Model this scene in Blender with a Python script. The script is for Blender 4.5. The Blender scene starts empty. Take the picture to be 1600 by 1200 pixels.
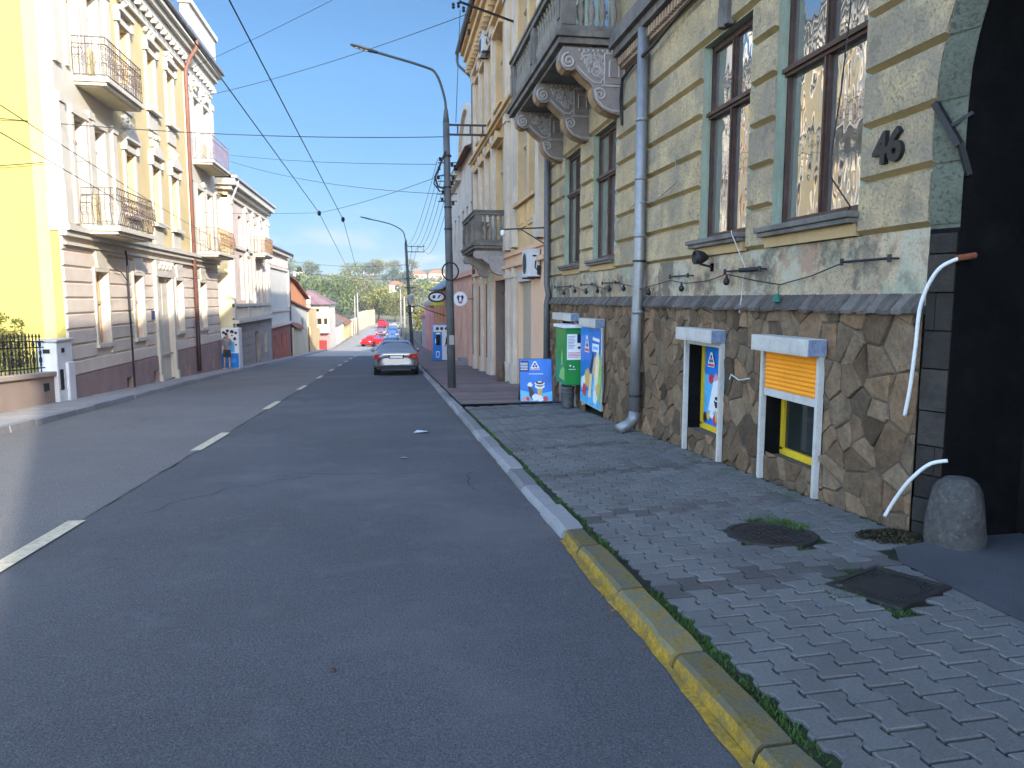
import bpy, bmesh, math, random
from math import sin, cos, pi, radians, sqrt, atan2
from mathutils import Vector, Matrix

sc = bpy.context.scene
COL = sc.collection
random.seed(7)

# ------------------------------------------------------------------ camera, sky, sun, exposure
cam = bpy.data.cameras.new('street_camera')
camo = bpy.data.objects.new('street_camera', cam)
COL.objects.link(camo)
cam.sensor_width = 36.0
cam.lens = 36.0 * 1150 / 1600
cam.clip_start = 0.05
cam.clip_end = 6000
camo.location = (0, 0, 1.65)
YAW = math.atan(191 / 1150 * cos(radians(6.6)))
camo.rotation_euler = (radians(90 - 6.6), 0, -YAW)
sc.camera = camo

SUN_EL, SUN_AZ = radians(20.2), radians(157.5)       # azimuth clockwise from +Y (the street's direction)
w = bpy.data.worlds.new('World')
sc.world = w
w.use_nodes = True
nt = w.node_tree
nt.nodes.clear()
def wn(t): return nt.nodes.new(t)
out = wn('ShaderNodeOutputWorld'); bg = wn('ShaderNodeBackground'); sky = wn('ShaderNodeTexSky')
sky.sky_type = 'NISHITA'; sky.sun_disc = False
sky.sun_elevation = SUN_EL; sky.sun_rotation = SUN_AZ
sky.altitude = 300; sky.air_density = 1.0; sky.dust_density = 0.6; sky.ozone_density = 1.2
bg.inputs['Strength'].default_value = 0.15
tc = wn('ShaderNodeTexCoord'); mp = wn('ShaderNodeMapping'); mp.inputs['Scale'].default_value = (1, 1, 3.2)
no = wn('ShaderNodeTexNoise'); no.inputs['Scale'].default_value = 7.0; no.inputs['Detail'].default_value = 7; no.inputs['Roughness'].default_value = 0.62
rp = wn('ShaderNodeValToRGB'); rp.color_ramp.elements[0].position = 0.50; rp.color_ramp.elements[1].position = 0.66
sx = wn('ShaderNodeSeparateXYZ'); band = wn('ShaderNodeValToRGB')
band.color_ramp.elements[0].position = 0.0; band.color_ramp.elements[0].color = (.9, .9, .9, 1)
e = band.color_ramp.elements.new(0.06); e.color = (.6, .6, .6, 1)
band.color_ramp.elements[2].position = 0.13; band.color_ramp.elements[2].color = (0, 0, 0, 1)
mul = wn('ShaderNodeMath'); mul.operation = 'MULTIPLY'
mix = wn('ShaderNodeMix'); mix.data_type = 'RGBA'
mix.inputs[7].default_value = (1.36, 1.38, 1.45, 1)
L = nt.links.new
L(tc.outputs['Generated'], mp.inputs['Vector']); L(mp.outputs[0], no.inputs['Vector']); L(no.outputs['Fac'], rp.inputs[0])
L(tc.outputs['Generated'], sx.inputs[0]); L(sx.outputs['Z'], band.inputs[0])
L(rp.outputs[0], mul.inputs[0]); L(band.outputs[0], mul.inputs[1]); L(mul.outputs[0], mix.inputs[0])
L(tc.outputs['Generated'], sx.inputs[0])
# added tint dims and blues the sky ahead, lifts overhead and behind for fill
tr_ = wn('ShaderNodeMapRange'); tr_.interpolation_type = 'SMOOTHSTEP'
tr_.inputs[1].default_value = .30; tr_.inputs[2].default_value = .72; tr_.inputs[3].default_value = 0; tr_.inputs[4].default_value = 1
tint = wn('ShaderNodeMix'); tint.data_type = 'RGBA'; tint.inputs[6].default_value = (1.5, 1.46, 1.5, 1)
lowr = wn('ShaderNodeMapRange'); lowr.inputs[1].default_value = 0; lowr.inputs[2].default_value = .28; L(sx.outputs['Z'], lowr.inputs[0])
lowt = wn('ShaderNodeMix'); lowt.data_type = 'RGBA'; lowt.inputs[6].default_value = (.072, .102, .165, 1); lowt.inputs[7].default_value = (.128, .196, .25, 1); L(lowr.outputs[0], lowt.inputs[0]); L(lowt.outputs[2], tint.inputs[7])
skt = wn('ShaderNodeMix'); skt.data_type = 'RGBA'; skt.blend_type = 'MULTIPLY'; skt.inputs[0].default_value = 1.0
L(sx.outputs['Y'], tr_.inputs[0]); L(tr_.outputs[0], tint.inputs[0]); L(sky.outputs[0], skt.inputs[6]); L(tint.outputs[2], skt.inputs[7])
L(skt.outputs[2], mix.inputs[6]); L(mix.outputs[2], bg.inputs['Color']); L(bg.outputs[0], out.inputs['Surface'])

sl = bpy.data.lights.new('sun', 'SUN'); slo = bpy.data.objects.new('sun', sl); COL.objects.link(slo)
sl.energy = 2.1; sl.angle = radians(0.6); sl.color = (1.0, 0.93, 0.80)
sd = Vector((sin(SUN_AZ) * cos(SUN_EL), cos(SUN_AZ) * cos(SUN_EL), sin(SUN_EL)))
slo.rotation_euler = sd.to_track_quat('Z', 'Y').to_euler()
slo.location = sd * 60

sc.view_settings.view_transform = 'Standard'
sc.view_settings.look = 'None'
sc.view_settings.exposure = 2.2
sc.view_settings.gamma = 1
sc.cycles.max_bounces = 6
sc.cycles.diffuse_bounces = 4
sc.cycles.glossy_bounces = 3
sc.cycles.transparent_max_bounces = 6
sc.cycles.caustics_reflective = False
sc.cycles.sample_clamp_indirect = 4

# ------------------------------------------------------------------ materials
MATS = {}
def M(name, col, rough=.8, var=.15, scale=2.0, bump=.0, bscale=40, dirt=None, dcol=None, dscale=1.0, metal=0.0, spec=.3,
      vcol=False, obj=False, streak=None, fine=.08, spk=None, ov=(), ior=None, emit=0.0, wave=0.0, dmin=.5, dmax=.7):
    """Procedural Principled material: two octaves of colour variation, optional stains (dcol where a large noise passes dmin..dmax), bump."""
    if name in MATS: return MATS[name]
    m = bpy.data.materials.new(name); m.use_nodes = True
    t = m.node_tree; t.nodes.clear(); N = t.nodes.new; K = t.links.new
    o = N('ShaderNodeOutputMaterial'); b = N('ShaderNodeBsdfPrincipled'); K(b.outputs[0], o.inputs[0])
    b.inputs['Roughness'].default_value = rough; b.inputs['Metallic'].default_value = metal
    b.inputs['Specular IOR Level'].default_value = spec
    if ior: b.inputs['IOR'].default_value = ior
    if obj:
        c = N('ShaderNodeTexCoord'); vec = c.outputs['Object']
    else:
        c = N('ShaderNodeNewGeometry'); vec = c.outputs['Position']
    def noise(s, det=4, r=.6, v=None):
        n = N('ShaderNodeTexNoise'); n.inputs['Scale'].default_value = s; n.inputs['Detail'].default_value = det
        n.inputs['Roughness'].default_value = r; K(v if v else vec, n.inputs['Vector']); return n.outputs['Fac']
    def mapr(x, a, b2, c2, d):
        n = N('ShaderNodeMapRange'); n.inputs[1].default_value = a; n.inputs[2].default_value = b2
        n.inputs[3].default_value = c2; n.inputs[4].default_value = d; K(x, n.inputs[0]); return n.outputs[0]
    def mixc(f, a, b2, mode='MIX'):
        n = N('ShaderNodeMix'); n.data_type = 'RGBA'; n.blend_type = mode
        if isinstance(f, float): n.inputs[0].default_value = f
        else: K(f, n.inputs[0])
        for i, x in ((6, a), (7, b2)):
            if isinstance(x, tuple): n.inputs[i].default_value = (*x, 1)
            else: K(x, n.inputs[i])
        return n.outputs[2]
    cur = mixc(mapr(noise(scale), .3, .7, 0, 1), tuple(x * (1 - var) for x in col), tuple(min(1, x * (1 + var)) for x in col))
    if fine:
        cur = mixc(mapr(noise(bscale, 3, .7), .3, .7, 0, 1), cur, tuple([1 - 2.2 * fine] * 3), 'MULTIPLY') if False else \
              mixc(1.0, cur, mixc(mapr(noise(bscale, 3, .7), .3, .7, 0, 1), tuple([1 - 2 * fine] * 3), (1., 1., 1.)), 'MULTIPLY')
    if dcol:
        cur = mixc(mapr(noise(dscale, 6, .68), dmin, dmax, 0, dirt), cur, dcol)
    if streak:
        mp_ = N('ShaderNodeMapping'); mp_.inputs['Scale'].default_value = (3, 3, .25); K(vec, mp_.inputs['Vector'])
        cur = mixc(mapr(noise(2.2, 5, .6, mp_.outputs[0]), .5, .72, 0, streak[0]), cur, streak[1])
    if spk:                                              # (scale, strength, colour, lo, hi)
        cur = mixc(mapr(noise(spk[0], 3, .55), spk[3], spk[4], 0, spk[1]), cur, spk[2])
    for q in ov:
        cur = mixc(mapr(noise(q[0], 6, .7), q[3], q[4], 0, q[1]), cur, q[2])
    if vcol:
        a = N('ShaderNodeAttribute'); a.attribute_name = 'tint'
        cur = mixc(1.0, cur, a.outputs['Color'], 'MULTIPLY')
    K(cur, b.inputs['Base Color'])
    if bump or wave:
        bp = N('ShaderNodeBump'); bp.inputs['Strength'].default_value = 1.0
        if wave:
            mp_ = N('ShaderNodeMapping'); mp_.inputs['Scale'].default_value = (1, 2.2, 1); K(vec, mp_.inputs['Vector'])
            bp.inputs['Distance'].default_value = wave; K(noise(2.6, 1, .5, mp_.outputs[0]), bp.inputs['Height'])
        else:
            bp.inputs['Distance'].default_value = bump; K(noise(bscale, 5, .65), bp.inputs['Height'])
        K(bp.outputs[0], b.inputs['Normal'])
    if emit:
        K(cur, b.inputs['Emission Color']); b.inputs['Emission Strength'].default_value = emit
    MATS[name] = m
    return m

stucco46 = M('stucco_yellow_grey', (.55, .425, .25), .9, .16, 1.3, .022, 30, .55, (.25, .215, .15), 2.3, fine=.14, spk=(34, .8, (.17, .15, .09), .53, .66), ov=((.9, .75, (.24, .21, .165), .47, .60), (3.1, .6, (.16, .14, .11), .55, .66), (1.7, .5, (.42, .30, .20), .58, .68)), streak=(.35, (.20, .18, .12)), dmin=.5, dmax=.68)
plain46 = M('stucco_patchy', (.50, .39, .255), .9, .25, 1.2, .012, 36, .8, (.21, .17, .125), 1.7, fine=.12, spk=(40, .6, (.16, .13, .10), .54, .66), ov=((1.1, .6, (.44, .43, .34), .50, .58), (2.3, .75, (.34, .20, .14), .53, .61), (1.9, .6, (.24, .30, .23), .53, .62), (1.35, .85, (.12, .105, .085), .52, .60), (4.5, .5, (.15, .13, .10), .54, .62)), streak=(.4, (.22, .27, .2)))
green46 = M('reveal_green', (.29, .345, .275), .75, .16, 2.5, .005, 50, .5, (.33, .30, .19), 3, streak=(.4, (.14, .18, .15)))
orange46 = M('sill_panel', (.46, .32, .16), .85, .15, 3, .004, 60, .4, (.25, .2, .13), 3)
greystone = M('weathered_grey_stone', (.145, .135, .125), .85, .3, 3, .008, 30, .6, (.24, .21, .17), 2.2, streak=(.5, (.055, .055, .058)))
stonew = M('flagstone', (.19, .133, .083), .8, .28, 5, .022, 18, .45, (.10, .078, .055), 7, vcol=True, fine=.18, spk=(26, .5, (.07, .055, .04), .55, .68))
mortar = M('mortar', (.095, .08, .062), .95, .2, 6, .01, 50)
coping = M('slate_coping', (.135, .12, .11), .85, .3, 6, .016, 22, .5, (.08, .072, .066), 6, vcol=True, fine=.18)
corbelm = M('corbel_stone', (.24, .205, .19), .85, .22, 4, .008, 40, .5, (.07, .062, .06), 4)
corbell = M('corbel_ornament', (.40, .37, .36), .85, .2, 6, .008, 60, .45, (.13, .12, .115), 6)
corbelo = M('corbel_underside', (.36, .23, .12), .85, .2, 4, .005, 60, .4, (.2, .15, .11), 4)
zinc = M('zinc_pipe', (.27, .28, .29), .5, .12, 3, .002, 14, .4, (.22, .22, .22), 2, metal=.55, streak=(.35, (.2, .2, .2)))
zincdark = M('dark_pipe', (.12, .12, .13), .5, .2, 3, .002, 14, metal=.3)
brownwood = M('brown_window_wood', (.062, .033, .026), .45, .25, 6, .002, 40, .3, (.12, .08, .06), 6)
glass = M('window_glass', (.11, .11, .10), .015, .1, 2, spec=1.0, ior=2.8, wave=.0034, fine=0)
glassdark = M('cellar_glass', (.02, .025, .022), .06, .3, 2, spec=.5, ior=1.5, fine=0)
curtain = M('curtain', (.30, .30, .28), .9, .15, 6)
black = M('black_iron', (.018, .018, .02), .5, .2, 8, .001, 60)
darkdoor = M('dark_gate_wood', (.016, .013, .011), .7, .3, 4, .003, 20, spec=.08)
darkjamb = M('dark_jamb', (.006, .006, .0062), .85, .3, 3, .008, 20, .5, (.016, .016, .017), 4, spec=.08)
white = M('white_paint', (.52, .51, .48), .6, .08, 3, .001, 30, .6, (.30, .28, .25), 5, streak=(.4, (.33, .31, .28)))
whiteclean = M('white_plastic', (.72, .73, .74), .35, .04, 3)
yellowp = M('yellow_frame', (.75, .52, .03), .45, .1, 5, .001, 40, .3, (.45, .3, .04), 6)
orangep = M('orange_shutter', (.88, .33, .02), .45, .06, 4, fine=.04)
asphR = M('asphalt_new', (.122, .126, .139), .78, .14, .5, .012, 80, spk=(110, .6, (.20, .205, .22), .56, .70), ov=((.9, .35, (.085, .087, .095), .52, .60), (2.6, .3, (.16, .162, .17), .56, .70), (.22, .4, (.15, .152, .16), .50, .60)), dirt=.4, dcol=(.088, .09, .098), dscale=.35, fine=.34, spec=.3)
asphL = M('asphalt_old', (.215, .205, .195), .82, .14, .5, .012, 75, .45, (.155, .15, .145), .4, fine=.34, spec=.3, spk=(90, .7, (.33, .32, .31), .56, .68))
linep = M('road_paint', (.62, .53, .37), .8, .12, 8, .003, 60, .75, (.20, .18, .15), 18)
paver = M('concrete_paver', (.18, .178, .172), .85, .14, 1.2, .004, 120, .25, (.12, .115, .112), 3.2, vcol=True, fine=.22, spk=(70, .55, (.09, .09, .10), .55, .68))
joint = M('paver_joint', (.022, .026, .016), .95, .3, 6, .004, 60, .8, (.035, .075, .015), 2.3, dmin=.48, dmax=.6)
brickpave = M('brick_paving', (.17, .135, .13), .85, .2, 3, .004, 60, .4, (.11, .095, .095), 2)
kerbg = M('kerb_granite', (.27, .27, .28), .8, .14, 5, .006, 70, .4, (.15, .145, .14), 5, vcol=True, fine=.12)
kerby = M('kerb_worn_yellow', (.28, .205, .055), .85, .25, 9, .010, 50, .9, (.135, .13, .095), 9, vcol=True, dmin=.40, dmax=.56, fine=.2)
kerbyf = M('kerb_bright_yellow', (.44, .275, .03), .85, .3, 9, .012, 50, .8, (.19, .145, .05), 12, dmin=.44, dmax=.6, fine=.25)
soil = M('soil', (.055, .045, .032), .95, .3, 8, .01, 60)
grassm = M('grass_blade', (.055, .115, .02), .75, .35, 3, obj=False)
iron = M('cast_iron', (.045, .043, .042), .6, .25, 10, .003, 80, .4, (.08, .065, .05), 8, metal=.4)
terrain = M('dry_terrain', (.17, .16, .085), .95, .3, .03, .0, 5, .5, (.09, .12, .05), .02)
pavel = M('left_paving', (.34, .315, .285), .88, .15, 2, .004, 50, .4, (.15, .14, .13), 1.5)
grey_rubber = M('tyre_rubber', (.015, .015, .016), .8, .1, 9)

# ------------------------------------------------------------------ mesh helpers
class MB:
    def __init__(s): s.v = []; s.f = []; s.m = []; s.c = []; s.cm = 0; s.cc = (1, 1, 1)
    def add(s, vs, fs):
        b = len(s.v); s.v.extend([tuple(x) for x in vs])
        for f in fs:
            s.f.append([b + i for i in f]); s.m.append(s.cm); s.c.append(s.cc)
    def quad(s, a, b, c, d): s.add([a, b, c, d], [(0, 1, 2, 3)])
    def box(s, x0, x1, y0, y1, z0, z1):
        if x0 > x1: x0, x1 = x1, x0
        if y0 > y1: y0, y1 = y1, y0
        if z0 > z1: z0, z1 = z1, z0
        s.add([(x0, y0, z0), (x1, y0, z0), (x1, y1, z0), (x0, y1, z0), (x0, y0, z1), (x1, y0, z1), (x1, y1, z1), (x0, y1, z1)],
              [(0, 3, 2, 1), (4, 5, 6, 7), (0, 1, 5, 4), (1, 2, 6, 5), (2, 3, 7, 6), (3, 0, 4, 7)])
        return s
    def sbox(s, x0, x1, y0, y1, z0, z1, sl):          # box whose z follows a slope sl per metre of y
        s.add([(x0, y0, z0 + sl * y0), (x1, y0, z0 + sl * y0), (x1, y1, z0 + sl * y1), (x0, y1, z0 + sl * y1),
               (x0, y0, z1 + sl * y0), (x1, y0, z1 + sl * y0), (x1, y1, z1 + sl * y1), (x0, y1, z1 + sl * y1)],
              [(0, 3, 2, 1), (4, 5, 6, 7), (0, 1, 5, 4), (1, 2, 6, 5), (2, 3, 7, 6), (3, 0, 4, 7)])
        return s
    def obox(s, c, ax, ay, az):                        # oriented box: centre and three half-axis vectors
        c = Vector(c); ax = Vector(ax); ay = Vector(ay); az = Vector(az)
        vs = [c + i * ax + j * ay + k * az for k in (-1, 1) for j in (-1, 1) for i in (-1, 1)]
        s.add(vs, [(0, 2, 3, 1), (4, 5, 7, 6), (0, 1, 5, 4), (1, 3, 7, 5), (3, 2, 6, 7), (2, 0, 4, 6)])
        return s
    def bar(s, a, b, wd, up=(0, 0, 1)):                # square bar from a to b
        a = Vector(a); b = Vector(b); d = b - a; t = d.normalized(); u = Vector(up)
        if abs(t.dot(u)) > .95: u = Vector((1, 0, 0))
        r = t.cross(u).normalized(); u = r.cross(t)
        return s.obox((a + b) / 2, d / 2, r * wd / 2, u * wd / 2)
    def tube(s, pts, r, seg=8, caps=True):
        pts = [Vector(p) for p in pts]; n = len(pts); rs = r if isinstance(r, (list, tuple)) else [r] * n
        prev = None; rings = []
        for i in range(n):
            t = (pts[min(i + 1, n - 1)] - pts[max(i - 1, 0)]).normalized()
            if prev is None:
                u = Vector((0, 0, 1)) if abs(t.z) < .9 else Vector((1, 0, 0))
                u = (u - t * u.dot(t)).normalized()
            else:
                u = (prev - t * prev.dot(t)).normalized()
            prev = u; w_ = t.cross(u)
            rings.append([pts[i] + (u * cos(2 * pi * k / seg) + w_ * sin(2 * pi * k / seg)) * rs[i] for k in range(seg)])
        vs = [p for rg in rings for p in rg]; fs = []
        for i in range(n - 1):
            for k in range(seg):
                fs.append((i * seg + k, i * seg + (k + 1) % seg, (i + 1) * seg + (k + 1) % seg, (i + 1) * seg + k))
        if caps:
            fs.append(tuple(range(seg - 1, -1, -1))); fs.append(tuple((n - 1) * seg + k for k in range(seg)))
        s.add(vs, fs); return s
    def lathe(s, prof, c, seg=12, axis='z'):
        c = Vector(c); vs = []; fs = []; n = len(prof)
        for r, z in prof:
            for k in range(seg):
                a = 2 * pi * k / seg
                p = (r * cos(a), r * sin(a), z) if axis == 'z' else ((z, r * cos(a), r * sin(a)) if axis == 'x' else (r * sin(a), z, r * cos(a)))
                vs.append(c + Vector(p))
        for i in range(n - 1):
            for k in range(seg):
                fs.append((i * seg + k, i * seg + (k + 1) % seg, (i + 1) * seg + (k + 1) % seg, (i + 1) * seg + k))
        fs.append(tuple(range(seg - 1, -1, -1))); fs.append(tuple((n - 1) * seg + k for k in range(seg)))
        s.add(vs, fs); return s
    def prism(s, poly, d):                             # closed polygon (3-d points) pushed along d
        n = len(poly); d = Vector(d); a = [Vector(p) for p in poly]; b = [p + d for p in a]
        s.add(a + b, [tuple(range(n)), tuple(range(2 * n - 1, n - 1, -1))] + [(i, i + n, (i + 1) % n + n, (i + 1) % n) for i in range(n)])
        return s
    def build(s, name, mats, parent=None, smooth=False, loc=None, bevel=0, auto=False):
        me = bpy.data.meshes.new(name)
        off = Vector(loc) if loc is not None else Vector((0, 0, 0))
        if parent is not None and loc is None: off = world_loc(parent)
        me.from_pydata([(x[0] - off.x, x[1] - off.y, x[2] - off.z) for x in s.v], [], s.f)
        for m in (mats if isinstance(mats, (list, tuple)) else [mats]): me.materials.append(m)
        me.polygons.foreach_set('material_index', s.m)
        if any(c != (1, 1, 1) for c in s.c):
            at = me.color_attributes.new('tint', 'FLOAT_COLOR', 'CORNER')
            buf = []
            for f, c in zip(s.f, s.c): buf.extend([c[0], c[1], c[2], 1.0] * len(f))
            at.data.foreach_set('color', buf)
        else:
            at = me.color_attributes.new('tint', 'FLOAT_COLOR', 'POINT'); at.data.foreach_set('color', [1.0] * (4 * len(me.vertices)))
        if smooth: me.polygons.foreach_set('use_smooth', [True] * len(me.polygons))
        me.update()
        o = bpy.data.objects.new(name, me); COL.objects.link(o)
        if parent is not None: o.parent = parent
        else: o.location = off
        if parent is not None and loc is not None: o.location = off - world_loc(parent)
        if bevel:
            b = o.modifiers.new('bevel', 'BEVEL'); b.width = bevel; b.segments = 2; b.limit_method = 'ANGLE'
        return o
def world_loc(o):
    v = Vector(o.location)
    while o.parent is not None: o = o.parent; v += Vector(o.location)
    return v
def tag(o, label=None, cat=None, group=None, kind=None):
    if label: o['label'] = label
    if cat: o['category'] = cat
    if group: o['group'] = group
    if kind: o['kind'] = kind
    return o
def thing(name, label, cat, loc=(0, 0, 0), group=None, rz=0):
    o = bpy.data.objects.new(name, None); COL.objects.link(o); o.location = loc; o.rotation_euler = (0, 0, rz)
    o.empty_display_size = .2
    return tag(o, label, cat, group)
def copy_tree(o, parent=None):
    c = o.copy(); COL.objects.link(c)
    if parent is not None: c.parent = parent
    for ch in list(o.children): copy_tree(ch, c)
    return c
def struct(mb, name, mats, **k): return tag(mb.build(name, mats, **k), kind='structure')
def text(body, size, mtx, mat, name, parent, extrude=.003, bold=0.0, align='CENTER', shear=0):
    cu = bpy.data.curves.new(name, 'FONT'); cu.body = body; cu.size = size; cu.extrude = extrude; cu.offset = bold
    cu.align_x = align; cu.align_y = 'CENTER'; cu.shear = shear
    t = bpy.data.objects.new(name, cu); COL.objects.link(t)
    bpy.context.view_layer.update()
    me = bpy.data.meshes.new_from_object(t.evaluated_get(bpy.context.evaluated_depsgraph_get()))
    bpy.data.objects.remove(t)
    me.transform(mtx); me.name = name
    if parent is not None: me.transform(Matrix.Translation(-world_loc(parent)))
    me.materials.clear(); me.materials.append(mat)
    o = bpy.data.objects.new(name, me); COL.objects.link(o)
    if parent is not None: o.parent = parent
    return o
def face_mtx(pos, right, up):
    r = Vector(right).normalized(); u = Vector(up).normalized(); n = r.cross(u)
    m = Matrix((r, u, n)).transposed().to_4x4(); m.translation = Vector(pos); return m
def mtx_negx(pos): return face_mtx(pos, (0, -1, 0), (0, 0, 1))
def mtx_negy(pos): return face_mtx(pos, (1, 0, 0), (0, 0, 1))

def zr(y):                                             # the street falls away, then levels out
    if y < 75: return -.049 * y
    if y < 135: t = y - 75; return -3.675 - .049 * t + .049 * t * t / 120
    return -5.145
def lerp(tab, y):
    if y <= tab[0][0]: return tab[0][1]
    for (a, b), (c, d) in zip(tab, tab[1:]):
        if y <= c: return b + (d - b) * (y - a) / (c - a)
    return tab[-1][1]
KL = [(-40, -6.4), (10, -6.5), (14, -6.6), (27, -6.95), (50, -7.05), (130, -6.9), (200, -5.2), (260, 5)]
KR = [(-40, 1.31), (60, 1.31), (130, 1.42), (200, 2.6), (260, 13)]
CL = [(-40, -2.75), (60, -2.85), (130, -2.75), (200, -1.3), (260, 9)]

# ------------------------------------------------------------------ ground, road, kerbs, pavements
def ribbon(f0, f1, ys, dz):
    mb = MB(); P = [((f0(y), y, zr(y) + dz), (f1(y), y, zr(y) + dz)) for y in ys]
    for (a, b), (c, d) in zip(P, P[1:]): mb.quad(a, b, d, c)
    return mb
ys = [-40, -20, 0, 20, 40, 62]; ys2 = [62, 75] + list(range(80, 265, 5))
pale = M('asphalt_sunlit_tone', (.36, .335, .30), .85, .12, .4, .006, 60, .4, (.27, .25, .23), .3)  # far road's sunlit brightness put into a paler asphalt colour
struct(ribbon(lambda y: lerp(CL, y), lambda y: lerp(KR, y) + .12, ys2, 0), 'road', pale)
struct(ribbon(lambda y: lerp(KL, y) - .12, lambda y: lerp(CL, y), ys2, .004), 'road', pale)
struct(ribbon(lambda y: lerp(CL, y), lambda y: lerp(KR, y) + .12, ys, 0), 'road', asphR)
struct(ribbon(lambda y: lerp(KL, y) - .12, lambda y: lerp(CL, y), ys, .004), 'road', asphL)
mb = MB()
rng = random.Random(3)
pts = []
y = 2.0
while y < 60:
    pts.append((-2.80 + rng.uniform(-.02, .02) + .0012 * y * 0, y)); y += .35
for (x0, y0), (x1, y1) in zip(pts, pts[1:]):           # rough seam between the two asphalt lanes
    wd = rng.uniform(.004, .02) * (1.8 if rng.random() < .2 else 1)
    if rng.random() < .35: continue
    mb.quad((x0, y0, zr(y0) + .007), (x0 + wd, y0, zr(y0) + .007), (x1 + wd, y1, zr(y1) + .007), (x1, y1, zr(y1) + .007))
for cx, cy, n, dr in ((-2.3, 7.2, 26, .9), (-2.6, 12.5, 22, 1.2), (.6, 16, 14, .2), (-1.2, 9, 18, -.3), (-4.6, 14, 24, 1.5), (.9, 7.5, 12, 1.45), (-2.1, 18, 20, 1.3)):
    x, y, a = cx, cy, dr                                 # wandering hairline cracks
    for k in range(n):
        a += rng.uniform(-.5, .5) - (a - dr) * .3; l_ = rng.uniform(.05, .14); x1, y1 = x + l_ * cos(a), y + l_ * sin(a); wd = rng.uniform(.002, .006)
        px_, py_ = -sin(a) * wd, cos(a) * wd; dz = .007 if max(x, x1) > lerp(CL, y) else .009
        mb.quad((x - px_, y - py_, zr(y) + dz), (x1 - px_, y1 - py_, zr(y1) + dz), (x1 + px_, y1 + py_, zr(y1) + dz), (x + px_, y + py_, zr(y) + dz)); x, y = x1, y1
struct(mb, 'road_seam', M('seam_tar', (.03, .03, .031), .9, .3, 20))
mb = MB()
for i in range(14):
    a = 5.0 + i * 6.1; b = a + 2.0
    n = 5
    for k in range(n):
        y0 = a + (b - a) * k / n; y1 = a + (b - a) * (k + 1) / n
        x0 = lerp(CL, y0) - .02; hw = .075
        mb.quad((x0 - hw, y0, zr(y0) + .010), (x0 + hw, y0, zr(y0) + .010), (x0 + hw, y1, zr(y1) + .010), (x0 - hw, y1, zr(y1) + .010))
struct(mb, 'lane_marking', linep)

# terrain, one sheet to the horizon
def zg(x, y):
    b = zr(max(y, -60)) - .06
    d = sqrt(max(0, y) ** 2 + (x * .6) ** 2)
    h = 0
    if d > 230:
        t = min(1, (d - 230) / 330); h = 24 * t * t * (3 - 2 * t)
        h += 3.5 * sin(x * .021 + 1) * t + 2.5 * sin(x * .05 + y * .01) * t
    return b + h
mb = MB()
xs = [-900, -500, -300, -200, -140, -100, -70, -50, -35, -25, -15, -8, 0, 8, 15, 25, 35, 50, 70, 100, 140, 200, 300, 500, 900]
gy = [-120, -60, -20, 20, 60, 75, 90, 105, 120, 135, 160, 190, 220, 250, 280, 310, 340, 380, 420, 470, 530, 600, 800, 1500, 3000]
V = [(x, y, zg(x, y)) for y in gy for x in xs]; nx = len(xs)
mb.add(V, [(j * nx + i, j * nx + i + 1, (j + 1) * nx + i + 1, (j + 1) * nx + i) for j in range(len(gy) - 1) for i in range(nx - 1)])
struct(mb, 'ground', terrain, smooth=True)

# right kerb stones: worn yellow near the camera, granite beyond
mb = MB(); y = -2.0; rng = random.Random(11)
while y < 62:
    ln = rng.uniform(.82, 1.0) if y < 24 else 2.0
    y1 = y + ln
    if y < 5.6 and y1 > 5.3: y1 = 5.62
    g = .014; x0 = 1.325 + rng.uniform(-.01, .01); x1 = 1.508 + rng.uniform(-.012, .012); h = .078 + rng.uniform(-.01, .01)
    yel = y1 < 5.7
    t = rng.uniform(.68, 1.15); sk = rng.uniform(-.012, .012)
    a, b = y + g, y1 - g
    n_ = 5; P6 = []
    for q in range(n_ + 1):                              # worn arris: the stone's edge wanders a little along its length
        yy = a + (b - a) * q / n_; zz = zr(yy); j = rng.uniform(-.007, .007) + sk * (q / n_ - .5); k_ = .012 if q in (0, n_) else 0
        P6.append([(x0 + j, yy, zz - .03), (x0 + .008 + j, yy, zz + h * .45 - k_), (x0 + .022 + j, yy, zz + h - .014 - k_), (x0 + .045 + j + rng.uniform(-.004, .004), yy, zz + h - k_ * .5), (x1 + rng.uniform(-.005, .005), yy, zz + h + .004 - k_ * .5), (x1, yy, zz - .03)])
    vs = [p for r_ in P6 for p in r_]
    mb.cc = (t, t, t * .98)
    mb.cm = 2 if yel else 0
    mb.add(vs, [(q * 6 + k, q * 6 + k + 1, q * 6 + 7 + k, q * 6 + 6 + k) for q in range(n_) for k in (0, 1)])
    mb.cm = 1 if yel else 0
    mb.add(vs, [(q * 6 + k, q * 6 + k + 1, q * 6 + 7 + k, q * 6 + 6 + k) for q in range(n_) for k in (2, 3, 4)] + [(5, 4, 3, 2, 1, 0), tuple(n_ * 6 + k for k in range(6))])
    y = y1
mb.cm = 2; mb.cc = (1, 1, 1)
yy = -2.0
while yy < 5.5:                                         # ragged yellow paint that ran on to the gutter
    wd = .042 + .012 * sin(yy * 3.1) + .004 * sin(yy * 17); y1 = yy + .06
    wd2 = .042 + .012 * sin(y1 * 3.1) + .004 * sin(y1 * 17)
    mb.quad((1.335 - wd, yy, zr(yy) + .006), (1.335, yy, zr(yy) + .010), (1.335, y1, zr(y1) + .010), (1.335 - wd2, y1, zr(y1) + .006)); yy = y1
struct(mb, 'kerb', [kerbg, kerby, kerbyf])
mb = MB(); y = 60
P = [(y, lerp(KR, y)) for y in list(range(60, 260, 5))]
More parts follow.
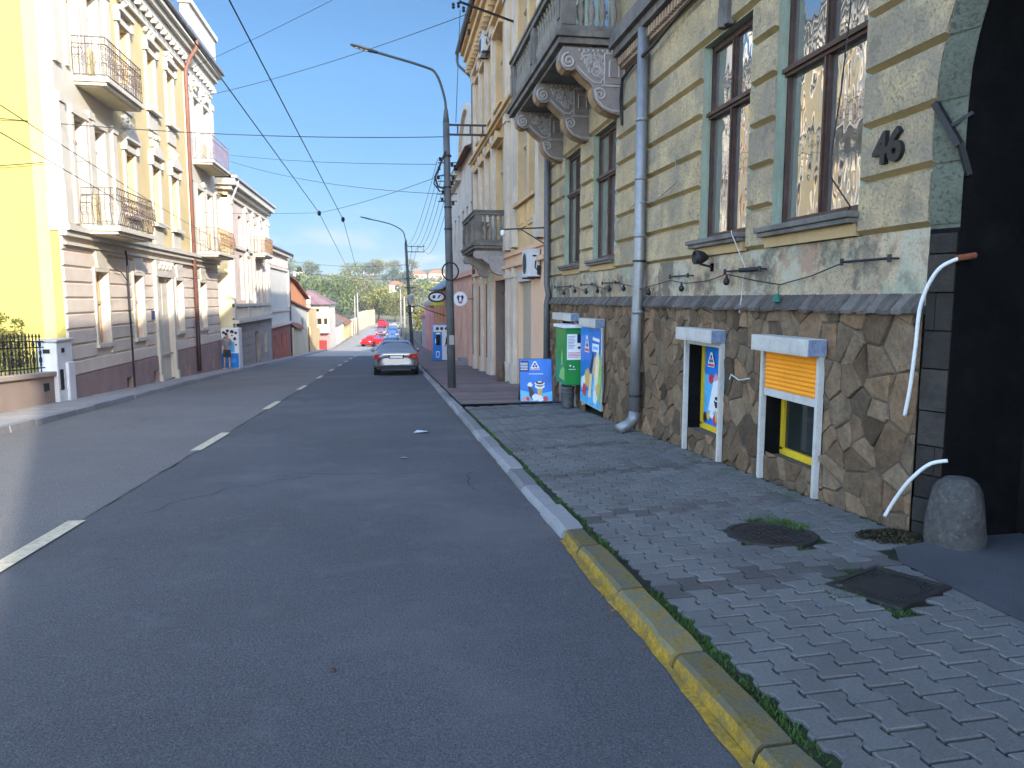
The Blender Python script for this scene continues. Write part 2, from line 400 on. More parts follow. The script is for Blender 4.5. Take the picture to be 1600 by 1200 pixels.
for (a, xa), (b, xb) in zip(P, P[1:]):
    vs = [(xa, a, zr(a) - .02), (xa, a, zr(a) + .12), (xa + .25, a, zr(a) + .12), (xb, b, zr(b) - .02), (xb, b, zr(b) + .12), (xb + .25, b, zr(b) + .12)]
    mb.add(vs, [(0, 1, 4, 3), (1, 2, 5, 4)])
struct(mb, 'kerb', kerbg)
# left kerb
mb = MB(); y = -6.0; rng = random.Random(5)
while y < 130:
    y1 = y + (1.0 if y < 40 else 4.0); x0, x1 = lerp(KL, y), lerp(KL, y1); j = rng.uniform(-.012, .012); h = .12 + rng.uniform(-.012, .01)
    t = rng.uniform(.85, 1.15); mb.cc = (t, t, t)
    a, b = y + .01, y1 - .01
    vs = [(x0 + j, a, zr(a) - .02), (x0 + j - .02, a, zr(a) + h), (x0 + j - .2, a, zr(a) + h + .003), (x1 + j, b, zr(b) - .02), (x1 + j - .02, b, zr(b) + h), (x1 + j - .2, b, zr(b) + h + .003)]
    mb.add(vs, [(0, 1, 4, 3), (1, 2, 5, 4), (2, 1, 0), (3, 4, 5)]); y = y1
struct(mb, 'kerb', kerbg)
struct(ribbon(lambda y: lerp(KL, y) - .18, lambda y: -8.1, [-40, -6, 10, 14, 20, 27, 34, 42, 50, 60, 75, 90, 105, 130], .115), 'left_pavement', pavel)

# right pavement: joint bed, interlocking pavers near the camera, brick paving further off
def pz(x, y): return zr(y) + .078 + .022 * (x - 1.7)
mb = MB()
for ya, yb in ((-40, 0), (0, 16)): mb.quad((1.49, ya, pz(1.49, ya) - .018), (5.2, ya, pz(5.2, ya) - .018), (5.2, yb, pz(5.2, yb) - .018), (1.49, yb, pz(1.49, yb) - .018))
struct(mb, 'pavement_bed', joint)
struct(ribbon(lambda y: 1.50, lambda y: 4.3, [16, 20, 40, 60, 75, 90, 110, 130], .130), 'far_pavement', brickpave)
mb = MB(); rng = random.Random(2)
for yy in [16.4 + .42 * k for k in range(60)]:          # courses of the brick paving drawn as shallow raised strips
    t = rng.uniform(.72, 1.15); mb.cc = (t, t * rng.uniform(.93, 1), t * rng.uniform(.9, 1.0))
    mb.sbox(1.56, 3.84, yy, yy + .40, .128, .138, -.049)
struct(mb, 'far_pavement', M('brick_courses', (.19, .15, .15), .85, .2, 3, .004, 60, .4, (.11, .1, .1), 2, vcol=True))
PW, PL, AM = .158, .222, .015
def pav_outline(ix, iy):
    xc = 1.675 + ix * PW; y0 = iy * PL + (PL / 2 if ix % 2 else 0)
    g = .0085
    hw = PW / 2 - g
    s = [(q * PL, c) for q, c in ((g / PL, AM), (.23, AM), (.37, -AM), (.63, -AM), (.77, AM), (1 - g / PL, AM))]
    return xc, y0, [(xc + hw + c, y0 + q) for q, c in s] + [(xc - hw - c, y0 + q) for q, c in reversed(s)]
mb = MB(); rng = random.Random(8)
bands = [4.22, 6.06, 7.9, 9.85, 11.8, 13.7, 15.4]
def in_apron(x, y): return x > 3.36 and y < 4.42 - (0) and (x - 3.36) > (y - 4.42) * 3
for ix in range(0, 14):
    for iy in range(3, 72):
        xc, y0, o = pav_outline(ix, iy); yc = y0 + PL / 2
        if xc > 3.80 or yc < .8 or yc > 15.95: continue
        if xc > 3.32 and yc < 4.55 and (yc < 3.4 + (xc - 3.32) * .5 or xc > 3.4): continue   # asphalt apron of the gateway
        if ((xc - 2.86) / .34) ** 2 + ((yc - 5.09) / .40) ** 2 < 1: continue                   # round manhole
        u = (xc - 2.94) * .92 + (yc - 3.86) * .39; v = -(xc - 2.94) * .39 + (yc - 3.86) * .92
        if abs(u) < .27 and abs(v) < .245: continue                                             # square cover
        bd = any(abs(yc - (b + (xc - 2.4) * .12)) < .13 for b in bands) and rng.random() < .9
        t = rng.uniform(.88, 1.12)
        if bd: t *= rng.uniform(.62, .82)
        mb.cc = (t, t * (.95 if bd else 1), t * (.93 if bd else 1.0))
        z = pz(xc, yc) + rng.uniform(-.003, .003); tx = .022 + rng.uniform(-.012, .012); ty = -.049 + rng.uniform(-.012, .012)
        c = (xc, yc); n = len(o)
        def pt(p, ins, dz):
            d = Vector((c[0] - p[0], c[1] - p[1])); l = d.length; q = Vector(p) + d * (ins / l)
            return (q.x, q.y, z + tx * (q.x - xc) + ty * (q.y - yc) + dz)
        A = [pt(p, 0, -.03) for p in o]; B = [pt(p, 0, -.005) for p in o]; Cc = [pt(p, .006, 0) for p in o]
        mb.add(A + B + Cc, [(i, (i + 1) % n, n + (i + 1) % n, n + i) for i in range(n)] + [(n + i, n + (i + 1) % n, 2 * n + (i + 1) % n, 2 * n + i) for i in range(n)] + [tuple(2 * n + i for i in range(n))])
struct(mb, 'right_pavement', paver)
mb = MB()
AP = [(3.27, -2), (3.27, 3.42), (3.32, 4.26), (3.50, 4.54), (3.95, 4.64), (5.2, 4.62), (5.2, -2)]
vs = [(x, y, pz(x, y) + .004) for x, y in AP]; mb.add(vs, [tuple(range(len(vs)))])
struct(mb, 'gateway_apron', M('apron_asphalt', (.085, .09, .10), .85, .2, 1.5, .006, 120, .4, (.06, .06, .065), 2, fine=.2))

# grass: strip behind the kerb, tufts in the joints and along the wall
mb = MB(); rng = random.Random(21)
def blade(x, y, z, h, lean):
    a = rng.uniform(0, 2 * pi); wv = .0035 + h * .05; dx, dy = cos(a) * wv, sin(a) * wv; lx, ly = rng.uniform(-1, 1) * lean, rng.uniform(-1, 1) * lean
    mb.add([(x - dx, y - dy, z), (x + dx, y + dy, z), (x + lx, y + ly, z + h)], [(0, 1, 2)])
def tuft(x, y, n, r, h):
    for _ in range(n):
        a = rng.uniform(0, 2 * pi); q = r * sqrt(rng.random()); X, Y = x + q * cos(a), y + q * sin(a)
        blade(X, Y, pz(X, Y) - .018, h * rng.uniform(.5, 1.2), h * .7)
yy = .8
while yy < 15:
    dens = (sin(yy * 2.3) + sin(yy * 5.1 + 1) + 1.2) * .5
    if dens > .25: tuft(rng.gauss(1.55, .022), yy, int(30 * dens), .045, .028)
    yy += .05 if yy < 6 else .12
for (x, y, n, r, h) in [(2.86, 4.66, 60, .08, .03), (3.1, 5.38, 220, .10, .045), (3.15, 5.2, 180, .09, .05), (3.0, 5.5, 140, .12, .04), (3.2, 5.6, 120, .15, .03), (2.6, 4.9, 60, .08, .025),
                        (2.64, 3.82, 160, .10, .035), (2.68, 4.0, 120, .09, .03), (2.9, 4.16, 90, .12, .025), (3.2, 4.0, 80, .1, .025), (2.8, 3.58, 60, .1, .02), (2.75, 3.5, 50, .1, .025), (3.3, 3.95, 50, .1, .025), (3.55, 4.75, 260, .22, .03), (3.7, 4.95, 160, .14, .03)]:
    tuft(x, y, n, r, h)
for k in range(150):
    y = rng.uniform(5.2, 11.5); tuft(rng.gauss(3.66, .09) - (.10 if y > 9 else 0), y, rng.randint(10, 34), .07, .03)
for k in range(260):
    tuft(rng.uniform(1.65, 3.8), rng.uniform(1.2, 7.5), rng.randint(2, 6), .02, .012)
for k in range(30): tuft(rng.gauss(3.5, .12), rng.uniform(10.9, 13), 14, .08, .03)
tag(mb.build('grass', grassm), kind='stuff')
mb = MB(); rng = random.Random(22)
for k in range(2200):                                    # dead moss and soil heaped in the corner by the jamb
    a = rng.uniform(0, 2 * pi); q = sqrt(rng.random()); X = 3.66 + .26 * q * cos(a); Y = 4.80 + .22 * q * sin(a); z = pz(X, Y) - .01 + .07 * (1 - q) * rng.random()
    s_ = rng.uniform(.006, .02); d = Vector((rng.gauss(0, 1), rng.gauss(0, 1), rng.gauss(0, .5))).normalized(); e_ = d.cross(Vector((rng.gauss(0, 1), rng.gauss(0, 1), rng.gauss(0, 1)))).normalized()
    p = Vector((X, Y, z)); mb.add([p - d * s_, p + e_ * s_, p + d * s_, p - e_ * s_], [(0, 1, 2, 3)])
tag(mb.build('dead_moss', M('dead_moss', (.035, .03, .014), .95, .4, 20)), kind='stuff')

mb = MB(); rng = random.Random(41)                       # dry leaves and grit lying along the gutter and the pavement edge
for k in range(1100):
    y = rng.uniform(3.5, 26) if k % 2 else rng.uniform(8, 18); x = min(1.29, rng.gauss(1.26, .05)) if k % 5 else rng.uniform(1.52, 3.8)
    z = (zr(y) + .012) if x < 1.5 else pz(x, y) + .006
    if x > 1.5 and y > 15.5: continue
    s_ = rng.uniform(.005, .016) * (1.4 if rng.random() < .1 else 1); a = rng.uniform(0, 2 * pi); t = rng.uniform(.5, 1.5); mb.cc = (t, t * rng.uniform(.75, 1), t * .8)
    u = Vector((cos(a), sin(a), rng.uniform(-.3, .3))) * s_; v = Vector((-sin(a), cos(a), rng.uniform(-.3, .3))) * s_ * .6; p = Vector((x, y, z + .003))
    mb.add([p - u, p + v, p + u, p - v], [(0, 1, 2, 3)])
tag(mb.build('debris', M('dry_leaf', (.16, .10, .05), .9, .3, 20, vcol=True)), kind='stuff')

# ------------------------------------------------------------------ facade helpers
def facade(mb, X, n, y0, y1, z0, z1, holes, depth=.25):
    """Wall plane at x = X facing n (+1: +x, -1: -x) with rectangular openings (y0,y1,z0,z1) and their reveals."""
    Y = sorted({y0, y1, *[v for h in holes for v in h[:2] if y0 < v < y1]}); Z = sorted({z0, z1, *[v for h in holes for v in h[2:4] if z0 < v < z1]})
    for a, b in zip(Y, Y[1:]):
        for c, d in zip(Z, Z[1:]):
            m, k = (a + b) / 2, (c + d) / 2
            if any(h[0] < m < h[1] and h[2] < k < h[3] for h in holes): continue
            q = [(X, a, c), (X, a, d), (X, b, d), (X, b, c)]
            mb.quad(*(q if n < 0 else q[::-1]))
    for h in [q for q in holes if len(q) < 5] if depth else []:
        a, b, c, d = h[:4]; i = X - n * depth
        mb.quad((X, a, c), (i, a, c), (i, a, d), (X, a, d)); mb.quad((X, b, c), (X, b, d), (i, b, d), (i, b, c))
        mb.quad((X, a, d), (i, a, d), (i, b, d), (X, b, d)); mb.quad((X, a, c), (X, b, c), (i, b, c), (i, a, c))
def window(parent, X, n, y0, y1, z0, z1, depth, fmat, gmat, fw=.07, mull=1, transom=None, name='window', back=True, double=True):
    """Frame (part) with its pane (sub-part) standing depth behind the wall plane."""
    xi = X - n * depth; t = .06; mb = MB(); g = .002
    x0, x1 = xi - n * t, xi
    mb.box(x0, x1, y0 + g, y0 + fw, z0 + g, z1 - g); mb.box(x0, x1, y1 - fw, y1 - g, z0 + g, z1 - g)
    mb.box(x0, x1, y0 + fw, y1 - fw, z0 + g, z0 + fw); mb.box(x0, x1, y0 + fw, y1 - fw, z1 - fw, z1 - g)
    for k in range(mull):
        c = y0 + (y1 - y0) * (k + 1) / (mull + 1)
        mb.box(x0, x1 + n * .006, c - fw * .55, c + fw * .55, z0 + fw, z1 - fw)
        if double: mb.box(x1 + n * .006, x1 + n * .026, c - fw * .18, c + fw * .18, z0 + fw, z1 - fw)
    if transom:
        mb.box(x0, x1 + n * .03, y0 + g, y1 - g, transom - fw * .65, transom + fw * .65)
        if double: mb.box(x1 + n * .03, x1 + n * .06, y0 + .02, y1 - .02, transom - fw * .2, transom + fw * .35)
    f = mb.build(name, fmat, parent)
    p = MB(); p.quad((xi - n * .035, y0, z0), (xi - n * .035, y0, z1), (xi - n * .035, y1, z1), (xi - n * .035, y1, z0))
    p.build('pane', gmat, f)
    return f
def pillow(mb, X, n, y0, y1, z0, z1, d, cb=.055, ct=.02, cs=.03, under=None):
    """Rusticated block: proud of the wall by d with chamfered edges."""
    i = X; o = X + n * d
    vs = [(i, y0, z0), (i, y1, z0), (i, y1, z1), (i, y0, z1), (o, y0 + cs, z0 + cb), (o, y1 - cs, z0 + cb), (o, y1 - cs, z1 - ct), (o, y0 + cs, z1 - ct)]
    mb.add(vs, [(4, 5, 6, 7), (1, 2, 6, 5), (2, 3, 7, 6), (3, 0, 4, 7)])
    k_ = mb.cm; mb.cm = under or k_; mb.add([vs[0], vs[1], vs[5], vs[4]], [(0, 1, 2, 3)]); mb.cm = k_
def bracket_scroll(prof, y0, y1):                       # side profile (x,z) extruded along y
    return [(x, y0, z) for x, z in prof], (0, y1 - y0, 0)
def clip(poly, nx_, ny_, c):                            # keep nx*x+ny*y <= c
    out_ = []
    for i in range(len(poly)):
        p, q = poly[i], poly[(i + 1) % len(poly)]; a = nx_ * p[0] + ny_ * p[1] - c; b = nx_ * q[0] + ny_ * q[1] - c
        if a <= 0: out_.append(p)
        if (a < 0 < b) or (b < 0 < a):
            t = a / (a - b); out_.append((p[0] + t * (q[0] - p[0]), p[1] + t * (q[1] - p[1])))
    return out_
def spiral(c, r0, r1, turns, a0, plane_y, n=22, sgn=1):
    return [(c[0] + (r0 + (r1 - r0) * k / n) * cos(a0 + sgn * 2 * pi * turns * k / n), plane_y, c[1] + (r0 + (r1 - r0) * k / n) * sin(a0 + sgn * 2 * pi * turns * k / n)) for k in range(n + 1)]

# ------------------------------------------------------------------ number 46, the near house on the right
XR = 3.86
B46 = thing('apartment_house', 'yellow rusticated stucco house with flagstone base and house number 46 beside the dark gateway', 'building', (3.9, 5, 0))
XB = 3.925                                              # groove plane
WIN = [(5.72, 7.16), (7.71, 8.96), (12.5, 13.95), (14.9, 16.3)]
ZS, ZT = 2.38, 4.72
holes = [(a, b, ZS, ZT) for a, b in WIN]
AYC, AZC, AR, AR2, XJ = 3.0, 3.0, 1.67, 1.86, 3.955                # gateway arch
mb = MB(); mb.cm = 0
facade(mb, XB, -1, 4.88, 17.86, 2.17, 11.2, holes + [(13.0, 16.4, 6.05, 8.6)], 0)
facade(mb, XB, -1, -10.5, AYC - AR2, -.2, 11.2, [], .0)
facade(mb, XB, -1, AYC - AR2, 4.88, AZC + AR2 + .02, 11.2, [], .0)
N_ = 24                                                 # wall round the arch
for k in range(N_):
    a0, a1 = pi * k / N_, pi * (k + 1) / N_
    p = [(AYC + AR2 * cos(a), AZC + AR2 * sin(a)) for a in (a0, a1)]
    mb.add([(XB, p[0][0], p[0][1]), (XB, p[1][0], p[1][1]), (XB, p[1][0], AZC + AR2 + .02), (XB, p[0][0], AZC + AR2 + .02)], [(0, 1, 2, 3)])
mb.quad((XB, AYC + AR2, 1.7), (XB, 4.88, 1.7), (XB, 4.88, AZC + AR2 + .02), (XB, AYC + AR2, AZC + AR2 + .02))
zj = [2.17, 2.60, 3.03, 3.46, 3.90, 4.33, 4.76, 5.30]
def arch_end(z): return AYC + sqrt(max(.01, AR2 ** 2 - max(0, z - AZC) ** 2)) + .0
for z0, z1 in zip(zj, zj[1:]):
    iv = [(7.16, 7.71), (8.96, 12.5), (13.95, 14.9), (16.3, 17.84)] if z1 < 4.8 else [(4.9, 17.84)]
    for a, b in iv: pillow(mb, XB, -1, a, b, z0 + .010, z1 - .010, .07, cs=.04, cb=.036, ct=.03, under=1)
    if z1 < 4.8:                                        # the pier next to the gateway, its end following the arch
        e0, e1 = arch_end(z0), arch_end(z1); d = .065; o = XB - d
        vs = [(XB, e0, z0 + .006), (XB, 5.74, z0 + .006), (XB, 5.74, z1 - .006), (XB, e1, z1 - .006), (o, e0 + .02, z0 + .042), (o, 5.70, z0 + .042), (o, 5.70, z1 - .025), (o, e1 + .02, z1 - .025)]
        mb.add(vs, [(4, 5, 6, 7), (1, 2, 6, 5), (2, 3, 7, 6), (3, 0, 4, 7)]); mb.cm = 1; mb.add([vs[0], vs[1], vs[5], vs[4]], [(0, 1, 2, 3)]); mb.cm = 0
for k in range(7):
    z0 = 6.1 + k * .7; pillow(mb, XB, -1, -7.9, 12.4, z0, z0 + .68, .05)
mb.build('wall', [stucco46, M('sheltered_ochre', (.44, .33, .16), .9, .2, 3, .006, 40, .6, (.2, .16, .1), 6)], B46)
mb = MB(); facade(mb, XB - .045, -1, 4.86, 17.86, 1.60, 2.165, [], 0)
mb.quad((XB - .045, 4.86, 2.165), (XB - .045, 17.86, 2.165), (XB, 17.86, 2.172), (XB, 4.86, 2.172)); mb.build('plain_band', plain46, B46)
mb = MB()                                                # body, ends and roof behind the front
mb.quad((XB + .3, -10.5, -1.2), (14, -10.5, -1.2), (14, -10.5, 11.2), (XB, -10.5, 11.2)); mb.quad((XB, 17.86, -1.5), (14, 17.86, -1.5), (14, 17.86, 11.2), (XB, 17.86, 11.2))
mb.quad((14, -10.5, -1.2), (14, 17.86, -1.2), (14, 17.86, 11.2), (14, -10.5, 11.2)); mb.build('side_wall', plain46, B46)
mb = MB(); mb.add([(3.15, -10.6, 11.75), (3.15, 17.86, 11.75), (9, 17.86, 15.2), (9, -10.6, 15.2), (14.6, 17.86, 11.75), (14.6, -10.6, 11.75)], [(0, 1, 2, 3), (3, 2, 4, 5), (0, 3, 5), (1, 4, 2)])
mb.box(3.15, 3.93, -10.6, 17.86, 11.2, 11.73); mb.build('roof', M('clay_roof', (.25, .10, .06), .85, .25, 3), B46)
# arch surround, jamb and gate
mb = MB()
def ring(R, X, k, N=24): a = pi * k / N; return (X, AYC + R * cos(a), AZC + R * sin(a))
for k in range(24): mb.quad(ring(AR2, XB - .05, k), ring(AR2, XB - .05, k + 1), ring(AR, XJ, k + 1), ring(AR, XJ, k))
for s_ in (1, -1): mb.quad((XB - .05, AYC + s_ * AR2, 2.15), (XB - .05, AYC + s_ * AR2, AZC), (XJ, AYC + s_ * AR, AZC), (XJ, AYC + s_ * AR, 2.15))
for z0, z1 in zip([1.74] + zj, zj[:7]):
    z0, z1 = z0 + .012, z1 - .012; q = []
    for z in (z0, (z0 + z1) / 2, z1):
        d2 = max(0, z - AZC) ** 2; q.append((AYC + sqrt(AR2 ** 2 - d2), AYC + sqrt(max(.02, AR ** 2 - d2)), z))
    d_ = .022
    for i in (0, 1):
        (a2, a1, za), (b2, b1, zb_) = q[i], q[i + 1]
        ka = d_ * (.3 if i == 0 else 1); kb = d_ * (1 if i == 0 else .3)
        if z0 < 2.1: continue
        mb.quad((XB - .052 - ka, a2 - .004, za), (XJ - ka, a1 - ka, za), (XJ - kb, b1 - kb, zb_), (XB - .052 - kb, b2 - .004, zb_))
mb.build('arch_surround', M('arch_green', (.125, .135, .10), .85, .25, 2, .02, 30, spk=(34, .8, (.05, .055, .045), .53, .66), dirt=.6, dcol=(.06, .062, .055), dscale=2.2, streak=(.5, (.08, .085, .08))), B46)
mb = MB()
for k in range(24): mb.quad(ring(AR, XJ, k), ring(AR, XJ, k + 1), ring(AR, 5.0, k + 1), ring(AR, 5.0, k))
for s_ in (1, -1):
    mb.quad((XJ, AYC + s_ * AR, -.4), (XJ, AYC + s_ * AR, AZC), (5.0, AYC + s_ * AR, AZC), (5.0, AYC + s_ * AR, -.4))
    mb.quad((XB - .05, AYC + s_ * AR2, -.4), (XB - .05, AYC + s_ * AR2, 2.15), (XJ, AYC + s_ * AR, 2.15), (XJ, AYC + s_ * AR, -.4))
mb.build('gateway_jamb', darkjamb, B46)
mb = MB(); z = -.35; rr = random.Random(31)
while z < 2.1:                                           # dark stone slabs on the splayed jamb
    h_ = rr.uniform(.16, .34); z1 = min(2.12, z + h_); t = rr.uniform(.6, 1.3); mb.cc = (t, t, t)
    p0 = Vector((XB - .055, AYC + AR2 - .012, 0)); p1 = Vector((XJ - .004, AYC + AR + .004, 0)); nn_ = Vector((-(p1 - p0).y, (p1 - p0).x, 0)).normalized()
    if nn_.y > 0: nn_ = -nn_
    sp = rr.uniform(.35, .7)
    for u0, u1 in (((0, sp), (sp, 1)) if rr.random() < .35 else ((0, 1),)):
        a_ = p0.lerp(p1, u0 + .015); b_ = p0.lerp(p1, u1 - .015); d_ = rr.uniform(.006, .02)
        q = [(a_.x, a_.y, z + .006), (b_.x, b_.y, z + .006), (b_.x, b_.y, z1 - .006), (a_.x, a_.y, z1 - .006)]
        mb.prism([Vector(p) for p in q], nn_ * d_)
    z = z1
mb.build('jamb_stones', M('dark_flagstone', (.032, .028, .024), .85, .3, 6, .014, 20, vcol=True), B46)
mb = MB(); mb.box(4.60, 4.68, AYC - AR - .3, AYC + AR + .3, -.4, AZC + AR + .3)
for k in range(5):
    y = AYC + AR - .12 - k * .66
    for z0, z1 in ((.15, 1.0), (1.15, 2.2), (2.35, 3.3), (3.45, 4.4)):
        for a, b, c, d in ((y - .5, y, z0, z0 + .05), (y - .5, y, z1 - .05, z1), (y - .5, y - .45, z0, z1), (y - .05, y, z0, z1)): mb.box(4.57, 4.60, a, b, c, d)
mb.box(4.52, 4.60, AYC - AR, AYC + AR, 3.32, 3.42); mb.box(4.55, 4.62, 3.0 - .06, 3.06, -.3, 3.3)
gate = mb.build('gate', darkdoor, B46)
mb = MB(); mb.box(4.545, 4.57, 4.02, 4.20, 1.55, 2.9); mb.build('gate_pane', glassdark, gate)
# windows with sills
for i, (a, b) in enumerate(WIN):
    f = window(B46, XR, -1, a, b, ZS, ZT, .12, brownwood, glass, fw=.075, mull=1, transom=3.90)
    mb = MB(); mb.box(4.07, 4.08, a + .02, a + .20, ZS, ZT); mb.box(4.07, 4.08, b - .2, b - .02, ZS, ZT); mb.build('curtain', curtain, f)
    mb = MB()                                            # green painted reveal: two jambs, soffit and a moulding
    for y, s_ in ((a, 1), (b, -1)):
        e = y + s_ * .004
        mb.quad((XB - .045, e, ZS), (XB - .045, e, ZT), (4.05, e, ZT), (4.05, e, ZS)); mb.quad((XB - .045, e, ZS), (XB - .045, e, ZT), (XB + .002, y - s_ * .03, ZT), (XB + .002, y - s_ * .03, ZS))
        mb.box(3.935, 3.975, y + s_ * .005, y + s_ * .03, ZS, ZT)
    mb.quad((XB - .045, a, ZT - .004), (XB - .045, b, ZT - .004), (4.05, b, ZT - .004), (4.05, a, ZT - .004)); mb.quad((XB - .045, a, ZT - .004), (XB - .045, b, ZT - .004), (XB, b, ZT + .03), (XB, a, ZT + .03))
    mb.build('window_reveal', green46, B46)
    mb = MB(); mb.box(3.74, 4.10, a - .04, b + .12, 2.325, 2.378); mb.box(3.77, 3.87, a - .02, b + .10, 2.28, 2.325)
    mb.build('sill', greystone, B46, bevel=.008)
    mb = MB(); mb.box(3.84, 3.90, a + .0, b + .06, 2.175, 2.28); mb.build('sill_panel', orange46, B46)
# keystone above the second window
mb = MB(); mb.box(3.80, 3.9, 8.2, 8.42, 4.74, 5.3); mb.tube([(3.80, 8.31, 4.72), (3.80, 8.31, 4.95)], .05, 8); mb.build('keystone', greystone, B46, bevel=.01)
# string course with dentils
mb = MB(); mb.box(3.62, 3.94, 4.9, 12.2, 5.72, 5.95); mb.box(3.70, 3.94, 4.9, 17.85, 5.60, 5.72); mb.box(3.62, 3.94, 17.1, 17.85, 5.72, 5.95); mb.build('string_course', greystone, B46)
mb = MB(); mb.box(3.83, 3.94, 4.9, 17.85, 5.42, 5.60)
y = 4.95
while y < 17.8: mb.box(3.77, 3.83, y, y + .06, 5.46, 5.58); y += .11
mb.build('dentil_band', M('dentil', (.38, .27, .19), .85, .2, 4), B46)
# house number
HN = text('46', .33, mtx_negx((3.845, 5.33, 2.81)), black, 'house_number', B46, extrude=.022, bold=.012)

# stone cladding: flat stones cut as Voronoi cells, set in dark mortar
ZTOP = 1.575
SH = [(6.06, 7.08), (8.07, 9.11), (13.0, 14.3), (15.0, 16.3)]          # cellar windows
mb = MB(); mbm = MB()
regs = []; yprev = 4.87
for (a, b), zb in zip(SH, (-.30, -.40, -.62, -.72)):
    regs.append((yprev, a, None, ZTOP)); regs.append((a, b, 1.14, ZTOP)); yprev = b
regs.append((yprev, 17.85, None, ZTOP))
regs.append((8.07, 9.11, None, -.03)); regs.append((6.06, 7.08, None, .06))
rng = random.Random(4)
S_ = .158; sites = {}
for iy in range(int(4 / S_), int(18.5 / S_)):
    for iz in range(-8, 12):
        if rng.random() < .30: continue
        sites[(iy, iz)] = (iy * S_ + rng.uniform(.0, 1.0) * S_, iz * S_ * 1.08 + rng.uniform(.0, 1.0) * S_)
for k_ in [k for k in sites if rng.random() < .10]:     # clear room for a few large slabs
    if k_ in sites:
        for q in [q for q in sites if q != k_ and math.hypot(sites[q][0] - sites[k_][0], (sites[q][1] - sites[k_][1]) * .75) < S_ * 1.45]: del sites[q]
for (ra, rb, rz0, rz1) in regs:
    z0 = rz0 if rz0 is not None else zr(rb) - .1
    deep = 4.30 if (rz1 < .2) else 0
    xm = XR + .006; mbm.quad((xm, ra, z0), (xm, ra, rz1), (xm, rb, rz1), (xm, rb, z0))
    for (iy, iz), s0 in sites.items():
        if not (ra - .6 < s0[0] < rb + .5 and z0 - .5 < s0[1] < rz1 + .5): continue
        poly = [(ra + .004, z0), (rb - .004, z0), (rb - .004, rz1), (ra + .004, rz1)]
        for dy in range(-6, 7):
            for dz in range(-6, 7):
                s1 = sites.get((iy + dy, iz + dz))
                if s1 is None or (dy == 0 and dz == 0): continue
                nx_, ny_ = s1[0] - s0[0], s1[1] - s0[1]; l = math.hypot(nx_, ny_)
                nx_ /= l; ny_ /= l; poly = clip(poly, nx_, ny_, (s0[0] * nx_ + s0[1] * ny_) + l / 2 - rng.uniform(.002, .008))
                if len(poly) < 3: break
            if len(poly) < 3: break
        if len(poly) < 3: continue
        ar = abs(sum(poly[i][0] * poly[(i + 1) % len(poly)][1] - poly[(i + 1) % len(poly)][0] * poly[i][1] for i in range(len(poly)))) / 2
        if ar < .002: continue
        cy = sum(p[0] for p in poly) / len(poly); cz = sum(p[1] for p in poly) / len(poly)
        d = rng.uniform(.010, .022); ty, tz = rng.gauss(0, .08), rng.gauss(0, .08); n = len(poly); t = rng.uniform(.58, 1.35); wv = rng.uniform(-.04, .14)
        if rng.random() < .1: t *= .6
        mb.cc = (t * (1 + wv), t, t * (1 - wv * .8)); gm = .86
        o = XR + .006
        def P(p, s_, dd):
            y, z = cy + (p[0] - cy) * s_, cz + (p[1] - cz) * s_
            return (o - max(.003, dd + ty * (y - cy) + tz * (z - cz)) if dd else o, y, z)
        mx = max(math.hypot(p[0] - cy, p[1] - cz) for p in poly)
        s2 = 1 - .010 / max(.03, mx); s3 = 1 - .03 / max(.05, mx)
        A = [P(p, 1, 0) for p in poly]; B_ = [P(p, s2, d * .75) for p in poly]; C_ = [P(p, s3, d) for p in poly]
        mb.add(A + B_ + C_, [(i, n + i, n + (i + 1) % n, (i + 1) % n) for i in range(n)] + [(n + i, 2 * n + i, 2 * n + (i + 1) % n, n + (i + 1) % n) for i in range(n)] + [tuple(2 * n + i for i in range(n))[::-1]])
mb.build('stone_cladding', stonew, B46)
mbm.build('mortar', mortar, B46)
# slate coping on the cladding
mb = MB(); y = 4.87; rng = random.Random(9)
while y < 17.84:
    y1 = min(17.85, y + rng.uniform(.07, .17)); t = rng.uniform(.6, 1.3); mb.cc = (t, t * .98, t * .97); sk = rng.uniform(.03, .08); dz = rng.uniform(-.02, .012)
    vs = [(3.795 + dz, y + .006 + sk, 1.565 + dz), (3.795 + dz, y1 - .006 + sk, 1.565 + dz + rng.uniform(-.01, .01)), (3.90, y1 - .006, 1.72), (3.90, y + .006, 1.72), (3.795, y + .006 + sk, 1.535 + dz), (3.795, y1 - .006 + sk, 1.535 + dz), (3.90, y1, 1.535), (3.9, y, 1.535)]
    mb.add(vs, [(0, 1, 2, 3), (0, 4, 5, 1), (4, 7, 6, 5), (0, 3, 7, 4), (1, 5, 6, 2)]); y = y1
mb.build('coping', coping, B46)

# cellar windows behind roller shutters
ochre_art = M('print_ochre', (.62, .40, .12), .4, .15, 8, fine=0); blue_art = M('print_blue', (.012, .17, .60), .35, .25, 1.5, fine=0)
cyan_art = M('print_cyan', (.10, .45, .78), .35, .25, 4, fine=0); white_art = M('print_white', (.75, .77, .80), .35, .05, 5, fine=0)
choc_art = M('print_chocolate', (.035, .02, .018), .35, .3, 9, fine=0); red_art = M('print_red', (.55, .05, .07), .35, .2, 6, fine=0); pink_art = M('print_pink', (.65, .30, .30), .4, .2, 9, fine=0)
navy_art = M('print_navy', (.01, .02, .12), .35, .2, 5, fine=0); green_art = M('print_green', (.25, .5, .12), .4, .2, 6, fine=0); cream_art = M('print_cream', (.78, .66, .45), .4, .15, 9, fine=0)
ART = [blue_art, cyan_art, white_art, choc_art, red_art, ochre_art, navy_art, green_art, cream_art, pink_art]
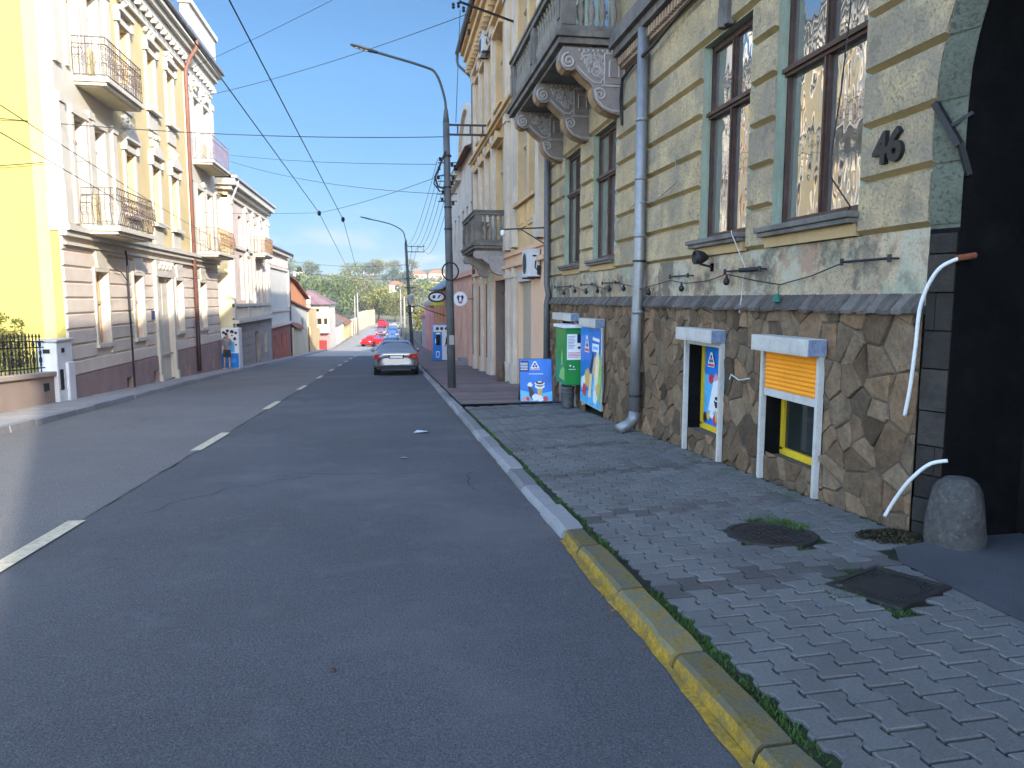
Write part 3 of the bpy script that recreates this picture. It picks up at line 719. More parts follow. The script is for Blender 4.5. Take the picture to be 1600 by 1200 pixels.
class Print:
    """Flat printed pictures: polygons laid on one another 1 mm apart, in the plane given by origin, right and up."""
    def __init__(s, o, r, u): s.o = Vector(o); s.r = Vector(r).normalized(); s.u = Vector(u).normalized(); s.n = s.r.cross(s.u); s.mb = MB(); s.k = 0
    def poly(s, pts, m):
        s.k += 1; s.mb.cm = m; s.mb.add([s.o + s.r * x + s.u * y + s.n * (.0008 * s.k) for x, y in pts], [tuple(range(len(pts)))])
    def disc(s, x, y, rx, ry, m, n=20): s.poly([(x + rx * cos(2 * pi * i / n), y + ry * sin(2 * pi * i / n)) for i in range(n)], m)
    def blob(s, x, y, r, m, seed=0, n=14):
        q = random.Random(seed); s.poly([(x + r * q.uniform(.75, 1.2) * cos(2 * pi * i / n), y + r * q.uniform(.75, 1.2) * sin(2 * pi * i / n)) for i in range(n)], m)
    def logo(s, x, y, h):                                # white rounded triangle with three dark balls
        s.poly([(x - h * .5, y - h * .45), (x + h * .5, y - h * .45), (x + h * .5, y - h * .25), (x + h * .16, y + h * .42), (x + h * .08, y + h * .5), (x - h * .08, y + h * .5), (x - h * .16, y + h * .42), (x - h * .5, y - h * .25)], 2)
        for dx, dy in ((0, .2), (-.15, -.06), (.15, -.06)): s.disc(x + dx * h, y + dy * h, .13 * h, .13 * h, 6, 12)
        s.poly([(x - h * .44, y - h * .40), (x + h * .44, y - h * .40), (x + h * .44, y - h * .24), (x - h * .44, y - h * .24)], 4)
    def cone(s, x, y, h, seed=1):
        s.poly([(x - h * .13, y), (x + h * .13, y), (x + h * .03, y - h * .5), (x - h * .03, y - h * .5)], 5)
        s.blob(x, y + h * .06, h * .2, 2, seed); s.blob(x + h * .02, y + h * .14, h * .18, 3, seed + 1); s.disc(x, y + h * .2, h * .15, h * .05, 2); s.disc(x + h * .02, y + h * .25, h * .13, h * .06, 3)
def cellar_window(i, a, b, zt, zb, ztb, mode):
    cw = thing('shuttered_window', None, None, Vector((3.8, a, zt)) - world_loc(B46)); cw.parent = B46
    mb = MB()
    if mode != 'panel':
        gz = zr((a + b) / 2) + .1
        x1 = 4.22
        mb.quad((XR, a, gz - .2), (x1, a, gz - .2), (x1, a, zt), (XR, a, zt)); mb.quad((XR, b, gz - .2), (XR, b, zt), (x1, b, zt), (x1, b, gz - .2))
        mb.quad((XR, a, zt), (x1, a, zt), (x1, b, zt), (XR, b, zt)); mb.quad((x1, a, gz - .2), (x1, b, gz - .2), (x1, b, zt), (x1, a, zt))
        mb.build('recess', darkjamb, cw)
        mb = MB(); mb.box(3.87, 4.025, a + .002, b - .002, gz - .2, zb); mb.build('stone_sill', coping, cw, bevel=.008)
        # yellow frame with glass
        xf = 4.03; mb = MB(); fw = .055
        mb.box(xf, xf + .05, a + .05, a + .05 + fw, zb + .05, zt); mb.box(xf, xf + .05, b - fw, b, zb + .05, zt); mb.box(xf, xf + .05, a + .05, b, zb, zb + .075); mb.box(xf, xf + .05, a + .1, b, zt - .06, zt - .003)
        f = mb.build('frame', yellowp, cw)
        mb = MB(); mb.quad((xf + .03, a, zb), (xf + .03, a, zt), (xf + .03, b, zt), (xf + .03, b, zb)); mb.build('pane', glassdark if mode == 'half' else blue_art, f)
    return cw
rb = [MB() for _ in range(4)]
LBL = ['cellar window with a half lowered orange roller shutter and yellow frame', 'cellar window with yellow frame and blue ice cream poster under a raised shutter', 'cellar window hidden behind the tall blue ice cream panel, only its white shutter box showing', 'cellar window behind the green wall box, white shutter box and post showing']
CW = []
for i, ((a, b), (zt, zb), bx) in enumerate(zip(SH, ((1.13, .03), (1.13, -.04), (1.12, -.3), (1.18, -.3)), ((6.03, 7.06), (8.05, 9.10), (12.96, 14.10), (14.8, 16.5)))):
    mode = ['half', 'poster', 'panel', 'open'][i]
    cw = cellar_window(i, a, b, zt, zb, 0, mode); tag(cw, LBL[i]); CW.append(cw)
    zb1 = zt + .005 if i != 3 else 1.19
    mb = MB(); mb.box(3.655, 3.85, bx[0], bx[1], zb1, zb1 + .155); mb.box(3.65, 3.655, bx[0] + .02, bx[1] - .02, zb1 + .02, zb1 + .135)
    mb.build('shutter_box', white, cw, bevel=.008)
    mb = MB(); mb.box(3.67, 3.84, bx[0] - .012, bx[0] - .001, zb1 + .006, zb1 + .149); mb.build('box_cap', M('blue_grey_cap', (.17, .22, .33), .6, .25, 20, .002, 60, .5, (.32, .34, .36), 14), cw)
    for yy in (a, b):
        g = zr(yy) + .1
        mb = MB(); mb.box(3.795, 3.85, yy - .012, yy + .035, g + (.02 if i != 2 else .12), zb1 - .002); mb.build('guide_rail', white, cw)
    if mode == 'half':
        mb = MB(); n = 9; z1_ = 1.13; z0_ = .74; N2 = n * 6
        P_ = [(3.825 - .012 * abs(sin(pi * k / 6)), z1_ + (z0_ - z1_) * k / N2) for k in range(N2 + 1)]
        for (xa, za), (xb, zb_) in zip(P_, P_[1:]): mb.quad((xa, a + .02, za), (xa, b - .035, za), (xb, b - .035, zb_), (xb, a + .02, zb_))
        mb.build('roller_shutter', orangep, cw)
        mb = MB(); mb.box(3.81, 3.84, a + .02, b - .035, .665, .74); mb.build('bottom_bar', white, cw)
    if mode == 'poster':
        mb = MB(); mb.box(3.81, 3.84, a + .02, b - .035, 1.075, 1.128); mb.build('bottom_bar', white, cw)
        pr = Print((4.055, b - .06, zb + .07), (0, -1, 0), (0, 0, 1))
        W_, H_ = b - a - .16, zt - zb - .14
        pr.poly([(0, 0), (W_, 0), (W_, H_), (0, H_)], 0); pr.poly([(0, H_ * .15), (W_, H_ * .15), (W_, H_ * .62), (W_ * .6, H_ * .68), (W_ * .3, H_ * .6), (0, H_ * .64)], 1)
        pr.poly([(W_ * .15, H_ * .18), (W_ * .45, H_ * .18), (W_ * .5, H_ * .6), (W_ * .3, H_ * .55)], 2); pr.blob(.2, H_ * .58, .07, 4, 3); pr.blob(.34, H_ * .62, .05, 9, 4)
        for k in range(9): pr.blob(.05 + k * .1, H_ * .08 + .03 * (k % 3), .06, (3, 5, 2, 4, 8)[k % 5], k)
        pr.cone(W_ * .72, H_ * .34, .5, 5); pr.cone(W_ * .45, H_ * .26, .4, 8); pr.logo(.22, H_ * .82, .2); pr.logo(W_ * .75, H_ * .82, .2)
        pr.mb.build('poster', ART, cw)
# cables and pipes of the house: downpipe with swan-neck shoe, dark corner pipe
def clampring(mb, c, r): mb.lathe([(r, -.015), (r, .015)], c, 14)
mb = MB(); px, py = 3.755, 10.88
mb.tube([(px, py, 5.6), (px, py, 2.0), (px - .012, py + .03, 1.2), (px - .012, py + .03, -.12)], .084, 16); mb.tube([(px - .012, py + .03, -.10), (px - .03, py + .03, -.22), (px - .12, py + .01, -.30), (px - .30, py - .05, -.365)], .088, 16)
for z in (4.3, 3.45, 2.6, 1.45): mb.lathe([(.089, -.03), (.094, 0), (.089, .03)], (px, py, z), 16)
mb.tube([(px, py, 5.95), (px, py, 11.2)], .08, 12)
dp = mb.build('downpipe', zinc, B46, smooth=True)
mb = MB()
for z in (2.22, .15): clampring(mb, (px - (.0 if z > 1 else .012), py + (.0 if z > 1 else .03), z), .1); mb.box(px, 3.93, py - .02, py + .02, z - .012, z + .012)
mb.build('pipe_clamp', black, dp)
mb = MB(); mb.tube([(3.76, 17.62, 8.5), (3.76, 17.62, 2.0), (3.80, 17.60, 1.75), (3.76, 17.62, 1.5), (3.76, 17.62, -.7)], .075, 12)
mb.build('corner_pipe', zincdark, B46, smooth=True)

# first balcony
BAL = thing('balcony', None, None, Vector((3.3, 14.7, 5.7)) - world_loc(B46)); BAL.parent = B46

def balcony(root, xw, xo, y0, y1, zb, zrail, corbels, cz, ped, m_slab, m_orn, mt_corb, mt_under):
    mb = MB(); mb.box(xo, xw, y0, y1, zb, zb + .10); mb.box(xo - .05, xw, y0 - .05, y1 + .05, zb + .10, zb + .20); mb.box(xo + .03, xw, y0 + .03, y1 - .03, zb + .20, zb + .30)
    mb.box(xo + .1, xw, y0 + .1, y1 - .1, zb - .06, zb)
    mb.build('slab', m_slab, root, bevel=.012)
    # pedestals, rails
    mb = MB(); t = .2; z0 = zb + .30
    mb.box(xo + .03, xo + .05 + t, y0 + .03, y1 - .03, zrail - .10, zrail); mb.box(xo + .0, xo + .07 + t, y0, y1, zrail, zrail + .06)
    for s_ in (y0, y1 - t - .05):
        mb.box(xo + .05 + t, xw, s_ + .03, s_ + .03 + t, zrail - .10, zrail - .002); mb.box(xo + .07 + t, xw, s_, s_ + .06 + t, zrail - .002, zrail + .058)
    mb.build('handrail', m_slab, root, bevel=.01)
    for y in ped:
        mb = MB(); mb.box(xo + .04, xo + .30, y - .15, y + .15, z0, zrail - .101); mb.box(xo + .015, xo + .04, y - .08, y + .08, z0 + .12, zrail - .25); mb.build('pedestal', m_slab, root, bevel=.012)
    sp = [y0 + .15] + list(ped) + [y1 - .15]; mbb = MB()
    hh = zrail - .101 - z0
    prof = [(.055, 0), (.055, .06), (.03, .10), (.06, .22), (.065, .32), (.032, .55), (.026, .70), (.045, .82), (.03, .88), (.055, .94), (.055, 1.0)]
    def bal(x, y): mbb.lathe([(r * 1.05, z0 + q * hh) for r, q in prof], (x, y, 0), 10)
    for a, b in zip(ped, ped[1:]):
        n = max(1, int((b - a - .3) / .19))
        for k in range(n): bal(xo + .15, a + .15 + (b - a - .3) * (k + .5) / n)
    n = 4
    for s_ in (y0 + .13, y1 - .13):
        for k in range(n): bal(xo + .30 + (xw - xo - .40) * (k + .5) / n, s_)
    mbb.build('balustrade', m_orn, root, smooth=True)
    W = xw - xo
    for y in corbels:
        h = zb - cz; P_ = []
        # S-shaped console: wall edge, lower scroll, concave throat, upper scroll under the slab lip
        P_ = [(xw, cz), (xw, zb - .06), (xo + .07, zb - .06)] + [(xo + u * W, zb - v * h) for u, v in ((.03, .14), (.02, .24), (.05, .33), (.11, .38), (.19, .385), (.25, .36), (.30, .41), (.38, .49), (.46, .55), (.505, .60), (.505, .67), (.53, .76), (.59, .85), (.67, .92), (.78, .97), (.90, .995))]
        mb = MB(); hw = .155
        pv = [(x, y - hw, z) for x, z in P_]; mb.prism(pv, (0, 2 * hw, 0))
        c = mb.build('corbel', mt_corb, root)
        mb = MB()                                        # underside band, slightly proud
        for (xa, za), (xb_, zb_) in zip(P_[4:], P_[5:]):
            mb.quad((xa - .006, y - hw * .72, za - .006), (xa - .006, y + hw * .72, za - .006), (xb_ - .006, y + hw * .72, zb_ - .006), (xb_ - .006, y - hw * .72, zb_ - .006))
        mb.build('corbel_band', mt_under, c)
        for py in (y - hw - .004, y + hw + .004):
            mb = MB()
            mb.tube(spiral((xo + .15 * W, zb - .25 * h), .11 * W, .015, 1.8, pi * .5, py, sgn=1), .022, 5)
            mb.tube(spiral((xw - .38 * W, cz + .29 * h), .09 * W, .015, 1.6, pi * .8, py, sgn=-1), .022, 5); mb.tube([(xw - .46 * W, py, cz + .36 * h), (xw - .43 * W, py, cz + .22 * h), (xw - .34 * W, py, cz + .12 * h), (xw - .2 * W, py, cz + .06 * h), (xw - .03, py, cz + .05 * h)], .020, 5)
            mb.tube(spiral((xw - .44 * W, zb - .40 * h), .09 * W, .012, 1.4, 0, py), .019, 5)
            mb.tube(spiral((xw - .58 * W, zb - .24 * h), .09 * W, .012, 1.4, pi, py, sgn=-1), .018, 5)
            mb.tube([(xo + .27 * W, py, zb - .32 * h), (xo + .38 * W, py, zb - .43 * h), (xo + .52 * W, py, zb - .54 * h), (xo + .62 * W, py, zb - .55 * h), (xo + .67 * W, py, zb - .48 * h)], .019, 5)
            mb.tube([(xw - .32 * W, py, zb - .12 * h), (xw - .03, py, zb - .12 * h), (xw - .03, py, zb - .55 * h), (xw - .32 * W, py, zb - .55 * h), (xw - .32 * W, py, zb - .12 * h)], .020, 5)
            mb.tube([(xw - .24 * W, py, zb - .22 * h), (xw - .10 * W, py, zb - .22 * h), (xw - .10 * W, py, zb - .45 * h), (xw - .24 * W, py, zb - .45 * h), (xw - .24 * W, py, zb - .22 * h)], .02, 4)
            mb.tube([(xw - .36 * W, py, cz + .42 * h), (xw - .02, py, cz + .42 * h)], .022, 5)
            for k in range(9): mb.tube([(xo + .3 * W + k * .07 * W, py, zb - .08), (xo + .3 * W + k * .07 * W, py, zb - .12)], .018, 5)
            rr = random.Random(int(y * 10))
            for k in range(34):
                x = xw - rr.uniform(.34, .72) * W; z = zb - rr.uniform(.14, .48) * h
                if z > zb - .2 * h - (x - xo - .2 * W) * .7 * h / W: mb.tube(spiral((x, z), .04 * W, .008, .9, rr.uniform(0, 6), py, 8), .017, 4)
            mb.build('corbel_ornament', m_orn2, c)
m_orn2 = corbell
balustone = M('baluster_stone', (.22, .20, .17), .85, .3, 5, .006, 40, .6, (.09, .095, .10), 5)
balcony(BAL, 3.92, 2.78, 12.2, 17.3, 5.78, 6.95, [12.36, 14.40, 16.55], 4.68, [12.38, 14.75, 17.1], greystone, balustone, corbelm, corbelo)
window(B46, XR + .06, -1, 13.0, 16.4, 6.05, 8.6, .2, green46, glass, fw=.12, mull=3, transom=7.9, name='balcony_door')

# ------------------------------------------------------------------ things standing at or fixed to number 46
# guard stone at the gateway
mb = MB(); rng = random.Random(6)
prof = [(.235, -.02), (.235, .06), (.225, .16), (.21, .27), (.185, .38), (.15, .44), (.10, .475), (.03, .485)]
SEG = 20; vs = []; fs = []
for r, z in prof:
    for k in range(SEG):
        a = 2 * pi * k / SEG; rr = r * (1 + .05 * sin(3 * a + 1) + .03 * sin(5 * a + z * 9) + rng.uniform(-.014, .014)); vs.append((3.98 + rr * .80 * cos(a), 4.54 + rr * .90 * sin(a), pz(3.98, 4.5) + z))
for i in range(len(prof) - 1):
    for k in range(SEG): fs.append((i * SEG + k, i * SEG + (k + 1) % SEG, (i + 1) * SEG + (k + 1) % SEG, (i + 1) * SEG + k))
fs.append(tuple((len(prof) - 1) * SEG + k for k in range(SEG)))
mb.add(vs, fs)
o = mb.build('guard_stone', M('worn_stone', (.095, .09, .085), .9, .3, 6, .03, 20, .7, (.035, .036, .04), 6, fine=.2, spk=(22, .5, (.15, .145, .14), .55, .7)), smooth=True, loc=(3.98, 4.52, -.1))
tag(o, 'rounded grey guard stone at the foot of the dark gateway', 'guard stone')
# manhole covers
mb = MB(); c = (2.86, 5.09); z = pz(2.86, 5.09) + .004
mb.lathe([(.335, -.02), (.335, .004), (.30, .006), (.295, -.002), (.01, -.002)], (c[0], c[1], z), 36)
for k in range(-5, 6):
    for j in range(-5, 6):
        x, y = k * .055, j * .055
        if x * x + y * y < .27 ** 2: mb.box(c[0] + x - .019, c[0] + x + .019, c[1] + y - .019, c[1] + y + .019, z - .003, z + .007)
o = mb.build('manhole_cover', iron, loc=(c[0], c[1], z)); o.rotation_euler = (-.049, 0, 0)
tag(o, 'round cast iron manhole cover ringed with grass in the pavers', 'manhole cover')
mb = MB()
for a, b, c_, d in ((-.34, .34, -.31, -.27), (-.34, .34, .27, .31), (-.34, -.30, -.27, .27), (.30, .34, -.27, .27)): mb.box(a, b, c_, d, -.03, .010)
mb.box(-.30, .30, -.27, .27, -.03, .0)
for k in range(15):
    for j in range(13):
        x, y = -.28 + k * .04, -.25 + j * .0415
        if (x / .24) ** 2 + (y / .21) ** 2 > 1: mb.obox((x, y, .002), (.014, .010, 0), (-.003, .004, 0), (0, 0, .005))
o = mb.build('access_cover', iron); o.location = (2.94, 3.86, pz(2.94, 3.86) + .003); o.rotation_euler = (-.049, -.022, radians(23)); o.scale = (.78, .78, 1)
tag(o, 'square steel access cover with chequer edge beside the gateway apron', 'access cover')
# white hoses hanging from the jamb
def hose(pts, lab, r=.014):
    mb = MB(); P_ = [Vector(p) for p in pts]; q = []
    for i in range(len(P_) - 1):
        p0 = P_[max(0, i - 1)]; p1 = P_[i]; p2 = P_[i + 1]; p3 = P_[min(len(P_) - 1, i + 2)]
        for k in range(6):
            t = k / 6; q.append(.5 * ((2 * p1) + (p2 - p0) * t + (2 * p0 - 5 * p1 + 4 * p2 - p3) * t * t + (3 * p1 - p0 - 3 * p2 + p3) * t ** 3))
    q.append(P_[-1]); mb.tube(q, r, 10)
    return tag(mb.build('plastic_pipe', whiteclean, smooth=True, loc=pts[0]), lab, 'pipe')
hose([(3.91, 4.61, 1.93), (3.84, 4.72, 1.85), (3.79, 4.80, 1.62), (3.79, 4.83, 1.3), (3.79, 4.86, 1.0), (3.79, 4.90, .78)], 'long white plastic pipe curving down from a rusty stub on the jamb')
hose([(3.95, 4.63, .49), (3.86, 4.70, .45), (3.80, 4.82, .30), (3.77, 4.93, .12), (3.75, 5.00, -.02)], 'short white plastic pipe poking out just above the guard stone')
mb = MB(); mb.tube([(4.03, 4.60, 1.95), (3.90, 4.615, 1.93)], .022, 10); mb.build('pipe_stub', M('rust', (.22, .07, .035), .8, .3, 20), B46)
mb = MB(); mb.bar((3.85, 4.86, 3.03), (3.90, 4.66, 2.70), .045); mb.bar((3.90, 4.66, 2.72), (3.97, 4.64, 2.50), .035); mb.bar((3.88, 4.74, 2.84), (3.97, 4.64, 2.92), .025)
tag(mb.build('flag_bracket', black, loc=(3.95, 4.7, 2.8)), 'slanting black iron bracket on the pier edge right of number 46', 'bracket')
# iron rods and string of lights
RODS = [(5.19, 5.80, 1.96, 'long thin iron rod at the end of the bulb string nearest the gateway'), (7.22, 8.03, 1.96, 'iron rod with cable wound round it between the two cellar windows'), (9.1, 9.72, 1.95, 'iron rod below the floodlight left of the cellar poster window'),
        (12.2, 13.0, 1.93, 'iron rod just beyond the thick downpipe'), (13.7, 14.5, 1.93, 'iron rod below the pair of green windows'), (15.4, 16.9, 1.92, 'iron rod above the green box near the corner pipe')]
for i, (a, b, z, lab) in enumerate(RODS):
    mb = MB(); mb.tube([(3.80, a, z), (3.80, b, z)], .011, 8)
    for y in (a, b): mb.tube([(3.80, y, z - .03), (3.80, y, z + .03)], .016, 8); mb.tube([(3.80, y, z), (3.89, y, z)], .008, 6)
    if i == 1:
        for k in range(14): mb.lathe([(.012, -.02), (.026, 0), (.012, .02)], (3.80, a + .04 + k * .03, z), 8, 'y')
    tag(mb.build('wall_rod', black, loc=(3.85, a, z)), lab, 'iron rod', 'iron rods along the wall')
t = thing('string_lights', 'drooping black cable with small bulbs strung along the wall above the flagstones', 'string lights', (3.8, 11, 1.9))
P_ = [(3.80, 5.75, 1.96), (3.83, 6.3, 1.86), (3.83, 6.85, 1.79), (3.80, 7.3, 1.84), (3.78, 7.95, 1.93), (3.82, 8.5, 1.87), (3.82, 9.2, 1.85), (3.80, 9.7, 1.90), (3.74, 10.7, 1.80), (3.78, 11.4, 1.86), (3.80, 12.3, 1.93), (3.82, 12.9, 1.83), (3.80, 13.7, 1.91), (3.82, 14.4, 1.82), (3.8, 15.3, 1.92), (3.82, 16.2, 1.83), (3.8, 17.0, 1.9)]
mb = MB(); mb.tube(P_, .006, 5); mb.build('cable', black, t)
for k, y in enumerate((7.98, 9.3, 10.55, 11.75, 12.55, 13.3, 14.1, 15.0, 16.0)):
    z = min(1.92, lerp([(p[1], p[2]) for p in P_], y)); mb = MB(); mb.lathe([(.012, 0), (.014, -.03), (.035, -.055), (.038, -.085), (.02, -.115)], (3.80, y, z), 10); mb.build('bulb', black, t, smooth=True)
mb = MB(); mb.tube([(3.82, 6.85, 1.80), (3.82, 6.86, 1.69)], .005, 5); mb.lathe([(.02, .05), (.045, .0), (.045, -.03), (.02, -.04)], (3.81, 6.86, 1.65), 8); mb.build('lamp_socket', M('green_plastic', (.02, .14, .10), .5), t)
t = thing('floodlight', 'round black floodlight fixed under the sill of the second window', 'floodlight', (3.72, 8.55, 2.16))
mb = MB(); mb.lathe([(.03, .12), (.07, .06), (.085, .0), (.085, -.05), (.07, -.052), (.065, -.03), (.02, -.028)], (3.70, 8.55, 2.15), 16, 'x'); mb.build('lamp_housing', black, t, smooth=True)
mb = MB(); mb.bar((3.72, 8.55, 2.07), (3.90, 8.55, 2.03), .025); mb.box(3.88, 3.9, 8.50, 8.60, 1.98, 2.08); mb.build('mount', black, t)
# loose cables on the front
def wire(pts, r, lab, mat=black, sag=0, n=14, name='wall_cable', cat='cable'):
    if sag:
        a, b = Vector(pts[0]), Vector(pts[-1]); pts = [a.lerp(b, k / n) - Vector((0, 0, sag * 4 * (k / n) * (1 - k / n))) for k in range(n + 1)]
    mb = MB(); mb.tube(pts, r, 5)
    return tag(mb.build(name, mat, loc=Vector(pts[0])), lab, cat)
wire([(3.80, 5.86, 4.9), (3.79, 5.84, 4.0), (3.80, 5.93, 3.4), (3.82, 6.05, 2.95), (3.80, 6.02, 2.7), (3.82, 5.75, 2.42), (3.82, 5.78, 2.38)], .007, 'thin black cable hanging in front of the window next to number 46')
wire([(3.73, 7.75, 2.40), (3.73, 7.74, 2.36), (3.83, 7.6, 2.0), (3.80, 7.62, 1.55), (3.80, 7.64, 1.50)], .006, 'white cable running down the wall between the two near windows', white)
wire([(3.80, 4.95, 5.5), (3.79, 7.5, 5.40), (3.79, 9.5, 5.36), (3.74, 10.3, 5.22), (3.72, 10.9, 5.18), (3.79, 11.4, 5.26), (3.80, 12.0, 5.2), (3.82, 12.12, 4.9), (3.84, 12.1, 4.5)], .028, 'thick black cable bundle slung under the string course behind the downpipe')
wire([(3.81, 9.7, 3.6), (3.80, 9.5, 3.2), (3.81, 10.4, 3.05), (3.70, 10.9, 3.1), (3.80, 12.2, 2.9)], .006, 'thin grey cable loosely crossing the downpipe at mid height', zinc)
wire([(3.80, 7.34, .80), (3.78, 7.55, .76), (3.80, 7.78, .80), (3.79, 7.80, .74)], .008, 'short white cable end on the flagstones left of the orange shutter', white)
# green wall box with notice, bin, advertising panel, sidewalk board
t = thing('vending_box', 'green box on the wall with white notice on its end, above the grey bin', 'wall box', (3.6, 14.9, .5))
greenp = M('green_enamel', (.012, .22, .045), .35, .12, 2, fine=.04)
mb = MB(); mb.box(3.48, 3.84, 14.50, 15.35, -.10, 1.06); mb.build('box_body', greenp, t, bevel=.02)
mb = MB(); mb.box(3.44, 3.85, 14.44, 15.42, 1.062, 1.13); mb.build('canopy', whiteclean, t, bevel=.01)
pr = Print((3.52, 14.496, .42), (1, 0, 0), (0, 0, 1)); pr.poly([(0, 0), (.30, 0), (.30, .52), (0, .52)], 2); pr.poly([(.21, .34), (.30, .34), (.30, .52), (.21, .52)], 6)
pr.poly([(.21, .24), (.26, .21), (.29, .25), (.25, .28)], 3)
for k in range(9): pr.poly([(.02, .48 - k * .03), (.17 - .02 * (k % 3), .48 - k * .03), (.17 - .02 * (k % 3), .472 - k * .03), (.02, .472 - k * .03)], 6)
for k in range(4): pr.poly([(.02, .15 - k * .03), (.27 - .03 * (k % 2), .15 - k * .03), (.27 - .03 * (k % 2), .14 - k * .03), (.02, .14 - k * .03)], 4)
pr.mb.build('notice', ART, t)
pr = Print((3.476, 15.3, -.06), (0, -1, 0), (0, 0, 1)); lg = 7
pr.poly([(.3, .08), (.78, .05), (.78, .30), (.62, .34), (.4, .22)], 7); pr.poly([(.5, .35), (.62, .36), (.62, .62), (.56, .7), (.5, .6)], 7); pr.mb.build('decal', ART, t)
pr = Print((3.56, 14.496, .22), (1, 0, 0), (0, 0, 1)); pr.disc(.03, .08, .02, .02, 2); pr.disc(.10, .06, .016, .016, 2); pr.poly([(.0, 0), (.14, 0), (.14, .012), (0, .012)], 2); pr.mb.build('decal', ART, t)
t = thing('litter_bin', 'small dented grey metal bin under the green wall box', 'bin', (3.60, 14.75, zr(14.75) + .13))
gz = zr(14.75) + .135
mb = MB(); mb.lathe([(.125, 0), (.13, .02), (.135, .40), (.142, .42), (.142, .44), (.125, .44), (.12, .05), (.02, .04)], (3.60, 14.75, gz), 20)
mb.lathe([(.1385, .30), (.143, .32), (.1385, .34)], (3.6, 14.75, gz), 20); mb.build('bin_body', M('bin_steel', (.11, .11, .115), .55, .35, 8, .003, 30, metal=.4), t, smooth=True)
t = thing('advertising_panel', 'tall blue ice cream panel covering a cellar window', 'advert', (3.78, 13.9, .4))
mb = MB(); mb.box(3.765, 3.79, 12.88, 14.34, -.40, 1.12); mb.build('panel', white, t, bevel=.004)
pr = Print((3.764, 14.32, -.38), (0, -1, 0), (0, 0, 1)); W_, H_ = 1.42, 1.48
pr.poly([(0, 0), (W_, 0), (W_, H_), (0, H_)], 0); pr.poly([(W_ * .5, 0), (W_, 0), (W_, H_ * .7), (W_ * .7, H_ * .55)], 1); pr.poly([(0, 0), (W_ * .7, 0), (W_ * .55, H_ * .2), (0, H_ * .12)], 1)
pr.blob(.25, .35, .2, 2, 1); pr.blob(.3, .25, .14, 4, 2); pr.blob(.55, .5, .2, 5, 3); pr.blob(1.15, .75, .26, 5, 4); pr.poly([(.75, .5), (.95, .95), (.9, 1.05), (.7, .7)], 3)
pr.poly([(.95, .1), (1.2, .12), (1.35, .9), (1.25, 1.2), (1.1, .9)], 8); pr.poly([(1.2, .2), (1.4, .1), (1.5, .7), (1.42, 1.1)], 7); pr.blob(1.1, .2, .16, 2, 7); pr.blob(1.25, .35, .12, 5, 9); pr.poly([(.6, .15), (.8, .15), (.9, .6), (.75, .62)], 8)
pr.logo(.5, 1.16, .34); pr.poly([(.9, 1.05), (1.35, 1.05), (1.35, 1.2), (.9, 1.2)], 2); pr.poly([(.92, 1.26), (1.38, 1.24), (1.38, 1.30), (.92, 1.32)], 2); pr.poly([(.96, 1.09), (1.28, 1.09), (1.28, 1.15), (.96, 1.15)], 1)
pr.mb.build('printed_picture', ART, t)
t = thing('sidewalk_board', 'blue ice cream sidewalk board standing on the pavement', 'sign board', (3.2, 15.95, zr(15.95) + .13))
gz = zr(15.95) + .14; yaw = radians(-6)
r_ = Vector((cos(yaw), sin(yaw), 0)); u_ = Vector((0, .16, 1)).normalized(); o0 = Vector((2.82, 15.95, gz + .03)); nn = r_.cross(u_)
mb = MB(); mb.obox(o0 + r_ * .36 + u_ * .47 - nn * .02, r_ * .37, u_ * .48, nn * .018); mb.build('board', M('board_frame', (.05, .055, .06), .5, .1, 5), t)
mb = MB()
for s_ in (.04, .68): mb.bar(o0 + r_ * s_ + u_ * .85 - nn * .04, o0 + r_ * s_ + Vector((0, .42, -.02)), .03)
for s_ in (.03, .69): mb.bar(o0 + r_ * s_, o0 + r_ * s_ - Vector((0, 0, .05)), .04)
mb.build('stand', black, t)
pr = Print(o0 + r_ * .005 + nn * .0005, r_, u_); W_, H_ = .71, .94
pr.poly([(0, 0), (W_, 0), (W_, H_), (0, H_)], 0); pr.poly([(0, 0), (W_, 0), (W_, .22), (.4, .16), (0, .25)], 1); pr.poly([(0, .66), (.2, .66), (.2, H_ - .04), (.03, H_ - .04)], 6)
for k in range(5): pr.poly([(.02, .70 + k * .035), (.18, .70 + k * .035), (.18, .715 + k * .035), (.02, .715 + k * .035)], 2)
pr.logo(.34, .79, .2); pr.poly([(.2, .60), (.52, .60), (.52, .615), (.2, .615)], 2)
pr.poly([(.17, .38), (.25, .30), (.37, .05), (.25, .04), (.2, .12)], 3); pr.blob(.22, .37, .055, 2, 2)
pr.poly([(.37, .28), (.50, .28), (.46, .06), (.41, .06)], 5); pr.disc(.435, .33, .11, .055, 2); pr.disc(.435, .37, .09, .05, 3); pr.disc(.435, .395, .115, .045, 2); pr.disc(.435, .415, .09, .04, 3); pr.disc(.435, .43, .05, .018, 2)
pr.blob(.33, .08, .08, 2, 5); pr.blob(.44, .06, .07, 2, 6); pr.blob(.16, .06, .05, 4, 8); pr.blob(.56, .06, .06, 4, 9); pr.blob(.08, .05, .05, 9, 10)
pr.mb.build('printed_picture', ART, t)
# lettering under the logo of board and panel
for (par, pos, sz) in ((t, o0 + r_ * .345 + u_ * .722 + nn * .022, .05),):
    text('BETTY', sz, face_mtx(pos, r_, u_), white_art, 'lettering', par, extrude=.0005, bold=.001)
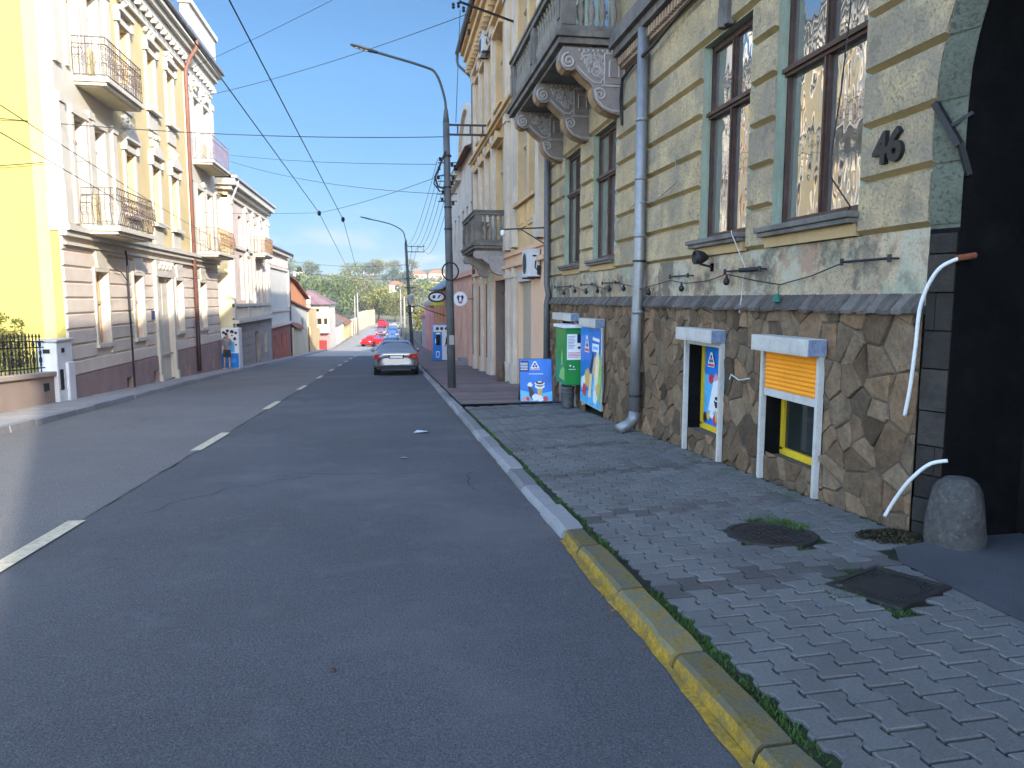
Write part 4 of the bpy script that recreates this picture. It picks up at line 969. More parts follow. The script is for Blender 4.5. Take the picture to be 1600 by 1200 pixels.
# litter on the road
mb = MB(); mb.add([(.35, 12.35, zr(12.35) + .01), (.58, 12.3, zr(12.3) + .03), (.6, 12.5, zr(12.5) + .012), (.42, 12.56, zr(12.56) + .03)], [(0, 1, 2, 3)]); tag(mb.build('paper_scrap', whiteclean, loc=(.45, 12.4, zr(12.4))), 'crumpled white paper scrap on the asphalt behind the silver car', 'litter')
mb = MB(); mb.add([(.05, 9.8, zr(9.8) + .01), (.2, 9.78, zr(9.8) + .02), (.16, 9.9, zr(9.9) + .01)], [(0, 1, 2)]); tag(mb.build('paper_scrap', M('grey_paper', (.35, .35, .36), .9), loc=(.1, 9.8, zr(9.8))), 'small greyish paper scrap on the asphalt nearer the camera', 'litter')
mb = MB(); mb.lathe([(.014, 0), (.016, .008), (.007, .014)], (-.31, 3.54, zr(3.54)), 7); tag(mb.build('pebble', M('pebble', (.06, .045, .045), .9)), 'small dark pebble lying alone on the near asphalt', 'pebble')

# ------------------------------------------------------------------ second house on the right: ochre with pilasters
och = M('ochre_plaster', (.64, .44, .225), .88, .16, 1.0, .006, 30, .45, (.45, .34, .23), 1.2, streak=(.35, (.36, .3, .23)))
pil = M('pale_pilaster', (.60, .53, .44), .88, .14, 1.2, .006, 30, .45, (.38, .34, .29), 1.6, streak=(.45, (.34, .31, .27)))
peach = M('peach_ground_floor', (.72, .47, .31), .88, .10, 1.2, .004, 30, .3, (.52, .38, .28), 1.2)
B2 = thing('tenement_house', 'tall ochre house with pale pilasters, stone balcony and roller shutter', 'building', (3.9, 25, -1.2))
Y0, Y1 = 17.87, 33.6
w1 = [(19.2, 20.5), (20.9, 22.2), (25.3, 26.8), (27.6, 28.6), (29.6, 30.6), (31.4, 32.4)]
gh = [(20.0, 21.95, -1.2, 2.15), (24.4, 27.0, -1.4, 2.3), (28.6, 29.8, -1.5, 2.25), (31.2, 32.2, -1.6, 2.2)]
mb = MB()
facade(mb, XR, -1, Y0, Y1, 3.1, 12.0, [(a, b, 4.45 if i not in (2,) else 3.6, 6.95) for i, (a, b) in enumerate(w1)] + [(a, b, 8.3, 10.7) for a, b in w1], .22)
mb.build('wall', och, B2)
mb = MB(); facade(mb, XR - .03, -1, Y0, Y1, -2.2, 3.1, gh, .55); mb.quad((XR - .03, Y0, 3.1), (XR - .03, Y1, 3.1), (XR, Y1, 3.1), (XR, Y0, 3.1))
for z in (.35, .95, 1.55): mb.box(XR - .034, XR - .031, Y0, 19.9, z, z + .012)
mb.box(XR - .16, XR - .03, Y0, Y1, 2.62, 2.74); mb.box(XR - .10, XR - .03, Y0, Y1, 2.98, 3.1)
mb.build('ground_floor_wall', peach, B2)
for y in (22.5, 23.7, 27.5, 28.2, 30.5, 33.1):
    mb = MB(); mb.box(XR - .15, XR - .032, y - .20, y + .20, -2.0, 2.6); mb.box(XR - .20, XR - .032, y - .24, y + .24, -2.0, zr(y) + .75); mb.box(XR - .2, XR - .032, y - .24, y + .24, 2.3, 2.45); mb.build('base_pilaster', pil, B2)
for a, b, c_, d in gh[1:]:                               # brown sheets lining the far jamb and head of each door recess
    mb = MB(); mb.quad((XR - .02, b - .004, c_), (XR + .5, b - .004, c_), (XR + .5, b - .004, d), (XR - .02, b - .004, d)); mb.quad((XR - .02, a, d - .004), (XR + .5, a, d - .004), (XR + .5, b, d - .004), (XR - .02, b, d - .004)); mb.build('door_niche', M('niche_brown', (.21, .15, .125), .85, .2, 1.5, .004, 30, .5, (.12, .10, .09), 1.5), B2)
mb = MB(); mb.quad((XR, Y1, -2.3), (13, Y1, -2.3), (13, Y1, 12), (XR, Y1, 12)); mb.quad((XR, Y0 + .02, 11), (13, Y0 + .02, 11), (13, Y0 + .02, 12.2), (XR, Y0 + .02, 12.2)); mb.quad((13, Y0, -2.3), (13, Y1, -2.3), (13, Y1, 12), (13, Y0, 12)); mb.build('side_wall', och, B2)
for y in (18.75, 22.55, 23.9, 27.2, 29.1, 31.0, 33.1):
    mb = MB(); mb.box(XR - .14, XR, y - .22, y + .22, 3.2, 7.5); mb.box(XR - .18, XR, y - .28, y + .28, 7.2, 7.45); mb.box(XR - .18, XR, y - .27, y + .27, 3.2, 3.8)
    mb.box(XR - .12, XR, y - .2, y + .2, 7.9, 11.2); mb.box(XR - .18, XR, y - .27, y + .27, 10.9, 11.2)
    mb.build('pilaster', pil, B2)
mb = MB(); mb.box(XR - .30, XR, Y0 + .01, Y1, 7.58, 7.70); mb.box(XR - .2, XR, Y0 + .01, Y1, 7.48, 7.58); mb.box(XR - .14, XR, Y0 + .01, Y1, 7.70, 7.9)
mb.box(XR - .2, XR, Y0 + .01, Y1, 11.2, 11.4); mb.box(XR - .35, XR, Y0 + .01, Y1, 11.7, 11.95); mb.box(XR - .62, XR, Y0 + .01, Y1, 12.2, 12.45); mb.box(XR - .48, XR, Y0 + .01, Y1, 11.95, 12.2)
y = Y0 + .3
while y < Y1 - .2: mb.box(XR - .42, XR - .2, y, y + .14, 11.42, 11.7); y += .5
mb.build('cornice', och, B2)
for i, (a, b) in enumerate(w1):
    window(B2, XR, -1, a, b, 4.45 if i != 2 else 3.6, 6.95, .2, M('white_wood', (.42, .42, .41), .6, .1, 4), glass, mull=1, transom=6.1)
    window(B2, XR, -1, a, b, 8.3, 10.7, .2, MATS['white_wood'], glass, mull=1, transom=9.9)
    zs = 4.45
    if i != 2:
        mb = MB()
        mb.box(XR - .16, XR, a - .15, b + .15, zs - .1, zs); mb.box(XR - .05, XR, a, b, zs - .75, zs - .12)
        for k in range(4): mb.box(XR - .09, XR - .05, a + .12 + k * (b - a - .3) / 3.2, a + .24 + k * (b - a - .3) / 3.2, zs - .65, zs - .2)
        mb.build('window_apron', och, B2)
    mb = MB(); mb.box(XR - .2, XR, a - .2, b + .2, 7.02, 7.14)
    mb.add([(XR - .16, a - .2, 7.14), (XR - .16, b + .2, 7.14), (XR - .16, (a + b) / 2, 7.46), (XR, a - .2, 7.14), (XR, b + .2, 7.14), (XR, (a + b) / 2, 7.46)], [(0, 1, 2), (0, 2, 5, 3), (1, 4, 5, 2)])
    mb.build('window_head', och, B2)
    mb = MB(); mb.box(XR - .12, XR, a - .12, b + .12, 8.18, 8.3); mb.build('upper_sill', och, B2)
    mb = MB(); mb.box(XR - .16, XR, a - .15, b + .15, 10.72, 10.84); mb.build('upper_window_head', och, B2)
mb = MB(); mb.box(4.18, 4.20, 20.0, 21.95, -1.2, 2.15)
z = -1.1
while z < 2.1: mb.box(XR + .1, XR + .13, 20.01, 21.94, z, z + .035); z += .052
mb.box(XR + .14, XR + .15, 20.01, 21.94, -1.2, 2.15)
mb.build('roller_shutter', M('cream_shutter', (.50, .46, .37), .5, .08, 3), B2)
mb = MB(); mb.box(XR - .06, XR - .02, 19.9, 22.05, 2.15, 2.45); mb.build('shutter_box', white, B2)
doorw = M('grey_violet_door', (.13, .105, .10), .6, .2, 3)
for a, b, c_, d in gh[1:]:
    mb = MB(); mb.box(XR + .38, XR + .43, a, b, c_, d - .5); mb.box(XR + .35, XR + .38, (a + b) / 2 - .04, (a + b) / 2 + .04, c_, d - .5); mb.box(XR + .24, XR + .34, a, b, d - .5, d - .42)
    for k in (0, 1):
        for z in (c_ + .25, c_ + 1.2): mb.box(XR + .262, XR + .28, a + .1 + k * (b - a) / 2, a + (b - a) / 2 - .1 + k * (b - a) / 2, z, z + .75)
    dd = mb.build('door', doorw, B2)
    mb = MB(); mb.quad((XR + .3, a, d - .42), (XR + .3, a, d), (XR + .3, b, d), (XR + .3, b, d - .42)); mb.build('transom_pane', glassdark, dd)
mb = MB(); mb.add([(3.15, Y0, 12.46), (3.15, Y1 + .3, 12.46), (8.5, Y1 + .3, 15.5), (8.5, Y0, 15.5), (13.5, Y1, 12.46), (13.5, Y0, 12.46)], [(0, 1, 2, 3), (3, 2, 4, 5), (0, 3, 5), (1, 4, 2)]); mb.build('roof', M('brown_roof', (.16, .07, .05), .8, .2, 3), B2)
mb = MB(); mb.tube([(3.12, Y0 + .1, 12.44), (3.12, Y1 + .25, 12.40)], .09, 10); mb.tube([(3.12, Y1 + .1, 12.4), (3.12, Y1 + .1, 12.0), (3.14, Y1 + .05, 11.85), (3.72, Y1 - .1, 11.3), (3.76, Y1 - .1, 11.0), (3.76, Y1 - .1, -1.6)], .06, 10); mb.build('gutter', zincdark, B2, smooth=True)
BB = thing('balcony', None, None, Vector((3.3, 26.5, 3.4)) - world_loc(B2)); BB.parent = B2
balcony(BB, 3.86, 2.76, 24.45, 28.5, 3.30, 4.50, [24.75, 28.2], 2.42, [24.65, 26.5, 28.3], greystone, balustone, corbell, corbelm)
t = thing('air_conditioner', 'white air conditioner over the roller shutter beside the corner pipe', 'air conditioner', (3.7, 19.2, 2.5), 'air conditioners on the ochre house')
acw = M('ac_white', (.55, .57, .60), .4, .06, 3)
mb = MB(); mb.box(3.53, 3.80, 18.62, 19.75, 2.22, 2.92); mb.build('casing', acw, t, bevel=.015)
mb = MB(); mb.lathe([(.27, 0), (.27, -.012), (.25, -.014), (.24, -.006), (.02, -.006)], (3.53, 19.35, 2.57), 24, 'x')
for k in range(6): mb.lathe([(.04 * k + .028, -.016), (.04 * k + .034, -.016)], (3.53, 19.35, 2.57), 20, 'x')
mb.build('fan_grille', M('ac_dark', (.09, .10, .11), .5), t)
mb = MB(); mb.box(3.5, 3.9, 18.75, 18.79, 2.17, 2.21); mb.box(3.5, 3.9, 19.5, 19.54, 2.17, 2.21); mb.tube([(3.68, 18.60, 2.62), (3.66, 18.58, 2.45), (3.74, 18.58, 2.36), (3.80, 18.59, 2.45), (3.88, 18.6, 2.4)], .016, 6); mb.box(3.6, 3.7, 18.605, 18.62, 2.72, 2.76); mb.box(3.72, 3.80, 18.60, 18.62, 2.26, 2.5); mb.build('bracket', black, t)
t2 = copy_tree(t); t2.location = (3.7, 28.6, 11.0); t2['label'] = 'weathered air conditioner just under the eave at the far end of the ochre house'
t = thing('camera_bracket', 'black triangular iron bracket with a small white camera at the corner pipe', 'bracket', (3.5, 18.5, 3.35))
mb = MB(); mb.bar((3.74, 17.75, 3.36), (2.75, 18.4, 3.36), .035); mb.bar((3.74, 17.75, 3.36), (3.74, 17.75, 2.95), .035); mb.bar((3.74, 17.75, 2.97), (3.2, 18.1, 3.35), .028); mb.build('arm', black, t)
mb = MB(); mb.lathe([(.03, 0), (.055, .02), (.06, .1), (.05, .14), (.01, .15)], (2.80, 18.36, 3.20), 12); mb.build('camera', whiteclean, t, smooth=True)
mb = MB(); mb.lathe([(.16, 0), (.14, .2), (.10, .5), (.09, .62), (.04, .66)], (3.55, 23.7, zr(23.7) + .13), 12); tag(mb.build('bollard', M('rusty_cast', (.15, .09, .06), .8, .3, 8), smooth=True, loc=(3.55, 23.7, zr(23.7))), 'short rusty post against the wall under the ochre balcony', 'bollard')

# ------------------------------------------------------------------ third house (arched gable) and the low houses further down on the right
pinkp = M('salmon_plaster', (.68, .42, .32), .88, .12, 1.0, .004, 30, .3, (.40, .30, .24), 1.2)
B3 = thing('gabled_house', 'salmon house with a pale arched gable just beyond the ochre house', 'building', (3.9, 40, -2))
Y0, Y1 = 33.62, 48.0
w3 = [(34.6, 35.6), (36.6, 37.6), (38.6, 39.6), (41.0, 42.0), (43.2, 44.2), (45.6, 46.6)]
mb = MB(); facade(mb, XR, -1, Y0, Y1, 3.0, 8.4, [(a, b, 3.9, 6.2) for a, b in w3], .2)
ns = 16; c0 = 36.9; R_ = 2.9
arcp = [(XR, c0 - R_ * cos(pi * k / ns), 8.4 + 2.3 * sin(pi * k / ns)) for k in range(ns + 1)]
mb.prism(arcp, (.4, 0, 0)); mb.build('wall', pil, B3)
mb = MB(); facade(mb, XR - .03, -1, Y0, Y1, -2.8, 3.0, [(34.3, 35.3, -1.8, 1.9), (37.0, 38.1, -1.9, 1.9), (39.6, 40.7, -1.9, 1.9), (43.4, 44.4, -2.1, 1.8), (46.0, 46.9, -2.2, 1.8)], .3)
for y in (34.0, 35.7, 38.6, 41.4, 42.8, 45.2): mb.box(XR - .09, XR - .03, y - .16, y + .16, -2.4, 2.5)
mb.box(XR - .2, XR, Y0 + .02, Y1, 2.75, 3.0); mb.build('ground_floor_wall', pinkp, B3)
mb = MB(); mb.quad((XR, Y1, -3), (12, Y1, -3), (12, Y1, 8.4), (XR, Y1, 8.4)); mb.quad((12, Y0, -3), (12, Y1, -3), (12, Y1, 8.4), (12, Y0, 8.4)); mb.build('side_wall', pinkp, B3)
mb = MB()
for k in range(ns):
    p, q = arcp[k], arcp[k + 1]
    mb.add([(XR - .18, p[1], p[2]), (XR - .18, q[1], q[2]), (XR - .18, c0 + (q[1] - c0) * 1.1, 8.4 + (q[2] - 8.4) * 1.12), (XR - .18, c0 + (p[1] - c0) * 1.1, 8.4 + (p[2] - 8.4) * 1.12),
            (XR + .42, p[1], p[2]), (XR + .42, q[1], q[2]), (XR + .42, c0 + (q[1] - c0) * 1.1, 8.4 + (q[2] - 8.4) * 1.12), (XR + .42, c0 + (p[1] - c0) * 1.1, 8.4 + (p[2] - 8.4) * 1.12)], [(0, 1, 2, 3), (3, 2, 6, 7), (0, 4, 5, 1)])
mb.box(XR - .4, XR, 39.9, Y1, 8.1, 8.4); mb.box(XR - .25, XR, 39.9, Y1, 7.9, 8.1)
for k in range(5): mb.tube(spiral((c0 - 1.6 + .8 * k, 8.9 + (.7 if k in (1, 2, 3) else 0)), .3, .05, 1.3, 0, XR - .02, 12), .04, 5) if False else None
mb.build('cornice', pil, B3)
for a, b in w3: window(B3, XR, -1, a, b, 3.9, 6.2, .18, MATS['white_wood'], glass, mull=1, transom=5.5)
for a, b, c_, d in [(34.3, 35.3, -1.8, 1.9), (37.0, 38.1, -1.9, 1.9), (39.6, 40.7, -1.9, 1.9), (43.4, 44.4, -2.1, 1.8), (46.0, 46.9, -2.2, 1.8)]:
    mb = MB(); mb.box(XR + .2, XR + .26, a, b, c_, d); mb.box(XR + .17, XR + .2, (a + b) / 2 - .03, (a + b) / 2 + .03, c_, d); mb.build('door', doorw, B3)
mb = MB(); mb.add([(3.42, Y0, 8.41), (3.42, Y1, 8.41), (8, Y1, 10.4), (8, Y0, 10.4), (12, Y1, 8.41), (12, Y0, 8.41)], [(0, 1, 2, 3), (3, 2, 4, 5), (0, 3, 5), (1, 4, 2)]); mb.build('roof', MATS['brown_roof'], B3)
mb = MB(); mb.box(3.2, 3.84, 36.9, 38.2, zr(37) + .13, zr(37) + .28); mb.box(3.45, 3.84, 36.9, 38.2, zr(37) + .28, zr(37) + .43); mb.build('steps', kerbg, B3)
# round sign and oval sign
t = thing('round_sign', 'round white hanging sign with a dark blue animal head beside the lamp post', 'sign', (3.1, 33, 1.7))
mb = MB(); mb.lathe([(.30, -.05), (.32, -.05), (.32, .05), (.30, .05), (.01, .05)], (3.10, 33, 1.65), 28, 'y'); mb.build('disc', whiteclean, t)
mb = MB(); mb.bar((3.42, 33, 1.65), (3.86, 33, 1.65), .03); mb.bar((3.1, 33, 1.97), (3.1, 33, 2.1), .02); mb.build('bracket', black, t)
pr = Print((3.10, 32.94, 1.65), (1, 0, 0), (0, 0, 1)); pr.disc(0, 0, .28, .28, 2, 28)
pr.poly([(-.16, .08), (-.1, .17), (0, .12), (.1, .17), (.16, .08), (.12, -.02), (.08, -.18), (0, -.22), (-.08, -.18), (-.12, -.02)], 6); pr.poly([(-.04, .1), (.04, .1), (.06, -.1), (0, -.16), (-.06, -.1)], 2); pr.disc(0, -.12, .06, .05, 9)
pr.mb.build('emblem', ART, t)
t = thing('oval_sign', 'oval black and white hanging sign with a yellow lower board', 'sign', (3.4, 52, 1.6))
mb = MB(); mb.lathe([(.01, -.04), (.62, -.04), (.62, .04), (.01, .04)], (0, 0, 0), 28, 'y'); mb.v = [(3.25 + x, 52 + y, 1.78 + z * .62) for x, y, z in mb.v]; mb.build('board', black, t)
pr = Print((3.25, 51.95, 1.78), (1, 0, 0), (0, 0, 1)); pr.disc(0, 0, .5, .26, 2, 24); pr.poly([(-.3, -.1), (-.1, -.1), (-.1, .14), (-.3, .12)], 6); pr.poly([(.02, -.1), (.12, -.1), (.3, .14), (.16, .14)], 6); pr.mb.build('emblem', ART, t)
mb = MB(); mb.box(2.78, 3.76, 51.97, 52.03, 1.18, 1.40); mb.build('lower_board', M('lime_board', (.50, .52, .05), .5), t)
mb = MB(); mb.bar((2.6, 52, 2.26), (3.86, 52, 2.26), .04); mb.bar((2.9, 52, 2.26), (2.9, 52, 2.1), .03); mb.bar((3.6, 52, 2.26), (3.6, 52, 2.1), .03); mb.build('bracket', black, t)

def low_house(name, lab, x, n, y0, y1, zb, ze, ridge, wallm, roofm, wins, dep=9, over=.4, door=None, ww=.9, hip=False):
    t = thing(name, lab, 'building', (x, (y0 + y1) / 2, zb)); mb = MB(); zb -= .6
    hs = [(w_, w_ + ww, ze - 2.4, ze - .9) for w_ in wins] + ([(door, door + 1, zb + .5, ze - 1)] if door else [])
    facade(mb, x, n, y0, y1, zb, ze, hs, .2); xb = x - n * dep
    for y in (y0, y1):
        mb.add([(x, y, zb), (xb, y, zb), (xb, y, ze), ((x + xb) / 2, y, ridge - .08 if not hip else ze), (x, y, ze)], [(0, 1, 2, 3, 4)])
    mb.quad((xb, y0, zb), (xb, y1, zb), (xb, y1, ze), (xb, y0, ze)); mb.build('wall', wallm, t)
    mb = MB(); xo = x + n * over; xi = xb - n * over; xm = (x + xb) / 2; h = 2.0 if hip else 0
    a, b, c_, d = (xo, y0 - .2, ze - .05), (xo, y1 + .2, ze - .05), (xm, y1 + .2 - h, ridge), (xm, y0 - .2 + h, ridge)
    e_, f = (xi, y1 + .2, ze - .05), (xi, y0 - .2, ze - .05)
    th = .10
    vs = [a, b, c_, d, e_, f]; mb.add(vs + [(p[0], p[1], p[2] + th) for p in vs], [(0, 1, 2, 3), (3, 2, 4, 5), (6, 9, 8, 7), (9, 11, 10, 8), (0, 6, 7, 1), (4, 10, 11, 5), (0, 3, 9, 6), (3, 5, 11, 9), (1, 7, 8, 2), (2, 8, 10, 4)] + ([(6, 11, 9), (7, 8, 10)] if hip else []))
    r = mb.build('roof', roofm, t)
    mb = MB(); mb.box(xm - .3, xm + .3, (y0 + y1) / 2 - .3, (y0 + y1) / 2 + .3, ridge - .5, ridge + .7); mb.build('chimney', wallm, r)
    for w_ in wins: window(t, x, n, w_, w_ + ww, ze - 2.4, ze - .9, .14, MATS['white_wood'], glass, double=False)
    if door: mb = MB(); mb.box(x - n * .2, x - n * .14, door, door + 1, zb + .5, ze - 1); mb.build('door', M('brown_door', (.09, .05, .03), .6), t)
    return t
tile = M('red_tile_roof', (.26, .11, .065), .85, .25, 2, .02, 9, .4, (.15, .10, .08), 1)
slate = M('blue_grey_roof', (.16, .19, .24), .55, .15, 2, .01, 8)
greytile = M('weathered_roof', (.20, .15, .12), .85, .25, 2, .02, 9)
orangew = M('orange_plaster', (.55, .22, .10), .88, .14, .8, .004, 30, .3, (.42, .22, .13), 1)
pinkw = M('pink_plaster', (.50, .22, .20), .88, .12, .8, .004, 30)
creamw = M('cream_plaster', (.50, .42, .29), .88, .12, .8, .004, 30, .3, (.45, .38, .28), 1)
whitew = M('white_plaster', (.54, .49, .41), .88, .10, .8, .004, 30, .3, (.5, .45, .36), 1)
low_house('low_house', 'low orange house with a blue-grey roof behind the oval sign', 3.86, -1, 49.5, 66, -2.8, 2.35, 5.6, orangew, slate, [51, 54, 57.5, 61], door=64)
low_house('low_house', 'low pink house beyond the orange one, dark gutter at its corner', 3.86, -1, 66.3, 84, -3.4, 1.0, 3.6, pinkw, greytile, [69, 73, 77], door=80.5)
low_house('low_house', 'small grey rendered house past the pink house on the right side', 3.95, -1, 84.5, 95, -4.2, -.5, 1.6, M('grey_plaster', (.26, .27, .27), .9, .15), tile, [86, 90])
low_house('low_house', 'furthest low cream house on the right where the street bends', 4.6, -1, 128, 146, -5.1, -1.6, .6, creamw, tile, [131, 136, 141])
low_house('low_house', 'red tiled house set back behind the fence on the right side', 7.5, -1, 104, 122, -4.8, -1.0, 2.4, creamw, tile, [107, 112, 117], dep=10)
t = thing('plank_fence', 'weathered grey green plank fence along the right pavement past the houses', 'fence', (3.9, 110, -5)); mb = MB(); rng = random.Random(3)
y = 95.2
while y < 127: mb.box(3.85, 3.90, y, y + .28, zr(y) - .1, zr(y) + 2.0 + rng.uniform(-.1, .1)); y += .30
mb.build('boards', M('fence_boards', (.13, .16, .14), .85, .3, 2), t)
mb = MB()
for y in range(95, 128, 3): mb.box(3.78, 3.85, y, y + .1, zr(y), zr(y) + 2.1)
mb.build('posts', M('fence_posts', (.30, .28, .25), .85), t)
# blue and white vending machine with a person at it
def vend(x, y, z, wd, h, lab, left, mats, group=None):
    t = thing('vending_machine', lab, 'vending machine', (x, y, z)); d = .8
    mb = MB(); mb.box(x, x + wd, y, y + d, z, z + h); mb.build('cabinet', mats[0], t, bevel=.03); return t
vblue = M('vending_blue', (.015, .20, .62), .35, .08, 2)
gz = zr(44.5) + .14
t = vend(2.52, 44.4, gz, .98, 2.15, 'blue and white vending machine on the right pavement behind the lamp post', 1, [vblue])
mb = MB(); mb.box(3.06, 3.49, 44.36, 44.40, gz + .03, gz + 2.12); mb.box(2.55, 3.06, 44.36, 44.40, gz + 1.72, gz + 2.12); mb.build('white_front', whiteclean, t)
mb = MB(); mb.box(2.70, 2.96, 44.37, 44.40, gz + .92, gz + 1.55); mb.build('glass_door', glassdark, t)
mb = MB(); mb.lathe([(.10, 0), (.10, -.02), (.01, -.02)], (2.78, 44.36, gz + 1.92), 16, 'y'); mb.lathe([(.10, 0), (.10, -.02), (.01, -.02)], (3.04, 44.36, gz + 1.92), 16, 'y'); mb.lathe([(.08, 0), (.08, -.02), (.01, -.02)], (3.3, 44.36, gz + 1.92), 16, 'y'); mb.build('round_light', M('dark_plastic', (.03, .035, .05), .4), t)
pr = Print((2.60, 44.395, gz + .1), (1, 0, 0), (0, 0, 1)); pr.poly([(.1, .08), (.28, .08), (.3, .45), (.08, .45)], 2); pr.poly([(.13, .12), (.25, .12), (.26, .40), (.12, .40)], 0); pr.poly([(.05, .95), (.09, .95), (.09, 1.2), (.05, 1.2)], 2); pr.poly([(.1, 1.48), (.36, 1.48), (.36, 1.56), (.1, 1.56)], 2); pr.mb.build('decal', ART, t)
VM1 = t
gz = zr(37.5) + .14
t = vend(-8.02, 37.05, gz, .82, 1.95, 'white and blue milk vending machine with dark spots beside the boy-sized figure in shorts', 1, [whiteclean]); t['label'] = 'white vending machine with dark spots and blue base on the left pavement'
mb = MB(); mb.box(-7.99, -7.23, 37.0, 37.05, gz + .05, gz + .75); mb.build('blue_base', vblue, t)
pr = Print((-8.0, 37.045, gz), (1, 0, 0), (0, 0, 1))
for k, (a, b, r) in enumerate([(.12, 1.75, .07), (.3, 1.82, .08), (.5, 1.78, .09), (.68, 1.72, .07), (.62, 1.45, .08), (.66, 1.15, .05), (.5, 1.6, .04), (.15, 1.5, .05)]): pr.blob(a, b, r, 3, k)
pr.poly([(.25, .8), (.6, .8), (.6, 1.3), (.25, 1.3)], 1); pr.mb.build('decal', ART, t)
mb = MB(); mb.box(-7.9, -7.35, 36.98, 37.0, gz + .3, gz + .5); mb.build('tray', M('tray_blue', (.05, .3, .75), .3), t)

# ------------------------------------------------------------------ left side: yellow and white corner house
yel = M('yellow_render', (.42, .36, .10), .88, .04, .6, .002, 40)
yel2 = M('yellow_facade', (.62, .49, .26), .88, .08, .8, .003, 40)
cream = M('white_stucco', (.60, .555, .47), .85, .07, 1.0, .003, 40, .25, (.55, .5, .42), 1.2)
pinkr = M('pink_rustication', (.69, .59, .50), .88, .10, 1.2, .004, 30, .3, (.52, .42, .37), 1.5)
plinthm = M('maroon_plinth', (.33, .23, .215), .85, .15, 1.5, .004, 30)
XL = -8.0
A = thing('corner_house', 'three storey yellow and white house with iron balconies and pink ground floor', 'building', (-8, 28, -1))
Y0, Y1 = 20.12, 36.9
gw = [(22.05, 22.95, .40, 2.40), (25.15, 26.05, .40, 2.40), (29.85, 30.75, .40, 2.35), (33.45, 34.45, .40, 2.35)]
gd = (27.4, 29.1, -1.4, 2.4)
cw_ = [(z0, z1) for z0, z1 in ((22.6, 27.4),)]
mb = MB(); facade(mb, XL - .05, 1, Y0, Y1, -.33, 3.4, gw + [gd], .30)
def bands_free(y0, y1, z0, z1):
    iv = [(y0, y1)]
    for a, b, c_, d in gw + [gd[:4]]:
        if z1 > c_ - .02 and z0 < d + .02:
            iv = [q for (p, r) in iv for q in ((p, min(r, a - .12)), (max(p, b + .12), r)) if q[1] - q[0] > .05]
    return iv
z = -.33
while z < 2.95:
    for a, b in bands_free(Y0, Y1, z, z + .4):
        pillow(mb, XL - .05, 1, a, b, z + .012, z + .388, .055, cb=.03, ct=.03, cs=.02)
    z += .40
mb.build('ground_floor_wall', pinkr, A)
mb = MB(); gp = [(24.0, 24.5), (26.6, 27.1), (30.8, 31.2), (34.9, 35.3)]
facade(mb, XL + .03, 1, Y0, Y1, -2.2, -.33, [(27.4, 29.1, -2.2, -.33, 0)] + [(a, b, -1.25 - .02 * (a - 24), -.75 - .02 * (a - 24)) for a, b in gp], .25); mb.quad((XL + .03, Y0, -.33), (XL + .03, Y1, -.33), (XL - .05, Y1, -.33), (XL - .05, Y0, -.33))
mb.quad((XL - .05, Y0 - .01, -2), (XL + .03, Y0 - .01, -2), (XL + .03, Y0 - .01, -.33), (XL - .05, Y0 - .01, -.33)); mb.build('plinth', plinthm, A)
mb = MB(); mb.box(XL - .06, XL + .02, 27.41, 29.09, -1.5, -1.25); mb.box(XL + .035, XL + .3, 27.5, 29.0, -2, -1.42); mb.build('doorstep', kerbg, A)
for a, b in gp:
    mb = MB(); mb.box(XL - .22, XL - .2, a, b, -1.6, -.6); mb.build('cellar_opening', glassdark, A)
orangewood = M('orange_window_wood', (.55, .33, .17), .6, .12, 4)
for a, b, c_, d in gw:
    f = window(A, XL - .05, 1, a, b, c_, d, .16, orangewood, M('pale_curtain_glass', (.36, .30, .22), .15, .1, 2, spec=.6), mull=1, transom=1.55, double=False)
    mb = MB(); mb.box(XL - .05, XL + .04, a - .10, a, c_, d); mb.box(XL - .05, XL + .04, b, b + .10, c_, d); mb.box(XL - .05, XL + .05, a - .1, b + .1, d, d + .12)
    mb.add([(XL + .06, a + .15, d + .1), (XL + .06, b - .15, d + .1), (XL + .06, b - .02, 2.98), (XL + .06, a + .02, 2.98), (XL - .04, a + .15, d + .1), (XL - .04, b - .15, d + .1), (XL - .04, b - .02, 2.98), (XL - .04, a + .02, 2.98)], [(0, 1, 2, 3), (0, 3, 7, 4), (1, 5, 6, 2)])
    mb.box(XL - .05, XL + .08, a - .15, b + .15, c_ - .1, c_); mb.build('window_surround', cream, A)
mb = MB(); mb.box(XL - .05, XL + .10, gd[0] - .2, gd[0], -1.35, 2.41); mb.box(XL - .05, XL + .10, gd[1], gd[1] + .2, -1.35, 2.41); mb.box(XL - .05, XL + .12, gd[0] - .22, gd[1] + .22, 2.42, 2.98)
for k in range(8): mb.lathe([(.02, .08), (.09, .03), (.1, 0)], (XL + .12, gd[0] + .1 + k * .21, 2.75 + .12 * (k % 2)), 8, 'x')
for y in (gd[0] - .23, gd[1] + .004): mb.box(XL - .05, XL + .15, y, y + .225, -1.4, -1.0)
mb.build('portal', cream, A)
mb = MB(); mb.box(XL - .14, XL - .10, gd[0] + .006, gd[1] - .006, -1.245, 2.394)
for k in (0, 1):
    for z0, z1 in ((-1.1, -.3), (-.15, .9), (1.05, 2.2)): mb.box(XL - .10, XL - .085, gd[0] + .12 + k * .85, gd[0] + .75 + k * .85, z0, z1)
mb.build('door', cream, A)
mb = MB(); mb.box(XL - .02, XL + .03, 26.75, 27.05, .95, 1.25); mb.build('house_plate', M('plate_blue', (.03, .05, .2), .4), A)
